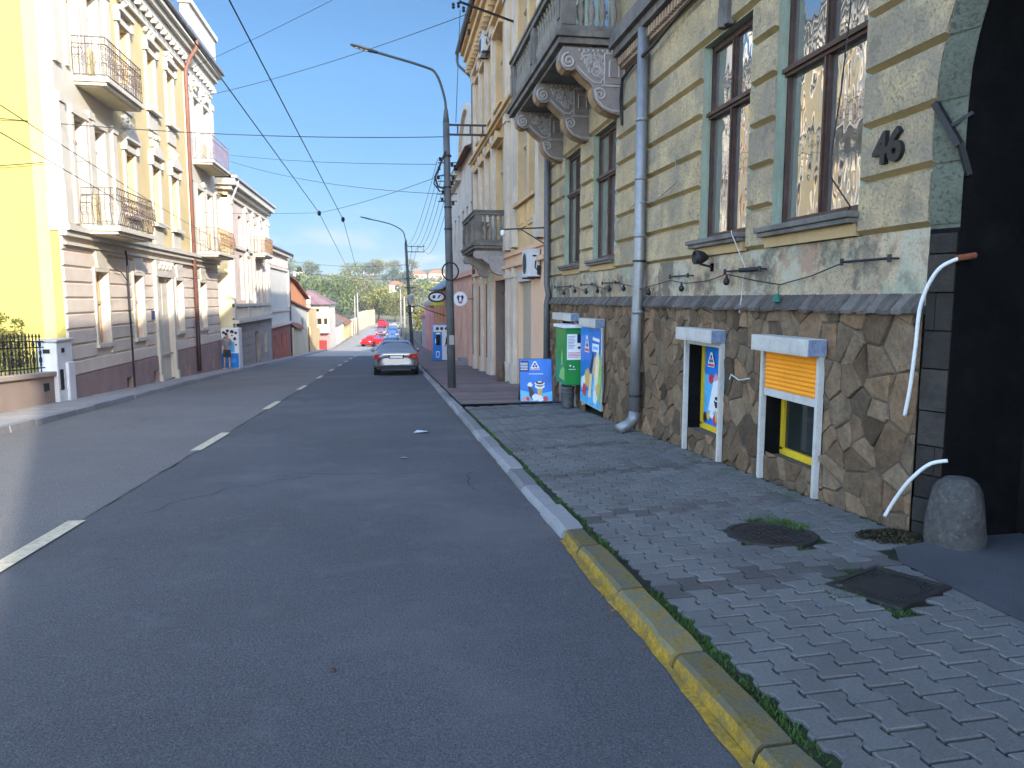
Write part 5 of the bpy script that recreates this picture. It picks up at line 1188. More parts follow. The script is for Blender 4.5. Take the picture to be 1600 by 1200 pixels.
# upper floors
f1 = [(21.0, 21.75, 3.6, 6.3), (22.35, 23.1, 3.6, 6.3), (25.0, 25.8, 4.3, 6.15), (27.6, 28.4, 4.3, 6.15), (29.85, 30.65, 4.3, 6.15), (33.4, 34.2, 3.6, 6.2), (35.0, 35.8, 3.6, 6.2)]
f2 = [(21.0, 21.75, 7.5, 9.9), (22.35, 23.1, 7.5, 9.9), (25.0, 25.8, 8.15, 9.9), (27.6, 28.4, 8.15, 9.9), (29.85, 30.65, 8.15, 9.9), (33.4, 34.2, 7.5, 9.9), (35.0, 35.8, 7.5, 9.9)]
mb = MB(); facade(mb, XL, 1, 24.05, 32.3, 3.4, 11.2, f1[2:5] + f2[2:5], .22); mb.build('yellow_wall', yel2, A)
for y0, y1 in ((Y0, 24.05), (32.3, Y1)):
    mb = MB(); q = y1 if y0 < 25 else y0; facade(mb, XL + .06, 1, y0, y1, 3.4, 11.2, (f1[:2] + f2[:2]) if y0 < 25 else (f1[5:] + f2[5:]), .26); mb.quad((XL, q, 3.4), (XL + .06, q, 3.4), (XL + .06, q, 11.2), (XL, q, 11.2))
    for y in (y0 + .01, (y0 + y1) / 2 - .15 if y0 < 25 else 34.4, y1 - .34):
        mb.box(XL + .06, XL + .14, y, y + .33, 3.6, 6.6); mb.box(XL + .05, XL + .18, y - .02, y + .36, 3.52, 4.35); mb.box(XL + .05, XL + .18, y - .02, y + .36, 6.45, 6.65)
        mb.box(XL + .06, XL + .14, y, y + .33, 7.4, 10.3); mb.box(XL + .05, XL + .18, y - .02, y + .36, 10.2, 10.45)
    mb.build('white_wall', cream, A)
mb = MB(); mb.quad((XL - 8, Y0, -2.3), (XL - .05, Y0, -2.3), (XL - .05, Y0, 3.4), (XL - 8, Y0, 3.4)); mb.quad((XL - 8, Y0, 3.4), (XL + .0, Y0, 3.4), (XL + .0, Y0, 11.2), (XL - 8, Y0, 11.2)); mb.build('yellow_side_wall', yel, A)
mb = MB(); mb.box(XL - .55, XL - .25, Y0 - .02, Y0 - .003, -.3, 11.2); mb.build('corner_stripe', M('orange_stripe', (.74, .45, .18), .88, .05), A)
mb = MB(); mb.quad((XL + .06, Y0 - .004, 3.4), (XL - .25, Y0 - .004, 3.4), (XL - .25, Y0 - .004, 11.2), (XL + .06, Y0 - .004, 11.2)); mb.box(XL - .25, XL + .19, Y0 - .06, Y0 - .006, 3.35, 4.3); mb.box(XL - .2, XL + .19, Y0 - .08, Y0 - .006, 4.3, 4.45); mb.build('corner_pier', cream, A)
mb = MB(); mb.box(XL - .05, XL + .14, Y0 - .05, Y1, 3.22, 3.36); mb.box(XL - .05, XL + .22, Y0 - .05, Y1, 3.36, 3.5); mb.box(XL - .05, XL + .10, Y0, Y1, 3.0, 3.06); mb.build('string_course', cream, A)
rng = random.Random(12)
for (a, b, c_, d), fl in [(q, 1) for q in f1] + [(q, 2) for q in f2]:
    x = XL + (.06 if (a < 24 or a > 32.5) else 0); mb = MB(); mb2 = MB()
    mb.box(x, x + .07, a - .16, a, c_ - .02, d + .05); mb.box(x, x + .07, b, b + .16, c_ - .02, d + .05); mb.box(x, x + .1, a - .16, b + .16, d + .05, d + .22)
    if 24 < a < 32.5:
        mb.box(x, x + .20, a - .22, b + .22, c_ - .16, c_ - .02); mb.box(x, x + .05, a - .12, b + .12, c_ - .75, c_ - .2)
        mb.box(x, x + .22, a - .24, b + .24, d + .36, d + .48); mb.box(x, x + .16, a - .24, a - .1, d + .05, d + .36); mb.box(x, x + .16, b + .1, b + .24, d + .05, d + .36)
        m = (a + b) / 2
        if fl == 1:
            mb.add([(x + .2, a - .24, d + .48), (x + .2, b + .24, d + .48), (x + .2, m, d + .8), (x, a - .24, d + .48), (x, b + .24, d + .48), (x, m, d + .8)], [(0, 1, 2), (0, 2, 5, 3), (1, 4, 5, 2)])
        for k in range(12):
            mb2.lathe([(.01, .16), (.09, .10), (.12, 0)], (x, m + rng.uniform(-.42, .42), d + (.75 if fl == 1 else .55) + rng.uniform(-.12, .35)), 7, 'x')
    elif fl == 2 and True:
        mb2.box(x + .02, x + .05, a - .35, b + .35, d + .24, d + .95)
        for k in range(10): mb2.lathe([(.01, .14), (.09, .09), (.11, 0)], (x + .04, rng.uniform(a - .3, b + .3), d + .35 + rng.uniform(-.1, .5)), 7, 'x')
    ws = mb.build('window_surround', cream, A)
    if mb2.v: mb2.build('stucco_ornament', cream, ws, smooth=True)
whwood = M('white_joinery', (.62, .60, .56), .5, .06); redwood = M('red_brown_joinery', (.36, .15, .09), .6, .12, 4)
for q in f1 + f2:
    x = XL + (.06 if (q[0] < 24 or q[0] > 32.5) else 0)
    window(A, x, 1, *q, .2, redwood if (q[0] < 24 and q[2] < 5) else whwood if q[0] > 32 else orangewood, MATS['pale_curtain_glass'] if q[0] < 32 else glass, mull=1, transom=q[3] - .55, double=False, fw=.06)
# cornice, attic, roof
mb = MB(); mb.box(XL - .1, XL + .12, Y0, Y1, 10.75, 11.0); mb.box(XL - .1, XL + .25, Y0, Y1, 11.2, 11.45); mb.box(XL - .1, XL + .55, Y0 - .2, Y1 + .1, 11.65, 11.85); mb.box(XL - .1, XL + .40, Y0, Y1, 11.45, 11.65)
y = Y0 + .2
while y < Y1: mb.box(XL + .12, XL + .3, y, y + .14, 11.02, 11.2); y += .55
mb.build('cornice', cream, A)
mb = MB(); mb.box(XL - .1, XL + .68, Y0 - .25, Y1 + .2, 11.86, 12.0); mb.build('eave_gutter', M('gutter_grey', (.25, .27, .31), .5, .1, 3, metal=.3), A)
mb = MB(); mb.box(XL + .0, XL + .35, 32.4, Y1, 12.01, 13.3); mb.box(XL - .05, XL + .45, 32.3, Y1 + .1, 13.3, 13.5); mb.build('attic', cream, A); mb = MB(); mb.box(XL + .0, XL + .35, Y0, 24, 12.01, 13.3); mb.build('attic', cream, A)
mb = MB(); mb.add([(XL + .3, Y0, 12.01), (XL + .3, Y1, 12.01), (XL - 6, Y1, 15), (XL - 6, Y0, 15), (XL - 10, Y1, 12), (XL - 10, Y0, 12)], [(0, 1, 2, 3), (3, 2, 4, 5), (0, 3, 5), (1, 4, 2)]); mb.quad((XL, Y1, -2), (XL - 10, Y1, -2), (XL - 10, Y1, 12), (XL, Y1, 12)); mb.quad((XL - 8, Y0, 11.2), (XL, Y0, 11.2), (XL, Y0, 12.01), (XL - 8, Y0, 12.01)); mb.build('roof', tile, A)
redpipe = M('red_brown_pipe', (.23, .105, .08), .5, .15, 3)
mb = MB(); mb.tube([(XL + .62, 32.2, 11.9), (XL + .62, 32.2, 11.55), (XL + .35, 32.25, 11.2), (XL + .14, 32.27, 10.7), (XL + .13, 32.27, .7)], .075, 10); mb.build('downpipe', redpipe, A, smooth=True)
mb = MB(); mb.tube([(XL + .13, 32.27, .7), (XL + .13, 32.27, -1.35)], .085, 10); mb.build('downpipe_foot', M('dark_brown_pipe', (.06, .03, .03), .5), A, smooth=True)
mb = MB(); mb.tube([(XL + .12, 24.25, 3.1), (XL + .14, 24.25, 2.9), (XL + .14, 24.3, -1.1)], .03, 8); mb.tube([(XL + .12, 24.25, 2.2), (XL + .1, 23.8, 2.45), (XL + .1, 23.3, 2.5)], .015, 6); mb.build('service_pipe', black, A)
# iron balconies
ironb = M('balcony_iron', (.10, .075, .07), .55, .2, 8)
def iron_balcony(root, x, y0, y1, z, proj_, slabm, under, bulge=True, h=1.0, ironm=None):
    t = thing('balcony', None, None, Vector((x + proj_ / 2, (y0 + y1) / 2, z)) - world_loc(root)); t.parent = root
    mb = MB(); mb.box(x - .05, x + proj_, y0, y1, z + .08, z + .2); mb.box(x - .05, x + proj_ - .08, y0 + .06, y1 - .06, z, z + .08); mb.build('slab', slabm, t, bevel=.012)
    mb = MB(); mb.box(x + .1, x + proj_ - .2, y0 + .2, y1 - .2, z - .02, z - .001); mb.build('soffit', under, t)
    mb = MB(); zt = z + .2; e_ = x + proj_ - .05
    for zz in (zt + .06, zt + h * .82, zt + h):
        mb.bar((x, y0 + .05, zz), (e_, y0 + .05, zz), .022); mb.bar((x, y1 - .05, zz), (e_, y1 - .05, zz), .022); mb.bar((e_, y0 + .05, zz), (e_, y1 - .05, zz), .022)
    segs = [((x, y0 + .05), (e_, y0 + .05)), ((e_, y0 + .05), (e_, y1 - .05)), ((e_, y1 - .05), (x, y1 - .05))]
    for (xa, ya), (xb, yb) in segs:
        L_ = math.hypot(xb - xa, yb - ya); n = max(3, int(L_ / .14)); nx_, ny_ = (yb - ya) / L_, -(xb - xa) / L_
        for k in range(n + 1):
            px_, py_ = xa + (xb - xa) * k / n, ya + (yb - ya) * k / n
            P_ = [(px_ + nx_ * (.13 * sin(pi * q) ** 2 * (1 if bulge else 0)) * (1 - q * .4), py_ + ny_ * (.13 * sin(pi * q) ** 2 * (1 if bulge else 0)) * (1 - q * .4), zt + .06 + (h - .06) * q) for q in (0, .2, .4, .6, .8, 1)]
            mb.tube(P_, .009, 4, False)
            if k < n:
                cx_, cy_ = px_ + (xb - xa) / n / 2, py_ + (yb - ya) / n / 2; ux, uy = (xb - xa) / L_, (yb - ya) / L_
                for zc, sg in ((.32, 1), (.58, -1), (.45, 1), (.72, 1)):
                    off = .10 * sin(pi * zc) * (1 if bulge else 0)
                    mb.tube([(cx_ + nx_ * off + ux * .06 * (1 - q / 9) * cos(sg * q * .9), cy_ + ny_ * off + uy * .06 * (1 - q / 9) * cos(sg * q * .9), zt + h * zc + .07 * (1 - q / 9) * sin(sg * q * .9)) for q in range(8)], .007, 3, False)
    mb.build('railing', ironm or ironb, t)
    return t
under = M('cream_soffit', (.66, .56, .36), .9, .08)
iron_balcony(A, XL + .06, 21.3, 24.3, 3.36, .92, cream, under, True)
iron_balcony(A, XL + .06, 21.3, 24.2, 7.16, .85, cream, under, False, ironm=ironb)
rustyi = M('rusty_balcony_iron', (.25, .15, .085), .6, .2, 8)
iron_balcony(A, XL + .06, 33.0, 36.2, 3.42, .92, cream, under, True, ironm=rustyi)
iron_balcony(A, XL + .06, 33.0, 36.2, 7.2, .85, cream, under, False, ironm=M('violet_balcony_iron', (.22, .18, .24), .6))
for y, z in ((21.9, 3.75), (22.1, 7.6), (34.6, 3.8), (34.6, 7.6)):
    mb = MB(); mb.box(XL + .16, XL + .2, y, y + .38, z, z + .7); mb.build('door_panel', yel2, A)

# ------------------------------------------------------------------ left side: low wall, fence, white cabinet, shrub
t = thing('garden_wall', 'low pinkish garden wall with sloping cap at the left edge of the pavement', 'wall', (-8, 15, -.7))
mb = MB(); mb.sbox(-8.25, -8.0, 4, 19.55, -.2, .75, -.049); mb.build('wall', M('garden_wall_plaster', (.33, .25, .21), .9, .12, 1, .004, 30), t)
mb = MB(); mb.sbox(-8.32, -7.93, 4, 19.55, .75, .86, -.049); mb.build('cap', M('wall_cap', (.42, .33, .28), .9, .12, 1), t, bevel=.02)
mb = MB(); mb.box(-8.0, -7.985, 18.6, 18.85, -.5, -.32); mb.build('vent', glassdark, t)
t = thing('iron_fence', 'black ornamental iron fence with spear tips on the low garden wall', 'fence', (-8.12, 15, 0))
mb = MB(); sl_ = -.049
def fz(y, h): return sl_ * y + .86 + h
for h in (.10, .58, .72): mb.bar((-8.12, 4.2, fz(4.2, h)), (-8.12, 19.0, fz(19, h)), .028)
y = 4.3; k = 0
while y < 18.95:
    mb.bar((-8.12, y, fz(y, 0)), (-8.12, y, fz(y, .80)), .02); mb.lathe([(.012, 0), (.03, .03), (.001, .12)], (-8.12, y, fz(y, .80)), 6)
    if k % 2 == 0:
        mb.tube(spiral((y, 0), .055, .055, 1, 0, 0, 10), .012, 4) if False else None
        mb.tube([(-8.12, y + .055 * cos(q * pi / 5), fz(y, .65) + .06 * sin(q * pi / 5)) for q in range(11)], .012, 4, False)
        for s_ in (1, -1):
            mb.tube([(-8.12, y + s_ * (.01 + .055 * sin(q * .7)), fz(y, .2 + q * .038)) for q in range(9)], .013, 4, False)
            mb.tube([(-8.12, y + s_ * .05 * (1 - q / 9) * cos(q * .8), fz(y, .16) + .04 * (1 - q / 9) * sin(q * .8)) for q in range(8)], .011, 4, False)
    y += .165; k += 1
mb.build('railing', black, t)
t = thing('meter_cabinet', 'white metering cabinet with round hatch openings between garden wall and corner house', 'cabinet', (-7.95, 19.7, -.9))
mb = MB(); mb.box(-8.35, -7.9, 19.15, 20.05, -1.05, .62); mb.build('cabinet_body', whiteclean, t, bevel=.03)
mb = MB(); mb.box(-8.38, -7.86, 19.1, 20.1, .62, .68); mb.build('cabinet_lid', white, t, bevel=.02)
mb = MB(); mb.box(-7.9, -7.82, 19.55, 19.95, -1.05, .1); mb.build('front_post', whiteclean, t, bevel=.03)
mb = MB(); mb.box(-8.2, -8.05, 19.13, 19.15, .35, .45); mb.box(-7.9, -7.885, 19.4, 19.55, .35, .46); mb.box(-7.9, -7.885, 19.25, 19.42, -.55, -.05); mb.build('slot', glassdark, t)
mb = MB(); mb.sbox(-30, -8.25, 4, 20.1, .05, .25, -.049); tag(mb.build('garden_ground', M('garden_soil', (.13, .11, .06), .95, .3, 2)), kind='structure')

# ------------------------------------------------------------------ left side: further houses
palel = M('pale_yellow_render', (.76, .68, .42), .88, .06, .8, .003, 40)
rosel = M('rose_facade', (.66, .53, .44), .88, .08, .8, .003, 40)
XB_ = -7.6
Bh = thing('corner_house', 'pale yellow two storey house with cornice and balustrade past the white and yellow house', 'building', (-7.6, 44, -2))
Y0, Y1 = 37.9, 49.5
bw = [(40.2, 41.1), (42.4, 43.3), (44.6, 45.5), (46.8, 47.7)]
mb = MB(); facade(mb, XB_, 1, Y0, Y1, .55, 6.9, [(a, b, 1.6, 3.9) for a, b in bw] + [(a, b, 4.4, 5.9) for a, b in bw], .2); mb.build('wall', rosel, Bh)
mb = MB(); mb.quad((XB_, Y0, -2.3), (XB_ - 9, Y0, -2.3), (XB_ - 9, Y0, 7.2), (XB_, Y0, 7.2)); mb.build('side_wall', palel, Bh); mb = MB(); mb.quad((XB_, Y1, -2.5), (XB_ - 9, Y1, -2.5), (XB_ - 9, Y1, 7.2), (XB_, Y1, 7.2)); mb.build('side_wall', palel, Bh)
mb = MB(); facade(mb, XB_ + .03, 1, Y0 - .02, Y1, -2.6, .55, [(43.6, 44.8, -2.5, -.2), (46.6, 47.6, -1.6, -.3)], .25)
z = -1.6
while z < .3: mb.box(XB_ + .03, XB_ + .06, Y0, 43.4, z, z + .36); mb.box(XB_ + .03, XB_ + .06, 45, 46.4, z, z + .36); z += .4
mb.build('ground_floor_wall', M('grey_rose_base', (.36, .31, .28), .9, .2, 1.5, .006, 30, .5, (.25, .23, .22), 1.5), Bh)
mb = MB()
for y in (Y0, 41.6, 43.8, 46.0, 48.2, Y1 - .5): mb.box(XB_, XB_ + .12, y, y + .42, .7, 6.5); mb.box(XB_, XB_ + .18, y - .03, y + .45, 6.2, 6.4); mb.box(XB_, XB_ + .18, y - .03, y + .45, 3.9, 4.1)
mb.box(XB_, XB_ + .3, Y0 - .02, Y1, .45, .62); mb.box(XB_, XB_ + .16, Y0, Y1, 1.25, 1.4); mb.box(XB_, XB_ + .12, Y0, Y1, 4.15, 4.3)
for y in [Y0 + .3 + k * .55 for k in range(20)]: mb.box(XB_ + .02, XB_ + .1, y, y + .2, .65, 1.22)
mb.build('pilaster', cream, Bh)
mb = MB(); mb.box(XB_ - 1.1, XB_ + .25, Y0 - .25, Y1 + .1, 6.85, 7.05); mb.box(XB_ - .9, XB_ + .45, Y0 - .42, Y1 + .2, 7.05, 7.35); mb.box(XB_ - .3, XB_ + .12, Y0, Y1, 6.5, 6.62); mb.build('cornice', cream, Bh)
mb = MB(); mb.box(XB_ + .3, XB_ + .56, Y0 - .5, Y1 + .3, 7.36, 7.48); mb.tube([(XB_ + .5, Y0 + .2, 7.4), (XB_ + .45, Y0 + .1, 7.1), (XB_ + .12, Y0 + .15, 6.3), (XB_ + .1, Y0 + .15, -2)], .05, 8); mb.build('gutter', M('white_gutter', (.45, .46, .47), .45), Bh)
mb = MB(); mb.add([(XB_ + .5, Y0 - .4, 7.48), (XB_ + .5, Y1, 7.48), (XB_ - 5, Y1, 9.3), (XB_ - 5, Y0 - .4, 9.3), (XB_ - 9, Y1, 7.3), (XB_ - 9, Y0 - .4, 7.3)], [(0, 1, 2, 3), (3, 2, 4, 5), (0, 3, 5)]); mb.build('roof', tile, Bh)
for a, b in bw:
    window(Bh, XB_, 1, a, b, 1.6, 3.9, .15, whwood, glass, mull=1, transom=3.2, double=False); window(Bh, XB_, 1, a, b, 4.4, 5.9, .15, whwood, glass, mull=1, double=False)
mb = MB(); mb.box(XB_ - .2, XB_ - .15, 43.6, 44.8, -2.5, -.2); mb.build('door', M('brown_door', (.09, .05, .03), .6), Bh)
iron_balcony(Bh, XB_, 43.6, 46.4, 4.0, .8, cream, under, False, h=.9, ironm=rustyi)

Ch = thing('corner_house', 'narrow house with a big white wall panel above a maroon ground floor', 'building', (-7.7, 55, -2.5))
XC, Y0, Y1 = -7.75, 49.7, 59.5
mb = MB(); facade(mb, XC, 1, Y0, Y1, -.2, 4.9, [], 0); mb.quad((XC, Y0, -3), (XC - 8, Y0, -3), (XC - 8, Y0, 5), (XC, Y0, 5)); mb.quad((XC, Y1, -3), (XC - 8, Y1, -3), (XC - 8, Y1, 5), (XC, Y1, 5)); mb.build('wall', cream, Ch)
mb = MB(); facade(mb, XC + .02, 1, Y0, Y1, -3.4, -.2, [(51.5, 52.5, -3, -.9), (54.5, 55.5, -3, -.9), (57, 58, -3, -.9)], .2); mb.build('ground_floor_wall', M('maroon_wall', (.34, .12, .09), .88, .15, 1, .004, 30), Ch)
for a in (51.5, 54.5, 57.0):
    mb = MB(); mb.box(XC - .16, XC - .1, a, a + 1, -3, -.9); mb.build('door', M('orange_brown_door', (.40, .17, .08), .6), Ch)
mb = MB(); mb.box(XC, XC + .2, Y0, Y1, -.25, -.05); mb.box(XC, XC + .1, Y0, Y1, .75, .9); mb.box(XC, XC + .12, Y0, Y1, 3.7, 3.85); mb.box(XC, XC + .35, Y0 - .1, Y1 + .1, 4.75, 4.95)
for k in range(10): mb.box(XC, XC + .1, Y0 + .4 + k * .95, Y0 + .85 + k * .95, 3.95, 4.6)
for y in (Y0, Y1 - .5): mb.box(XC, XC + .12, y, y + .5, 1, 3.7)
mb.build('cornice', rosel, Ch)
mb = MB(); mb.tube([(XC + .42, Y0 - .2, 5.02), (XC + .42, Y1 + .2, 5.0), (XC + .38, Y1 + .2, 4.8), (XC + .1, Y1 + .1, 4.3), (XC + .1, Y1 + .1, -3)], .07, 8); mb.tube([(XC + .1, Y0 + .1, 4.6), (XC + .1, Y0 + .1, -3)], .06, 8); mb.build('gutter', zincdark, Ch, smooth=True)
mb = MB(); mb.add([(XC + .4, Y0 - .2, 5.0), (XC + .4, Y1 + .2, 5.0), (XC - 4, Y1 + .2, 6.3), (XC - 4, Y0 - .2, 6.3), (XC - 8, Y1, 5), (XC - 8, Y0, 5)], [(0, 1, 2, 3), (3, 2, 4, 5), (0, 3, 5), (1, 4, 2)]); mb.build('roof', tile, Ch)

Dh = thing('old_house', 'old house whose orange upper wall slopes down behind a white lower wall', 'building', (-8.2, 67, -3.2))
XD = -8.2
mb = MB(); mb.prism([(XD, 59.7, .9), (XD, 59.7, 3.55), (XD, 66, 3.1), (XD, 76, 1.55), (XD, 76, .6)], (-4, 0, 0)); mb.build('orange_wall', orangew, Dh)
mb = MB(); mb.prism([(XD + .35, 59.7, 3.62), (XD + .35, 66, 3.17), (XD + .35, 76.3, 1.58), (XD + .35, 76.3, 1.68), (XD + .35, 66, 3.29), (XD + .35, 59.7, 3.74)], (-5, 0, 0)); mb.build('roof', tile, Dh)
mb = MB(); mb.prism([(XD + .12, 59.7, -3.8), (XD + .12, 59.7, 1.55), (XD + .12, 75.5, .55), (XD + .12, 75.5, -3.8)], (-4, 0, 0)); mb.build('white_wall', whitew, Dh)
mb = MB(); mb.prism([(XD + .4, 59.7, 1.56), (XD + .4, 76, .54), (XD + .4, 76, .66), (XD + .4, 59.7, 1.68)], (-.7, 0, 0)); mb.build('wall_cap', tile, Dh)
mb = MB(); mb.box(XD + .12, XD + .15, 70.5, 71.8, -1.2, -.1); mb.build('window', glassdark, Dh)
t = thing('garden_wall', 'cream wall with a small red tiled cap before the house with the white balcony', 'wall', (-7.9, 64, -3))
mb = MB(); mb.sbox(-8.05, -7.75, 62, 72.5, -.2, 2.35, -.049); mb.build('wall', creamw, t)
mb = MB(); mb.add([(-7.5, 62, 2.3 - 3.04), (-7.5, 67.5, 2.3 - 3.3), (-8.0, 67.5, 2.75 - 3.3), (-8.0, 62, 2.75 - 3.04), (-7.5, 62, 2.38 - 3.04), (-7.5, 67.5, 2.38 - 3.3), (-8.0, 67.5, 2.83 - 3.3), (-8.0, 62, 2.83 - 3.04)], [(0, 3, 2, 1), (4, 5, 6, 7), (0, 1, 5, 4), (1, 2, 6, 5), (3, 0, 4, 7), (2, 3, 7, 6)]); mb.build('tiled_cap', tile, t)
t = thing('garden_wall', 'tall ochre wall stepping down just before the balcony house', 'wall', (-8, 79, -3.5))
mb = MB(); mb.sbox(-8.3, -8.0, 76, 84, -.2, 4.6, -.049); mb.sbox(-8.1, -7.85, 76, 86, -.2, 2.6, -.049); mb.build('wall', M('ochre_wall', (.58, .42, .22), .9, .15, .6), t)

Eh = thing('balcony_house', 'white house with a little white balcony facing the slope and a dark tiled roof', 'building', (-8, 92, -4))
mb = MB(); zb = zr(90) - .3
mb.box(-12, -7.0, 88, 98, zb, 1.0); mb.box(-9.9, -9.0, 87.4, 88, zb, 2.0); mb.build('wall', whitew, Eh)
mb = MB(); mb.box(-8.3, -6.95, 87.9, 88, zb, -2.2); mb.build('base_wall', pinkw, Eh)
mb = MB(); mb.add([(-12.4, 87.3, 1.0), (-6.6, 87.3, 1.0), (-6.6, 98.5, 1.0), (-12.4, 98.5, 1.0), (-9.5, 90.5, 2.7), (-9.5, 96, 2.7)], [(0, 3, 2, 1), (0, 1, 4), (1, 2, 5, 4), (2, 3, 5), (3, 0, 4, 5)]); mb.build('roof', M('violet_roof', (.22, .13, .13), .85, .2, 1), Eh)
f = window(Eh, 0, 1, 0, 0, 0, 0, 0, whwood, glass) if False else None
for xa, za, wd, ht in ((-8.5, .2, .4, .3), (-8.3, -1.55, .45, .95), (-7.55, -1.55, .35, .95)):
    mb = MB(); mb.box(xa - .06, xa + wd + .06, 87.93, 87.99, za - .06, za + ht + .06); fr = mb.build('window', orangewood, Eh); mb = MB(); mb.box(xa, xa + wd, 87.91, 87.925, za, za + ht); mb.build('pane', glassdark, fr)
mb = MB(); mb.box(-8.95, -6.9, 87.0, 87.9, -2.25, -2.1); mb.box(-8.95, -6.9, 87.0, 87.06, -2.1, -1.25); mb.box(-6.96, -6.9, 87.06, 87.9, -2.1, -1.25); mb.build('balcony', cream, Eh)
mb = MB(); mb.box(-7.95, -7.1, 84.5, 85.3, zr(85) + .1, zr(85) + 1.15); tag(mb.build('utility_box', M('red_box', (.25, .03, .03), .5), bevel=.03, loc=(-7.5, 85, zr(85))), 'red metal utility box on the left pavement below the white balcony', 'utility box')
low_house('small_house', 'small house with a grey red roof and shaded gate behind the white balcony house', -7.3, 1, 100, 118, -5, -1.8, .2, rosel, greytile, [103, 108, 113], dep=7)
low_house('small_house', 'yellowish low outbuilding further down the left side before the concrete poles', -7.2, 1, 119, 138, -5.3, -2.4, -.9, M('yellowish_plaster', (.55, .44, .22), .9, .15), tile, [122, 127, 132], dep=6)
t = thing('boundary_wall', 'long pinkish boundary wall with plaster panels where the street bends away', 'wall', (-7, 180, -5))
mb = MB(); P_ = [(-7.0, 140), (-6.4, 165), (-5.6, 185), (-4.0, 205)]; W0 = MB()
for (xa, ya), (xb, yb) in zip(P_, P_[1:]):
    za = 3.0 if ya < 150 else 3.9
    mb.prism([(xa, ya, -5.3), (xb, yb, -5.3), (xb, yb, -5.15 + za), (xa, ya, -5.15 + za)], (-.4, .1, 0))
    for k in range(5):
        q = k / 5; W0.box(xa + (xb - xa) * q - .1, xa + (xb - xa) * q + .15, ya + (yb - ya) * q, ya + (yb - ya) * q + .4, -5.2, -5.05 + za)
mb.build('wall', M('pinkish_wall', (.40, .28, .20), .9, .14, .4), t); W0.build('pier', creamw, t)

# ------------------------------------------------------------------ poles, lamps, wires
polem = M('weathered_pole_steel', (.095, .10, .105), .7, .25, 2, .003, 30, .5, (.06, .06, .062), 2.5)
lampm = M('lamp_grey', (.05, .055, .065), .45, .15, 4)
conc = M('pole_concrete', (.27, .25, .22), .9, .1, 1)
def lamp_post(name, lab, x, y, top, arm, head_len, leanx=0):
    z0 = zr(y) + .12; t = thing(name, lab, 'lamp post', (x, y, z0), 'street lamps on the right pavement')
    mb = MB(); mb.tube([(x, y, z0), (x + leanx * .5, y, (z0 + top) / 2), (x + leanx, y, top)], [.12, .105, .09], 14); mb.tube([(x + leanx, y, top), (x + leanx, y, top + .35)], [.09, .055], 12); mb.build('pole', polem, t, smooth=True)
    a = [Vector((x + leanx, y, top + .3))] + [Vector(p) for p in arm]; q = []
    for i in range(len(a) - 1):
        p0 = a[max(0, i - 1)]; p1 = a[i]; p2 = a[i + 1]; p3 = a[min(len(a) - 1, i + 2)]
        for k in range(5):
            s_ = k / 5; q.append(.5 * ((2 * p1) + (p2 - p0) * s_ + (2 * p0 - 5 * p1 + 4 * p2 - p3) * s_ * s_ + (3 * p1 - p0 - 3 * p2 + p3) * s_ ** 3))
    q.append(a[-1]); mb = MB(); mb.tube(q, .035, 10); mb.build('lamp_arm', lampm, t, smooth=True)
    d = (a[-1] - a[-2]).normalized(); e_ = a[-1]; sd_ = Vector((0, 1, 0)); up = d.cross(sd_) * -1
    if up.z < 0: up = -up
    prof = [(0, .03, .04), (.12, .05, .045), (.2, .10, .05), (.45, .12, .045), (.65, .10, .035), (.74, .04, .02)]
    mb = MB(); rings = []
    for l, wd, ht in prof: rings.append([e_ + d * l * head_len / .74 + sd_ * wd * cos(2 * pi * k / 12) + up * (ht * sin(2 * pi * k / 12)) for k in range(12)])
    vs = [p for r in rings for p in r]; mb.add(vs, [(i * 12 + k, i * 12 + (k + 1) % 12, (i + 1) * 12 + (k + 1) % 12, (i + 1) * 12 + k) for i in range(5) for k in range(12)] + [tuple(range(11, -1, -1)), tuple(60 + k for k in range(12))])
    h = mb.build('lamp_head', lampm, t, smooth=True)
    mb = MB()
    for l in (.30, .42, .55): mb.obox(e_ + d * l * head_len / .74 - up * .046, d * .04, sd_ * .055, up * .004)
    mb.build('lens', M('lamp_lens', (.55, .56, .55), .2), h)
    return t, z0
LP, z0 = lamp_post('lamp_post', 'tall grey lamp post at the near kerb with black cable coil and long curved arm', 1.72, 21.1, 6.5, [(1.585, 21.1, 7.2), (1.37, 21.1, 7.78), (1.0, 21.1, 7.97), (-.2, 21.1, 8.26)], .74, -.09)
mb = MB(); mb.bar((1.63, 21.1, 6.44), (2.75, 21.1, 6.46), .05); mb.bar((1.63, 21.1, 6.18), (2.75, 21.1, 6.2), .05)
for x in (1.95, 2.3, 2.65): mb.bar((x, 21.1, 6.2), (x, 21.1, 6.46), .035)
mb.build('cross_arm', black, LP)
mb = MB()
for x, z in ((1.45, 5.5), (1.42, 5.25), (1.40, 5.0), (1.78, 5.35), (1.86, 5.3), (1.80, 5.0), (1.78, 4.85), (1.52, 4.6), (1.50, 4.4), (1.80, 4.3)):
    mb = MB(); mb.lathe([(.02, -.05), (.05, -.03), (.03, 0), (.05, .03), (.02, .06)], (x, 21.05, z), 8); mb.build('insulator', black, LP)
mb = MB()
for z in (5.4, 5.05, 4.9, 4.55, 4.35): mb.bar((1.38, 21.05, z), (1.92, 21.05, z + .02), .025)
for z in (5.6, 4.75, 4.2, 3.6): mb.lathe([(.115, -.02), (.118, .02)], (1.66, 21.1, z), 12)
mb.tube([(1.60, 21.0, 5.7), (1.30, 21.0, 5.0), (1.38, 21.0, 4.75), (1.56, 21, 4.7)], .03, 6); mb.tube([(1.30, 21.0, 5.0), (1.27, 21.0, 4.82), (1.45, 21.0, 4.6)], .02, 6)
mb.build('pole_fitting', black, LP)
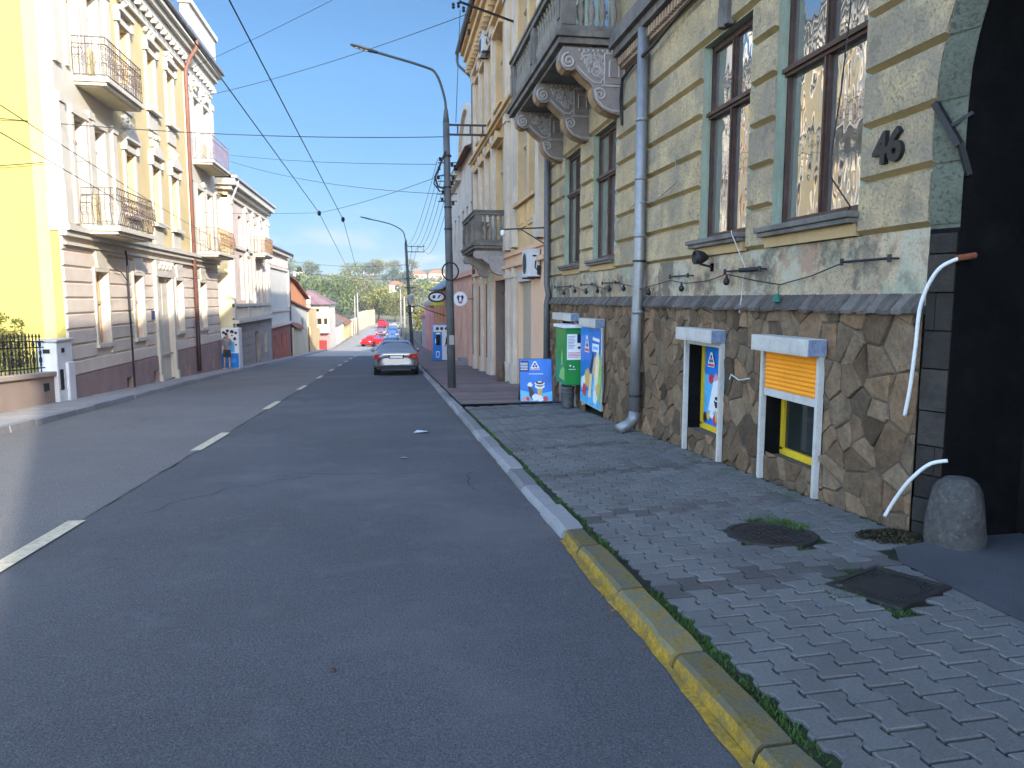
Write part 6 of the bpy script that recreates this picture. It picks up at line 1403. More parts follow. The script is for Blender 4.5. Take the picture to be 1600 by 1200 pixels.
mb = MB(); mb.tube([(1.70 + .23 * cos(q * pi / 9), 20.97 + .02 * (q % 3), 2.42 + .25 * sin(q * pi / 9)) for q in range(0, 73)], .022, 6); mb.build('cable_coil', black, LP, smooth=True)
mb = MB(); mb.box(1.645, 1.79, 20.96, 20.985, .35, .62); mb.build('number_plate', M('plate_grey', (.28, .28, .27), .7), LP)
LP2, z0 = lamp_post('lamp_post', 'second lamp post further down the right kerb, leaning slightly, with crossarm', 1.46, 50, 5.2, [(1.08, 50, 5.6), (.9, 50, 6.12), (.1, 50, 6.55), (-1.1, 50, 6.82)], .74, -.34)
mb = MB(); mb.bar((1.12, 50, 4.75), (2.35, 50, 4.75), .05); mb.bar((1.12, 50, 5.1), (2.35, 50, 5.1), .04)
for x in (1.5, 1.9, 2.3): mb.bar((x, 50, 4.75), (x, 50, 5.2), .03)
mb.build('cross_arm', black, LP2)
for z in (3.0, 2.4): mb = MB(); mb.bar((.95, 49.9, z), (1.75, 49.9, z), .05); mb.build('lower_cross_arm', black, LP2)
mb = MB(); mb.lathe([(.1, -.3), (.22, .25), (.2, .35), (.05, .4)], (1.38, 49.85, 1.55), 10); mb.build('lantern', M('lantern_grey', (.40, .43, .46), .5), LP2)
mb = MB(); mb.tube([(1.35 + .25 * cos(q * pi / 8), 49.85, .95 + .25 * sin(q * pi / 8)) for q in range(33)], .035, 5); mb.tube([(1.35, 49.9, 1.1), (1.9, 49.95, 1.2), (2.5, 50, .9), (3.7, 50, .5)], .03, 5); mb.build('cable_coil', black, LP2)
for k, (x, y, h, lab) in enumerate([(-6.7, 146, 7.6, 'left of two pale concrete poles by the far boundary wall'), (-6.0, 142, 7.9, 'right of two pale concrete poles by the far boundary wall'), (2.0, 140, 8.6, 'slim concrete pole above the parked cars at the far right kerb'), (3.4, 118, 7.0, 'grey pole rising from the plank fence on the far right'), (1.9, 100, 6.6, 'wooden pole beside the queue of parked cars')]):
    z = zr(y); t = thing('utility_pole', lab, 'utility pole', (x, y, z), 'utility poles down the street'); mb = MB(); mb.tube([(x, y, z), (x, y, z + h)], [.16, .11], 10); mb.build('pole', conc, t, smooth=True)
    mb = MB(); mb.bar((x - .7, y, z + h - .5), (x + .7, y, z + h - .5), .07); mb.build('cross_arm', black, t)
wirem = M('dark_wire', (.03, .035, .045), .6)
def ow(a, b, r, lab, sag=.15, n=20): return wire([a, b], r, lab, wirem, sag, n, 'overhead_wire', 'overhead wire')
ow((-2.42, -8, 6.65), (-1.92, 33, 5.05), .012, 'right of the two parallel trolley wires above the road', .0); ow((-1.92, 33, 5.05), (-2.9, 74, 3.7), .012, 'far stretch of the right trolley wire beyond the junction clamp', .05)
ow((-3.25, -8, 6.4), (-2.95, 33.5, 5.35), .012, 'left of the two parallel trolley wires above the road', .0); ow((-2.95, 33.5, 5.35), (-3.55, 74, 3.75), .012, 'far stretch of the left trolley wire beyond the junction clamp', .05)
ow((-8.1, 33.7, 5.30), (-2.95, 33.5, 5.36), .008, 'span wire from the pale house to the left clamp', .04); ow((-2.95, 33.5, 5.36), (1.55, 21.1, 5.1), .008, 'span wire from the clamp to the near lamp post', .1)
for x, y, z, l in ((-1.92, 33, 5.05, 'clamp on the right trolley wire'), (-2.95, 33.5, 5.35, 'clamp on the left trolley wire')):
    mb = MB(); mb.lathe([(.02, -.12), (.07, -.08), (.08, .04), (.02, .1)], (x, y, z), 8); tag(mb.build('wire_clamp', black, loc=(x, y, z)), 'small dark ' + l, 'wire clamp')
ow((-9.65, 20.0, 5.98), (1.64, 21.1, 6.12), .011, 'black cable crossing the street from the yellow wall to the crossarm', .18)
ow((-8.0, 33.5, 11.1), (2.0, 20.5, 11.2), .009, 'upper of two wires crossing high from the cornice to the ochre house', .1)
ow((-8.0, 32.5, 9.6), (2.3, 21.5, 9.55), .010, 'lower of two wires crossing high to the bracket on the ochre house', .2)
ow((-7.1, 36.4, 8.2), (1.36, 21.0, 5.35), .008, 'thin wire sloping from the far upper balcony to the post insulators', .1)
ow((-7.1, 36.2, 7.9), (1.45, 21.0, 4.55), .008, 'second thin wire sloping from the far upper balcony to the post', .25)
ow((-4.2, 6.0, 4.05), (-7.75, 38, 4.3), .007, 'upper cable running along the left houses past the balconies', .15); ow((-4.2, 6.0, 3.75), (-7.75, 38, 3.7), .007, 'lower cable running along the left houses past the balconies', .15)
ow((-10.5, 20.0, 7.9), (-7.2, 24, 8.35), .007, 'upper thin wire across the yellow wall to the top balcony', .02); ow((-10.5, 20.0, 7.5), (-7.2, 24, 7.85), .007, 'lower thin wire across the yellow wall to the top balcony', .02)
ow((-10.5, 20.02, 4.75), (-8.25, 20.02, 4.95), .012, 'cable fixed along the yellow wall at first floor height', .02)
for k in range(6):
    ow((1.38 + .06 * k, 21.1, 5.5 - .22 * k), (1.2 + .22 * k, 50, 5.15 - .1 * (k % 3)), .008, ['first', 'second', 'third', 'fourth', 'fifth', 'sixth'][k] + ' from the left of the wires between the two lamp posts', .5 + .06 * k)
for k in range(3): ow((1.2 + .3 * k, 50, 4.9), (2.0 + .3 * k, 140, 3.2), .012, ['left', 'middle', 'right'][k] + ' wire running on from the second lamp post towards the trees', .8)
ow((-8.0, 58, 4.6), (1.2, 50, 3.9), .01, 'wire from the white panelled house to the second lamp post', .3); ow((-8.0, 60, 4.0), (1.2, 50, 2.95), .01, 'lower wire from the old orange house to the second lamp post', .3)
ow((-7.75, 44, 6.2), (-8.0, 88, .9), .01, 'wire dropping from the pale house to the balcony house', .4)
t = thing('wall_bracket', 'black iron wire bracket high on the ochre house above the lamp arm', 'bracket', (2.6, 21.5, 9.7))
mb = MB(); mb.bar((2.05, 21.1, 9.7), (3.86, 22.5, 9.75), .05); mb.bar((2.05, 21.1, 9.7), (2.05, 21.1, 10.2), .05); mb.build('arm', black, t)
mb = MB()
for q in ((2.0, 21.1, 9.62), (2.15, 21.2, 9.55), (1.85, 21.0, 9.55), (2.3, 21.3, 9.3), (2.3, 21.3, 9.0)): mb = MB(); mb.lathe([(.02, -.08), (.05, -.04), (.03, 0), (.05, .04), (.02, .08)], q, 8); mb.build('insulator', black, t)
ow((2.05, 21.15, 9.5), (1.9, 21.1, 6.5), .010, 'vertical lead from the wall bracket down to the lamp post crossarm', .0)

# ------------------------------------------------------------------ vehicles
tailred = M('tail_lamp_red', (.45, .02, .015), .2, .1, 5); chrome = M('chrome', (.6, .6, .62), .15, .05, 3, metal=1.0); blackpl = M('black_plastic', (.02, .02, .022), .6, .1, 6)
carglass = M('car_glass', (.02, .08, .22), .03, .05, 2, spec=.8, ior=1.9, fine=0)  # blue of the reflected sky put into the glass colour
SED = [(-2.42, .42, .76, .50, .62, .74, .66, .78), (-2.36, .30, .89, .42, .66, .93, .70, 1.0), (-1.70, .22, .925, .35, .70, .965, .76, 1.06), (-.95, .20, .93, .33, .70, .97, .60, 1.42), (-.2, .2, .93, .33, .7, .96, .62, 1.47),
       (.45, .2, .93, .33, .7, .95, .60, 1.43), (1.30, .2, .925, .33, .69, .93, .74, 1.0), (2.0, .22, .91, .35, .66, .85, .72, .89), (2.38, .30, .84, .42, .6, .73, .64, .75), (2.45, .40, .72, .5, .58, .66, .55, .66)]
HAT = [(-1.95, .42, .74, .50, .62, .8, .62, .84), (-1.90, .30, .84, .42, .66, .94, .66, 1.02), (-1.80, .22, .87, .35, .70, .97, .70, 1.10), (-1.35, .20, .875, .33, .70, .97, .58, 1.46), (-.3, .2, .875, .33, .7, .96, .60, 1.52),
       (.35, .2, .875, .33, .7, .95, .58, 1.47), (1.05, .2, .87, .33, .69, .93, .70, 1.02), (1.65, .22, .86, .35, .66, .85, .68, .90), (1.92, .30, .80, .42, .6, .73, .60, .76), (1.98, .40, .70, .5, .58, .66, .52, .66)]
VAN = [(-2.4, .42, .80, .55, .7, 1.1, .74, 1.85), (-2.36, .30, .93, .42, .75, 1.15, .84, 1.95), (-2.2, .24, .95, .36, .75, 1.15, .86, 2.0), (-1.2, .22, .95, .34, .75, 1.15, .86, 2.02), (.2, .22, .95, .34, .75, 1.15, .86, 2.02), (.75, .22, .95, .34, .75, 1.12, .82, 1.95), (1.6, .22, .94, .34, .74, 1.08, .82, 1.18), (2.1, .24, .92, .36, .7, .95, .76, 1.0), (2.38, .3, .86, .44, .64, .8, .66, .84), (2.42, .4, .76, .52, .62, .72, .6, .74)]
def car(name, lab, tab, paint, loc, rz, cabin, group, plate=True):
    t = thing(name, lab, 'car', loc, group, rz); S_ = tab; L0 = tab[0][0]
    rings = []
    for (y, zb, w_, zs, zm, zbl, wr, zt) in S_:
        half = [(0, zb), (w_ * .9, zb), (w_, zs), (w_ * 1.0, zm), (w_ * .965, zbl), (wr, zt - .03), (wr * .7, zt), (0, zt + .015)]
        rings.append([(x, y, z) for x, z in half] + [(-x, y, z) for x, z in half[-2:0:-1]])
    n = len(rings[0]); vs = [p for r in rings for p in r]; fs = []
    for i in range(len(rings) - 1):
        for k in range(n): fs.append((i * n + k, i * n + (k + 1) % n, (i + 1) * n + (k + 1) % n, (i + 1) * n + k))
    fs.append(tuple(range(n))); fs.append(tuple((len(rings) - 1) * n + k for k in range(n - 1, -1, -1)))
    mb = MB(); mb.add(vs, fs); b = mb.build('body', paint, None, smooth=True); b.parent = t; b.location = (0, 0, 0)
    sm = b.modifiers.new('smooth', 'SUBSURF'); sm.levels = 2; sm.render_levels = 2
    def part(mb, nm, m, par=t, smooth=False):
        o = mb.build(nm, m, None, smooth=smooth); o.parent = par; o.location = (0, 0, 0); return o
    c0, c1, c2, c3 = cabin                              # stations: rear window base, roof rear, roof front, windscreen base
    def pane(q, ins=.10, off=.012):
        q = [Vector(p) for p in q]; c = sum(q, Vector()) / 4; nrm = (q[2] - q[0]).cross(q[3] - q[1]).normalized()
        if nrm.dot(c - Vector((0, 0, .7))) < 0: nrm = -nrm
        q = [c + (p - c) * (1 - ins) + nrm * off for p in q]; mb = MB()
        mb.quad(*q); return mb
    g = lambda i, k: rings[i][k]
    part(pane([g(c0, 5), g(c0, n - 5), g(c1, n - 5), g(c1, 5)], .12, .0), 'rear_window', carglass)
    part(pane([g(c2, 5), g(c2, n - 5), g(c3, n - 5), g(c3, 5)], .10, .0), 'windscreen', carglass)
    for s_ in (1, -1):
        for i in range(c0, c3):
            a4, a5, b4, b5 = (4, 5, 4, 5) if s_ > 0 else (n - 4, n - 5, n - 4, n - 5)
            if c1 <= i < c2 or True:
                part(pane([g(i, a4), g(i, a5), g(i + 1, b5), g(i + 1, b4)], .2 if c1 <= i < c2 else .42, .004), 'side_window', carglass)
    yr, yf = S_[2][0] + .25, S_[-3][0] - .55
    W_ = S_[3][2]
    for s_ in (1, -1):
        for y in (yr + .1, yf):
            mb = MB(); mb.lathe([(.22, -.11), (.31, -.115), (.335, -.09), (.335, .09), (.31, .115), (.22, .11)], (s_ * (W_ - .13), y, .335), 22, 'x'); wh = part(mb, 'wheel', grey_rubber, smooth=True)
            mb = MB(); mb.lathe([(.02, -.112), (.21, -.10), (.22, -.02), (.22, .02), (.21, .10), (.02, .112)], (s_ * (W_ - .13), y, .335), 16, 'x'); part(mb, 'rim', chrome, wh)
            mb = MB(); mb.lathe([(.40, -.02), (.40, .02)], (s_ * (W_ - .02), y, .36), 20, 'x'); part(mb, 'wheel_arch', blackpl)
        zt_ = S_[1][5]
        mb = MB(); x0, x1 = sorted((s_ * S_[1][2] * .58, s_ * S_[1][2] * .985)); mb.add([(x0, L0 - .035, zt_ - .24), (x1, L0 + .02, zt_ - .25), (x1, L0 + .07, zt_ - .03), (x0, L0 - .01, zt_ - .06), (x0, L0 + .25, zt_ - .19), (x1, L0 + .45, zt_ - .20), (x1, L0 + .45, zt_ - .03), (x0, L0 + .25, zt_ - .05)], [(0, 1, 2, 3), (1, 5, 6, 2), (0, 3, 7, 4), (3, 2, 6, 7), (0, 4, 5, 1)]); part(mb, 'tail_light', tailred)
        mb = MB(); yy = S_[-2][0]; x0, x1 = sorted((s_ * S_[-2][2] * .62, s_ * S_[-2][2] * 1.0)); mb.box(x0, x1, yy - .2, yy + .03, .60, .74); part(mb, 'headlight', M('headlight_glass', (.6, .62, .65), .1))
        mb = MB(); mb.lathe([(.02, -.10), (.08, -.06), (.09, 0), (.07, .06), (.02, .07)], (s_ * (W_ + .10), S_[c3][0] - .25, 1.0), 10, 'y'); part(mb, 'mirror', paint, smooth=True)
    mb = MB(); mb.box(-S_[1][2] * .86, S_[1][2] * .86, L0 - .02, L0 + .3, .26, .40); part(mb, 'bumper', blackpl)
    mb = MB(); mb.box(-.32, .32, L0 - .005, L0 + .12, S_[1][5] - .235, S_[1][5] - .075); pl0 = part(mb, 'plate_recess', blackpl)
    if plate:
        mb = MB(); mb.box(-.26, .26, L0 - .025, L0 - .006, S_[1][5] - .21, S_[1][5] - .10); part(mb, 'licence_plate', whiteclean, pl0)
        mb = MB(); mb.box(-.55, .55, L0 - .0, L0 + .1, S_[1][5] - .06, S_[1][5] - .04); part(mb, 'chrome_strip', chrome)
        mb = MB()
        for s_ in (1, -1): mb.box(s_ * .60 - .09, s_ * .60 + .09, L0 - .015, L0 + .05, .30, .36)
        part(mb, 'exhaust', chrome)
    return t
CG = 'cars parked and driving down the street'
silver = M('silver_paint', (.34, .34, .345), .3, .04, 2, metal=.55, fine=0); redc = M('red_paint', (.60, .02, .02), .3, .05, 2, fine=0); plum = M('plum_paint', (.16, .10, .12), .3, .05, 2, fine=0); bluec = M('blue_paint', (.05, .11, .24), .3, .05, 2, fine=0)
greyc = M('steel_blue_paint', (.15, .18, .23), .3, .05, 2, metal=.3, fine=0); tanc = M('tan_paint', (.45, .38, .22), .35, .05, 2, fine=0)
SL = math.atan(-.049)
def onroad(o, y): o.rotation_euler.x = math.atan((zr(y + 1) - zr(y - 1)) / 2) * (1 if abs(o.rotation_euler.z) < 1.6 else -1)
def put(name, lab, tab, paint, x, y, rz, cab, plate=False):
    t = car(name, lab, tab, paint, (x, y, zr(y)), rz, cab, CG, plate); onroad(t, y); return t
put('parked_car', 'silver saloon seen from behind with red tail lamps and white plate', SED, silver, .22, 33.0, 0, (2, 3, 5, 6), True)
put('parked_car', 'steel blue car almost hidden behind the silver saloon', SED, greyc, -.05, 79, 0, (2, 3, 5, 6))
put('moving_car', 'bright red car coming up the street on the sunlit road', HAT, redc, -2.35, 100, radians(150), (2, 3, 5, 6))
put('parked_van', 'dark blue van in the queue at the far right kerb', VAN, bluec, .35, 125, 0, (2, 3, 5, 6))
put('moving_car', 'small plum coloured car beside the dark blue van', HAT, plum, -1.75, 138, 0, (2, 3, 5, 6))
put('parked_car', 'dark grey car at the right kerb beyond the blue van', HAT, greyc, .6, 152, 0, (2, 3, 5, 6))
put('parked_van', 'dark red van by the end of the boundary wall', VAN, M('dark_red_paint', (.35, .02, .04), .3, .05, 2), -1.6, 176, radians(-10), (2, 3, 5, 6))
put('parked_car', 'tan car in the sun at the very end of the visible street', HAT, tanc, 1.0, 168, radians(-8), (2, 3, 5, 6))

# ------------------------------------------------------------------ people
def skin(name, V, E, R, mat, parent, lv=1):
    me = bpy.data.meshes.new(name); me.from_pydata(V, E, []); me.materials.append(mat); me.update()
    o = bpy.data.objects.new(name, me); COL.objects.link(o); o.parent = parent
    s_ = o.modifiers.new('skin', 'SKIN'); s_.use_smooth_shade = True
    d = me.skin_vertices[0].data
    for i, r in enumerate(R): d[i].radius = (r, r) if not isinstance(r, tuple) else r
    d[0].use_root = True
    u = o.modifiers.new('smooth', 'SUBSURF'); u.levels = lv; u.render_levels = lv
    return o
def person(lab, loc, rz, h, J, cl):
    """J: joint table for a 1.72 m figure facing +y. Body is one skinned surface; clothes, shoes and hair are its children."""
    t = thing('person', lab, 'person', loc, None, rz); t.scale = (h / 1.72,) * 3
    V, E, R = [], [], []
    def a(p, r, frm=None):
        V.append(p); R.append(r)
        if frm is not None: E.append((frm, len(V) - 1))
        return len(V) - 1
    pel = a((0, 0, .93), (.145, .10)); wa = a((0, .0, 1.10), (.125, .09), pel); ch = a((0, .005, 1.30), (.15, .10), wa); nk = a((0, .0, 1.46), .055, ch); cn = a((0, .035, 1.53), .07, nk); hd = a((0, .02, 1.62), (.078, .095), cn); a((0, .01, 1.69), .055, hd)
    ns_ = a((0, .125, 1.595), .012, cn)
    limbs = {}
    for s_, S2 in ((1, 'r'), (-1, 'l')):
        sh = a((s_ * .17, 0, 1.40), .055, ch); el = a(J['el' + S2], .04, sh); wr = a(J['wr' + S2], .028, el)
        w_ = Vector(J['wr' + S2]); d = (w_ - Vector(J['el' + S2])).normalized(); side = d.cross(Vector((0, 1, .3))).normalized()
        pm = a(tuple(w_ + d * .06), .03, wr)
        for q in range(4):
            b_ = w_ + d * .095 + side * (q - 1.5) * .018; f1 = a(tuple(b_), .0095, pm); f2 = a(tuple(b_ + d * (.035 - .005 * abs(q - 1.4)) + Vector((0, .008, -.004))), .008, f1); a(tuple(b_ + d * (.06 - .008 * abs(q - 1.4)) + Vector((0, .024, -.012))), .007, f2)
        th = a(tuple(w_ + d * .04 + side * -.03), .011, pm); a(tuple(w_ + d * .075 + side * -.048), .009, th)
        hp = a((s_ * .09, 0, .88), .085, pel); kn = a(J['kn' + S2], .055, hp); an = a(J['an' + S2], .038, kn); hl = a(tuple(Vector(J['an' + S2]) + Vector((0, .05, -.05))), .036, an); a(tuple(Vector(J['an' + S2]) + Vector((0, .15, -.06))), .03, hl)
    body = skin('body', V, E, R, cl['skin'], t)
    # clothes
    V2 = [(0, 0, .95), (0, 0, 1.10), (0, .005, 1.30), (0, 0, 1.43)]; E2 = [(0, 1), (1, 2), (2, 3)]; R2 = [(.16, .12), (.145, .11), (.17, .12), .075]
    for s_, S2 in ((1, 'r'), (-1, 'l')):
        sh = Vector((s_ * .17, 0, 1.40)); el = Vector(J['el' + S2]); k = len(V2); e_ = sh.lerp(el, cl['sleeve']); V2 += [tuple(sh), tuple(e_)]; E2 += [(2, k), (k, k + 1)]; R2 += [.07, .062]
        if cl['sleeve'] >= 1: V2.append(tuple(el.lerp(Vector(J['wr' + S2]), .9))); E2.append((k + 1, k + 2)); R2.append(.045)
    skin('shirt', V2, E2, R2, cl['shirt'], t)
    V3 = [(0, 0, .98), (0, 0, .88)]; E3 = [(0, 1)]; R3 = [(.155, .115), (.14, .11)]
    for s_, S2 in ((1, 'r'), (-1, 'l')):
        hp = Vector((s_ * .09, 0, .82)); kn = Vector(J['kn' + S2]); k = len(V3); V3 += [tuple(hp), tuple(hp.lerp(kn, .85))]; E3 += [(1, k), (k, k + 1)]; R3 += [.10, .088]
        if cl['long']: V3 += [tuple(kn), tuple(kn.lerp(Vector(J['an' + S2]), .95))]; E3 += [(k + 1, k + 2), (k + 2, k + 3)]; R3 += [.075, .06]
    skin('trousers', V3, E3, R3, cl['trousers'], t)
    for S2 in 'rl':
        an = Vector(J['an' + S2]); skin('shoe', [tuple(an + Vector((0, -.02, -.03))), tuple(an + Vector((0, .05, -.045))), tuple(an + Vector((0, .16, -.055)))], [(0, 1), (1, 2)], [.05, .048, .04], cl['shoe'], t)
    skin('hair', [(0, -.035, 1.60), (0, -.02, 1.68), (0, .03, 1.715)], [(0, 1), (1, 2)], [(.08, .075), (.085, .08), .05], cl['hair'], t)
    mb = MB()
    for s_ in (1, -1): mb.lathe([(.004, .012), (.013, .006), (.014, 0)], (s_ * .032, .112, 1.635), 8, 'y')
    o = mb.build('eyes', whiteclean, None); o.parent = t; o.location = (0, 0, 0)
    return t
skinm = M('skin', (.42, .25, .17), .6, .08, 9, obj=True); hairm = M('dark_hair', (.02, .015, .012), .7, .2, 30, obj=True)
person('person in a grey T-shirt and dark knee-length shorts standing at the white vending machine', (-7.62, 36.35, zr(36.3) + .125), radians(-14), 1.72,
       dict(elr=(.25, .02, 1.14), wrr=(.16, .22, 1.16), ell=(-.24, .0, 1.14), wrl=(-.12, .22, 1.10), knr=(.11, .03, .49), anr=(.12, -.02, .085), knl=(-.11, .0, .49), anl=(-.13, -.03, .085)),
       dict(skin=skinm, hair=hairm, shirt=M('grey_shirt', (.22, .24, .27), .9, .1, 8, obj=True), trousers=M('dark_shorts', (.035, .045, .045), .9, .1, 8, obj=True), shoe=M('pale_shoe', (.40, .38, .36), .7, obj=True), sleeve=.55, long=False))
person('person in dark jacket, dark trousers and pale shoes, half hidden behind the lamp post', (3.22, 40.6, zr(40.6) + .14), radians(25), 1.72,
       dict(elr=(.22, -.05, 1.13), wrr=(.22, .06, .92), ell=(-.22, -.04, 1.13), wrl=(-.2, .12, .98), knr=(.10, .04, .49), anr=(.10, .0, .085), knl=(-.10, .02, .49), anl=(-.11, -.08, .085)),
       dict(skin=skinm, hair=hairm, shirt=M('dark_jacket', (.02, .02, .025), .85, .1, 8, obj=True), trousers=M('dark_trousers', (.018, .02, .03), .9, .1, 8, obj=True), shoe=MATS['pale_shoe'], sleeve=1.0, long=True))

# ------------------------------------------------------------------ trees, far houses
bark = M('bark', (.12, .09, .07), .9, .25, 3, obj=True)
def leafmat(n, c): return M(n, c, .7, .3, 1.2, obj=True, vcol=True)
lm = [leafmat('leaf_green', (.095, .125, .042)), leafmat('leaf_yellow_green', (.19, .18, .045)), leafmat('leaf_blue_green', (.06, .085, .045)), leafmat('leaf_olive', (.135, .13, .048))]
def crown(rng, H, W, n, ls, z0, shape='round'):
    mb = MB(); cl = []
    for k in range(26):
        for _ in range(20):
            p = Vector((rng.uniform(-1, 1), rng.uniform(-1, 1), rng.uniform(-1, 1)))
            if .25 < p.length < 1: break
        q = Vector((p.x * W / 2, p.y * W / 2, z0 + (p.z + 1) / 2 * (H - z0)))
        if shape == 'cone': f = 1 - (q.z - z0) / (H - z0); q.x *= f * 1.2; q.y *= f * 1.2
        cl.append((q, rng.uniform(.13, .26) * W * (.6 if shape == 'cone' else 1), rng.uniform(.65, 1.3), rng.uniform(-.12, .12)))
    for i in range(n):
        c, r, t, hv = cl[i % len(cl)]
        d = Vector((rng.gauss(0, 1), rng.gauss(0, 1), rng.gauss(0, .8))); d.normalize(); p = c + d * r * rng.uniform(.45, 1.08)
        u = Vector((rng.gauss(0, 1), rng.gauss(0, 1), rng.gauss(0, 1))).normalized(); v = u.cross(Vector((rng.gauss(0, 1), rng.gauss(0, 1), rng.gauss(0, 1)))).normalized(); s_ = ls * rng.uniform(.6, 1.3)
        tt = t * rng.uniform(.8, 1.2); mb.cc = (tt * (1 + hv), tt, tt * (1 - hv)); mb.add([p - u * s_, p + v * s_ * .6, p + u * s_, p - v * s_ * .6], [(0, 1, 2, 3)])
    return mb, cl
def tree(name, lab, loc, H, W, mat, seed, n=1500, ls=.33, group=None, trunk=.25, shape='round', cat='tree'):
    t = thing(name, lab, cat, loc, group); rng = random.Random(seed); z0 = H * (.22 if shape == 'round' else .1)
    mb, cl = crown(rng, H, W, n, ls, z0, shape); o = mb.build('crown', mat, None); o.parent = t; o.location = (0, 0, 0)
    mb = MB(); top = H * .75; mb.tube([(0, 0, -.5), (.03 * H * rng.uniform(-1, 1) * .3, 0, H * .3), (0, 0, top)], [trunk, trunk * .75, trunk * .2], 8)
    for c, r, _, _ in cl[:9]:
        b = Vector((0, 0, max(H * .2, c.z * .55))); mb.tube([b, b.lerp(c, .55) + Vector((0, 0, .04 * H)), c], [trunk * .4, trunk * .25, trunk * .08], 5)
    o = mb.build('trunk', bark, None, smooth=True); o.parent = t; o.location = (0, 0, 0)
    return t
TG = 'trees beyond the end of the street'
tree('broadleaf_tree', 'bright yellow green tree standing at the end of the street right of the boundary wall', (1.5, 222, -5.2), 10.5, 11, lm[1], 1, 2600, .30, TG)
tree('broadleaf_tree', 'yellow green bushy tree just left of the brightest one', (-3.5, 228, -5.2), 9.5, 9, lm[1], 31, 2000, .30, TG)
tree('broadleaf_tree', 'tallest rounded green tree in the middle of the far treeline', (-10.5, 238, -5), 16, 15, lm[3], 2, 2800, .36, TG)
tree('broadleaf_tree', 'broad olive tree over the far boundary wall', (-15, 215, -5), 12.5, 13, lm[0], 3, 2400, .34, TG)
tree('broadleaf_tree', 'blue green tree behind the two concrete poles', (-20, 205, -5), 12, 12, lm[2], 4, 2000, .34, TG)
tree('broadleaf_tree', 'green tree over the roof of the balcony house', (-22, 180, -4.8), 11.5, 12, lm[0], 5, 2000, .33, TG)
tree('broadleaf_tree', 'dark green tree left of the treeline behind the orange house', (-25, 165, -4.8), 11.0, 11, lm[2], 6, 2000, .33, TG)
tree('conifer_tree', 'dark narrow conifer poking above the old orange house', (-18.5, 160, -4.8), 13, 4.5, M('conifer_green', (.035, .06, .035), .8, .3, 1.2, obj=True, vcol=True), 7, 900, .35, TG, .2, 'cone')
tree('broadleaf_tree', 'low bushy tree at the foot of the boundary wall bend', (4.5, 205, -5.1), 7.5, 8, lm[3], 8, 1700, .28, TG)
tree('broadleaf_tree', 'loose yellowish tree behind the low house roofs on the right', (12, 150, -4), 10.5, 9, lm[1], 9, 1600, .3, TG)
tree('broadleaf_tree', 'green tree behind the plank fence on the right', (7.0, 125, -4.6), 5.4, 5, lm[0], 10, 1500, .22, TG)
tree('broadleaf_tree', 'sunlit shrub leaning over the plank fence on the right', (4.6, 108, -4.6), 4.6, 3.4, lm[1], 15, 1200, .18, TG)
tree('broadleaf_tree', 'broad tree to the right of the second lamp post in the distance', (20, 200, -4), 14, 13, lm[3], 16, 1800, .35, TG)
base = [tree('hill_tree', 'small rounded tree on the far hillside', (-40, 300, zg(-40, 300)), 10, 11, lm[k], 20 + k, 700, .5, 'trees scattered over the far hillside') for k in (0, 2, 3)]
rng = random.Random(77)
for k in range(86):
    y = rng.uniform(255, 560); x = rng.uniform(-.30, .22) * y * 1.0
    if abs(x - 14) < 40 and 380 < y < 460 and rng.random() < .8: continue
    o = copy_tree(base[k % 3]); o.location = (x, y, zg(x, y) - .5); o.rotation_euler.z = rng.uniform(0, 6); s_ = rng.uniform(.6, 1.15); o.scale = (s_ * 1.1, s_ * 1.1, s_)
HL = ['cream house with red roof highest on the far hill', 'pale house low on the far hill left of the second lamp post', 'pink house on the far hill behind the wires', 'white house on the far hill among the leftmost trees', 'small orange roofed house halfway up the far hill', 'broad pinkish house just above the yellow green tree', 'white gabled house near the hilltop right of the lamp', 'long low house on the far hill above the grey roof', 'tiny cream house at the hill crest above the tallest tree', 'rose house on the hill right of the slim concrete pole']
HP = [(17, 450, 10), (8, 400, 8), (27, 430, 9), (-52, 460, 9), (3, 370, 6.5), (15, 378, 9), (42, 470, 10), (37, 390, 10), (-14, 520, 7), (23, 400, 7)]
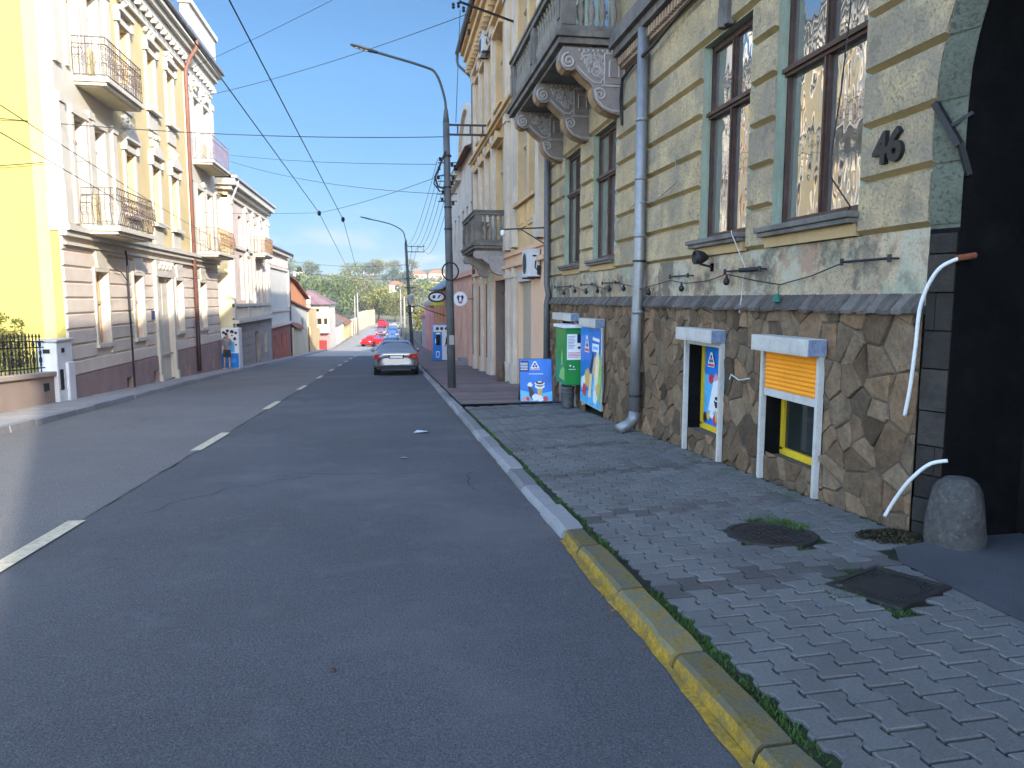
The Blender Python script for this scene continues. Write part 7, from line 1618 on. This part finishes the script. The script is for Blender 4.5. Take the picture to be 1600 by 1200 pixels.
for k, ((x, y, wd), lab) in enumerate(zip(HP, HL)):
    z = zg(x, y); t = thing('hill_house', lab, 'house', (x, y, z), 'houses on the far hill'); h = 3 + (k % 3) * .7
    mb = MB(); mb.box(x - wd / 2, x + wd / 2, y, y + 9, z - 3, z + h); mb.build('wall', [creamw, whitew, rosel][k % 3], t)
    mb = MB(); mb.prism([(x - wd / 2 - .6, y - .6, z + h), (x + wd / 2 + .6, y - .6, z + h), (x + wd * .2, y - .6, z + h + 2), (x - wd * .2, y - .6, z + h + 2)], (0, 10.2, 0)); mb.build('roof', [tile, greytile][k % 2], t)
    for q in range(3): mb = MB(); mb.box(x - wd / 2 + wd * (.15 + .27 * q), x - wd / 2 + wd * (.28 + .27 * q), y - .05, y, z + h - 2.4, z + h - 1); mb.build('window', glassdark, t)
# small shrub in the garden at the left edge
t = tree('garden_shrub', 'small leafy garden shrub behind the iron fence at the left edge', (-9.0, 19.25, -.75), 2.25, .95, leafmat('shrub_leaf', (.16, .15, .03)), 40, 1500, .045, None, .03, cat='shrub')
rng = random.Random(50)
mb = MB()
for k in range(1500):
    y = rng.uniform(12, 18.8); x = rng.uniform(-9.0, -8.4); p = Vector((x, y, zr(y) + .2 + rng.uniform(0, .35) * (1 if sin(y * 3) > -.3 else .3))); u = Vector((rng.gauss(0, 1), rng.gauss(0, 1), rng.gauss(0, 1))).normalized(); v = u.cross(Vector((0, .3, 1))).normalized()
    t_ = rng.uniform(.6, 1.3); mb.cc = (t_, t_, t_); mb.add([p - u * .05, p + v * .03, p + u * .05, p - v * .03], [(0, 1, 2, 3)])
tag(mb.build('ground_cover', MATS['shrub_leaf']), kind='stuff')

# ------------------------------------------------------------------ air
mb = MB(); mb.box(-880, 880, -110, 2950, -9, 46)
hz = bpy.data.materials.new('air'); hz.use_nodes = True; t_ = hz.node_tree; t_.nodes.clear()
o_ = t_.nodes.new('ShaderNodeOutputMaterial'); v_ = t_.nodes.new('ShaderNodeVolumePrincipled'); v_.inputs['Color'].default_value = (.86, .90, .95, 1); v_.inputs['Density'].default_value = .0004; v_.inputs['Anisotropy'].default_value = .2
t_.links.new(v_.outputs[0], o_.inputs['Volume'])
tag(mb.build('haze', hz), kind='stuff')
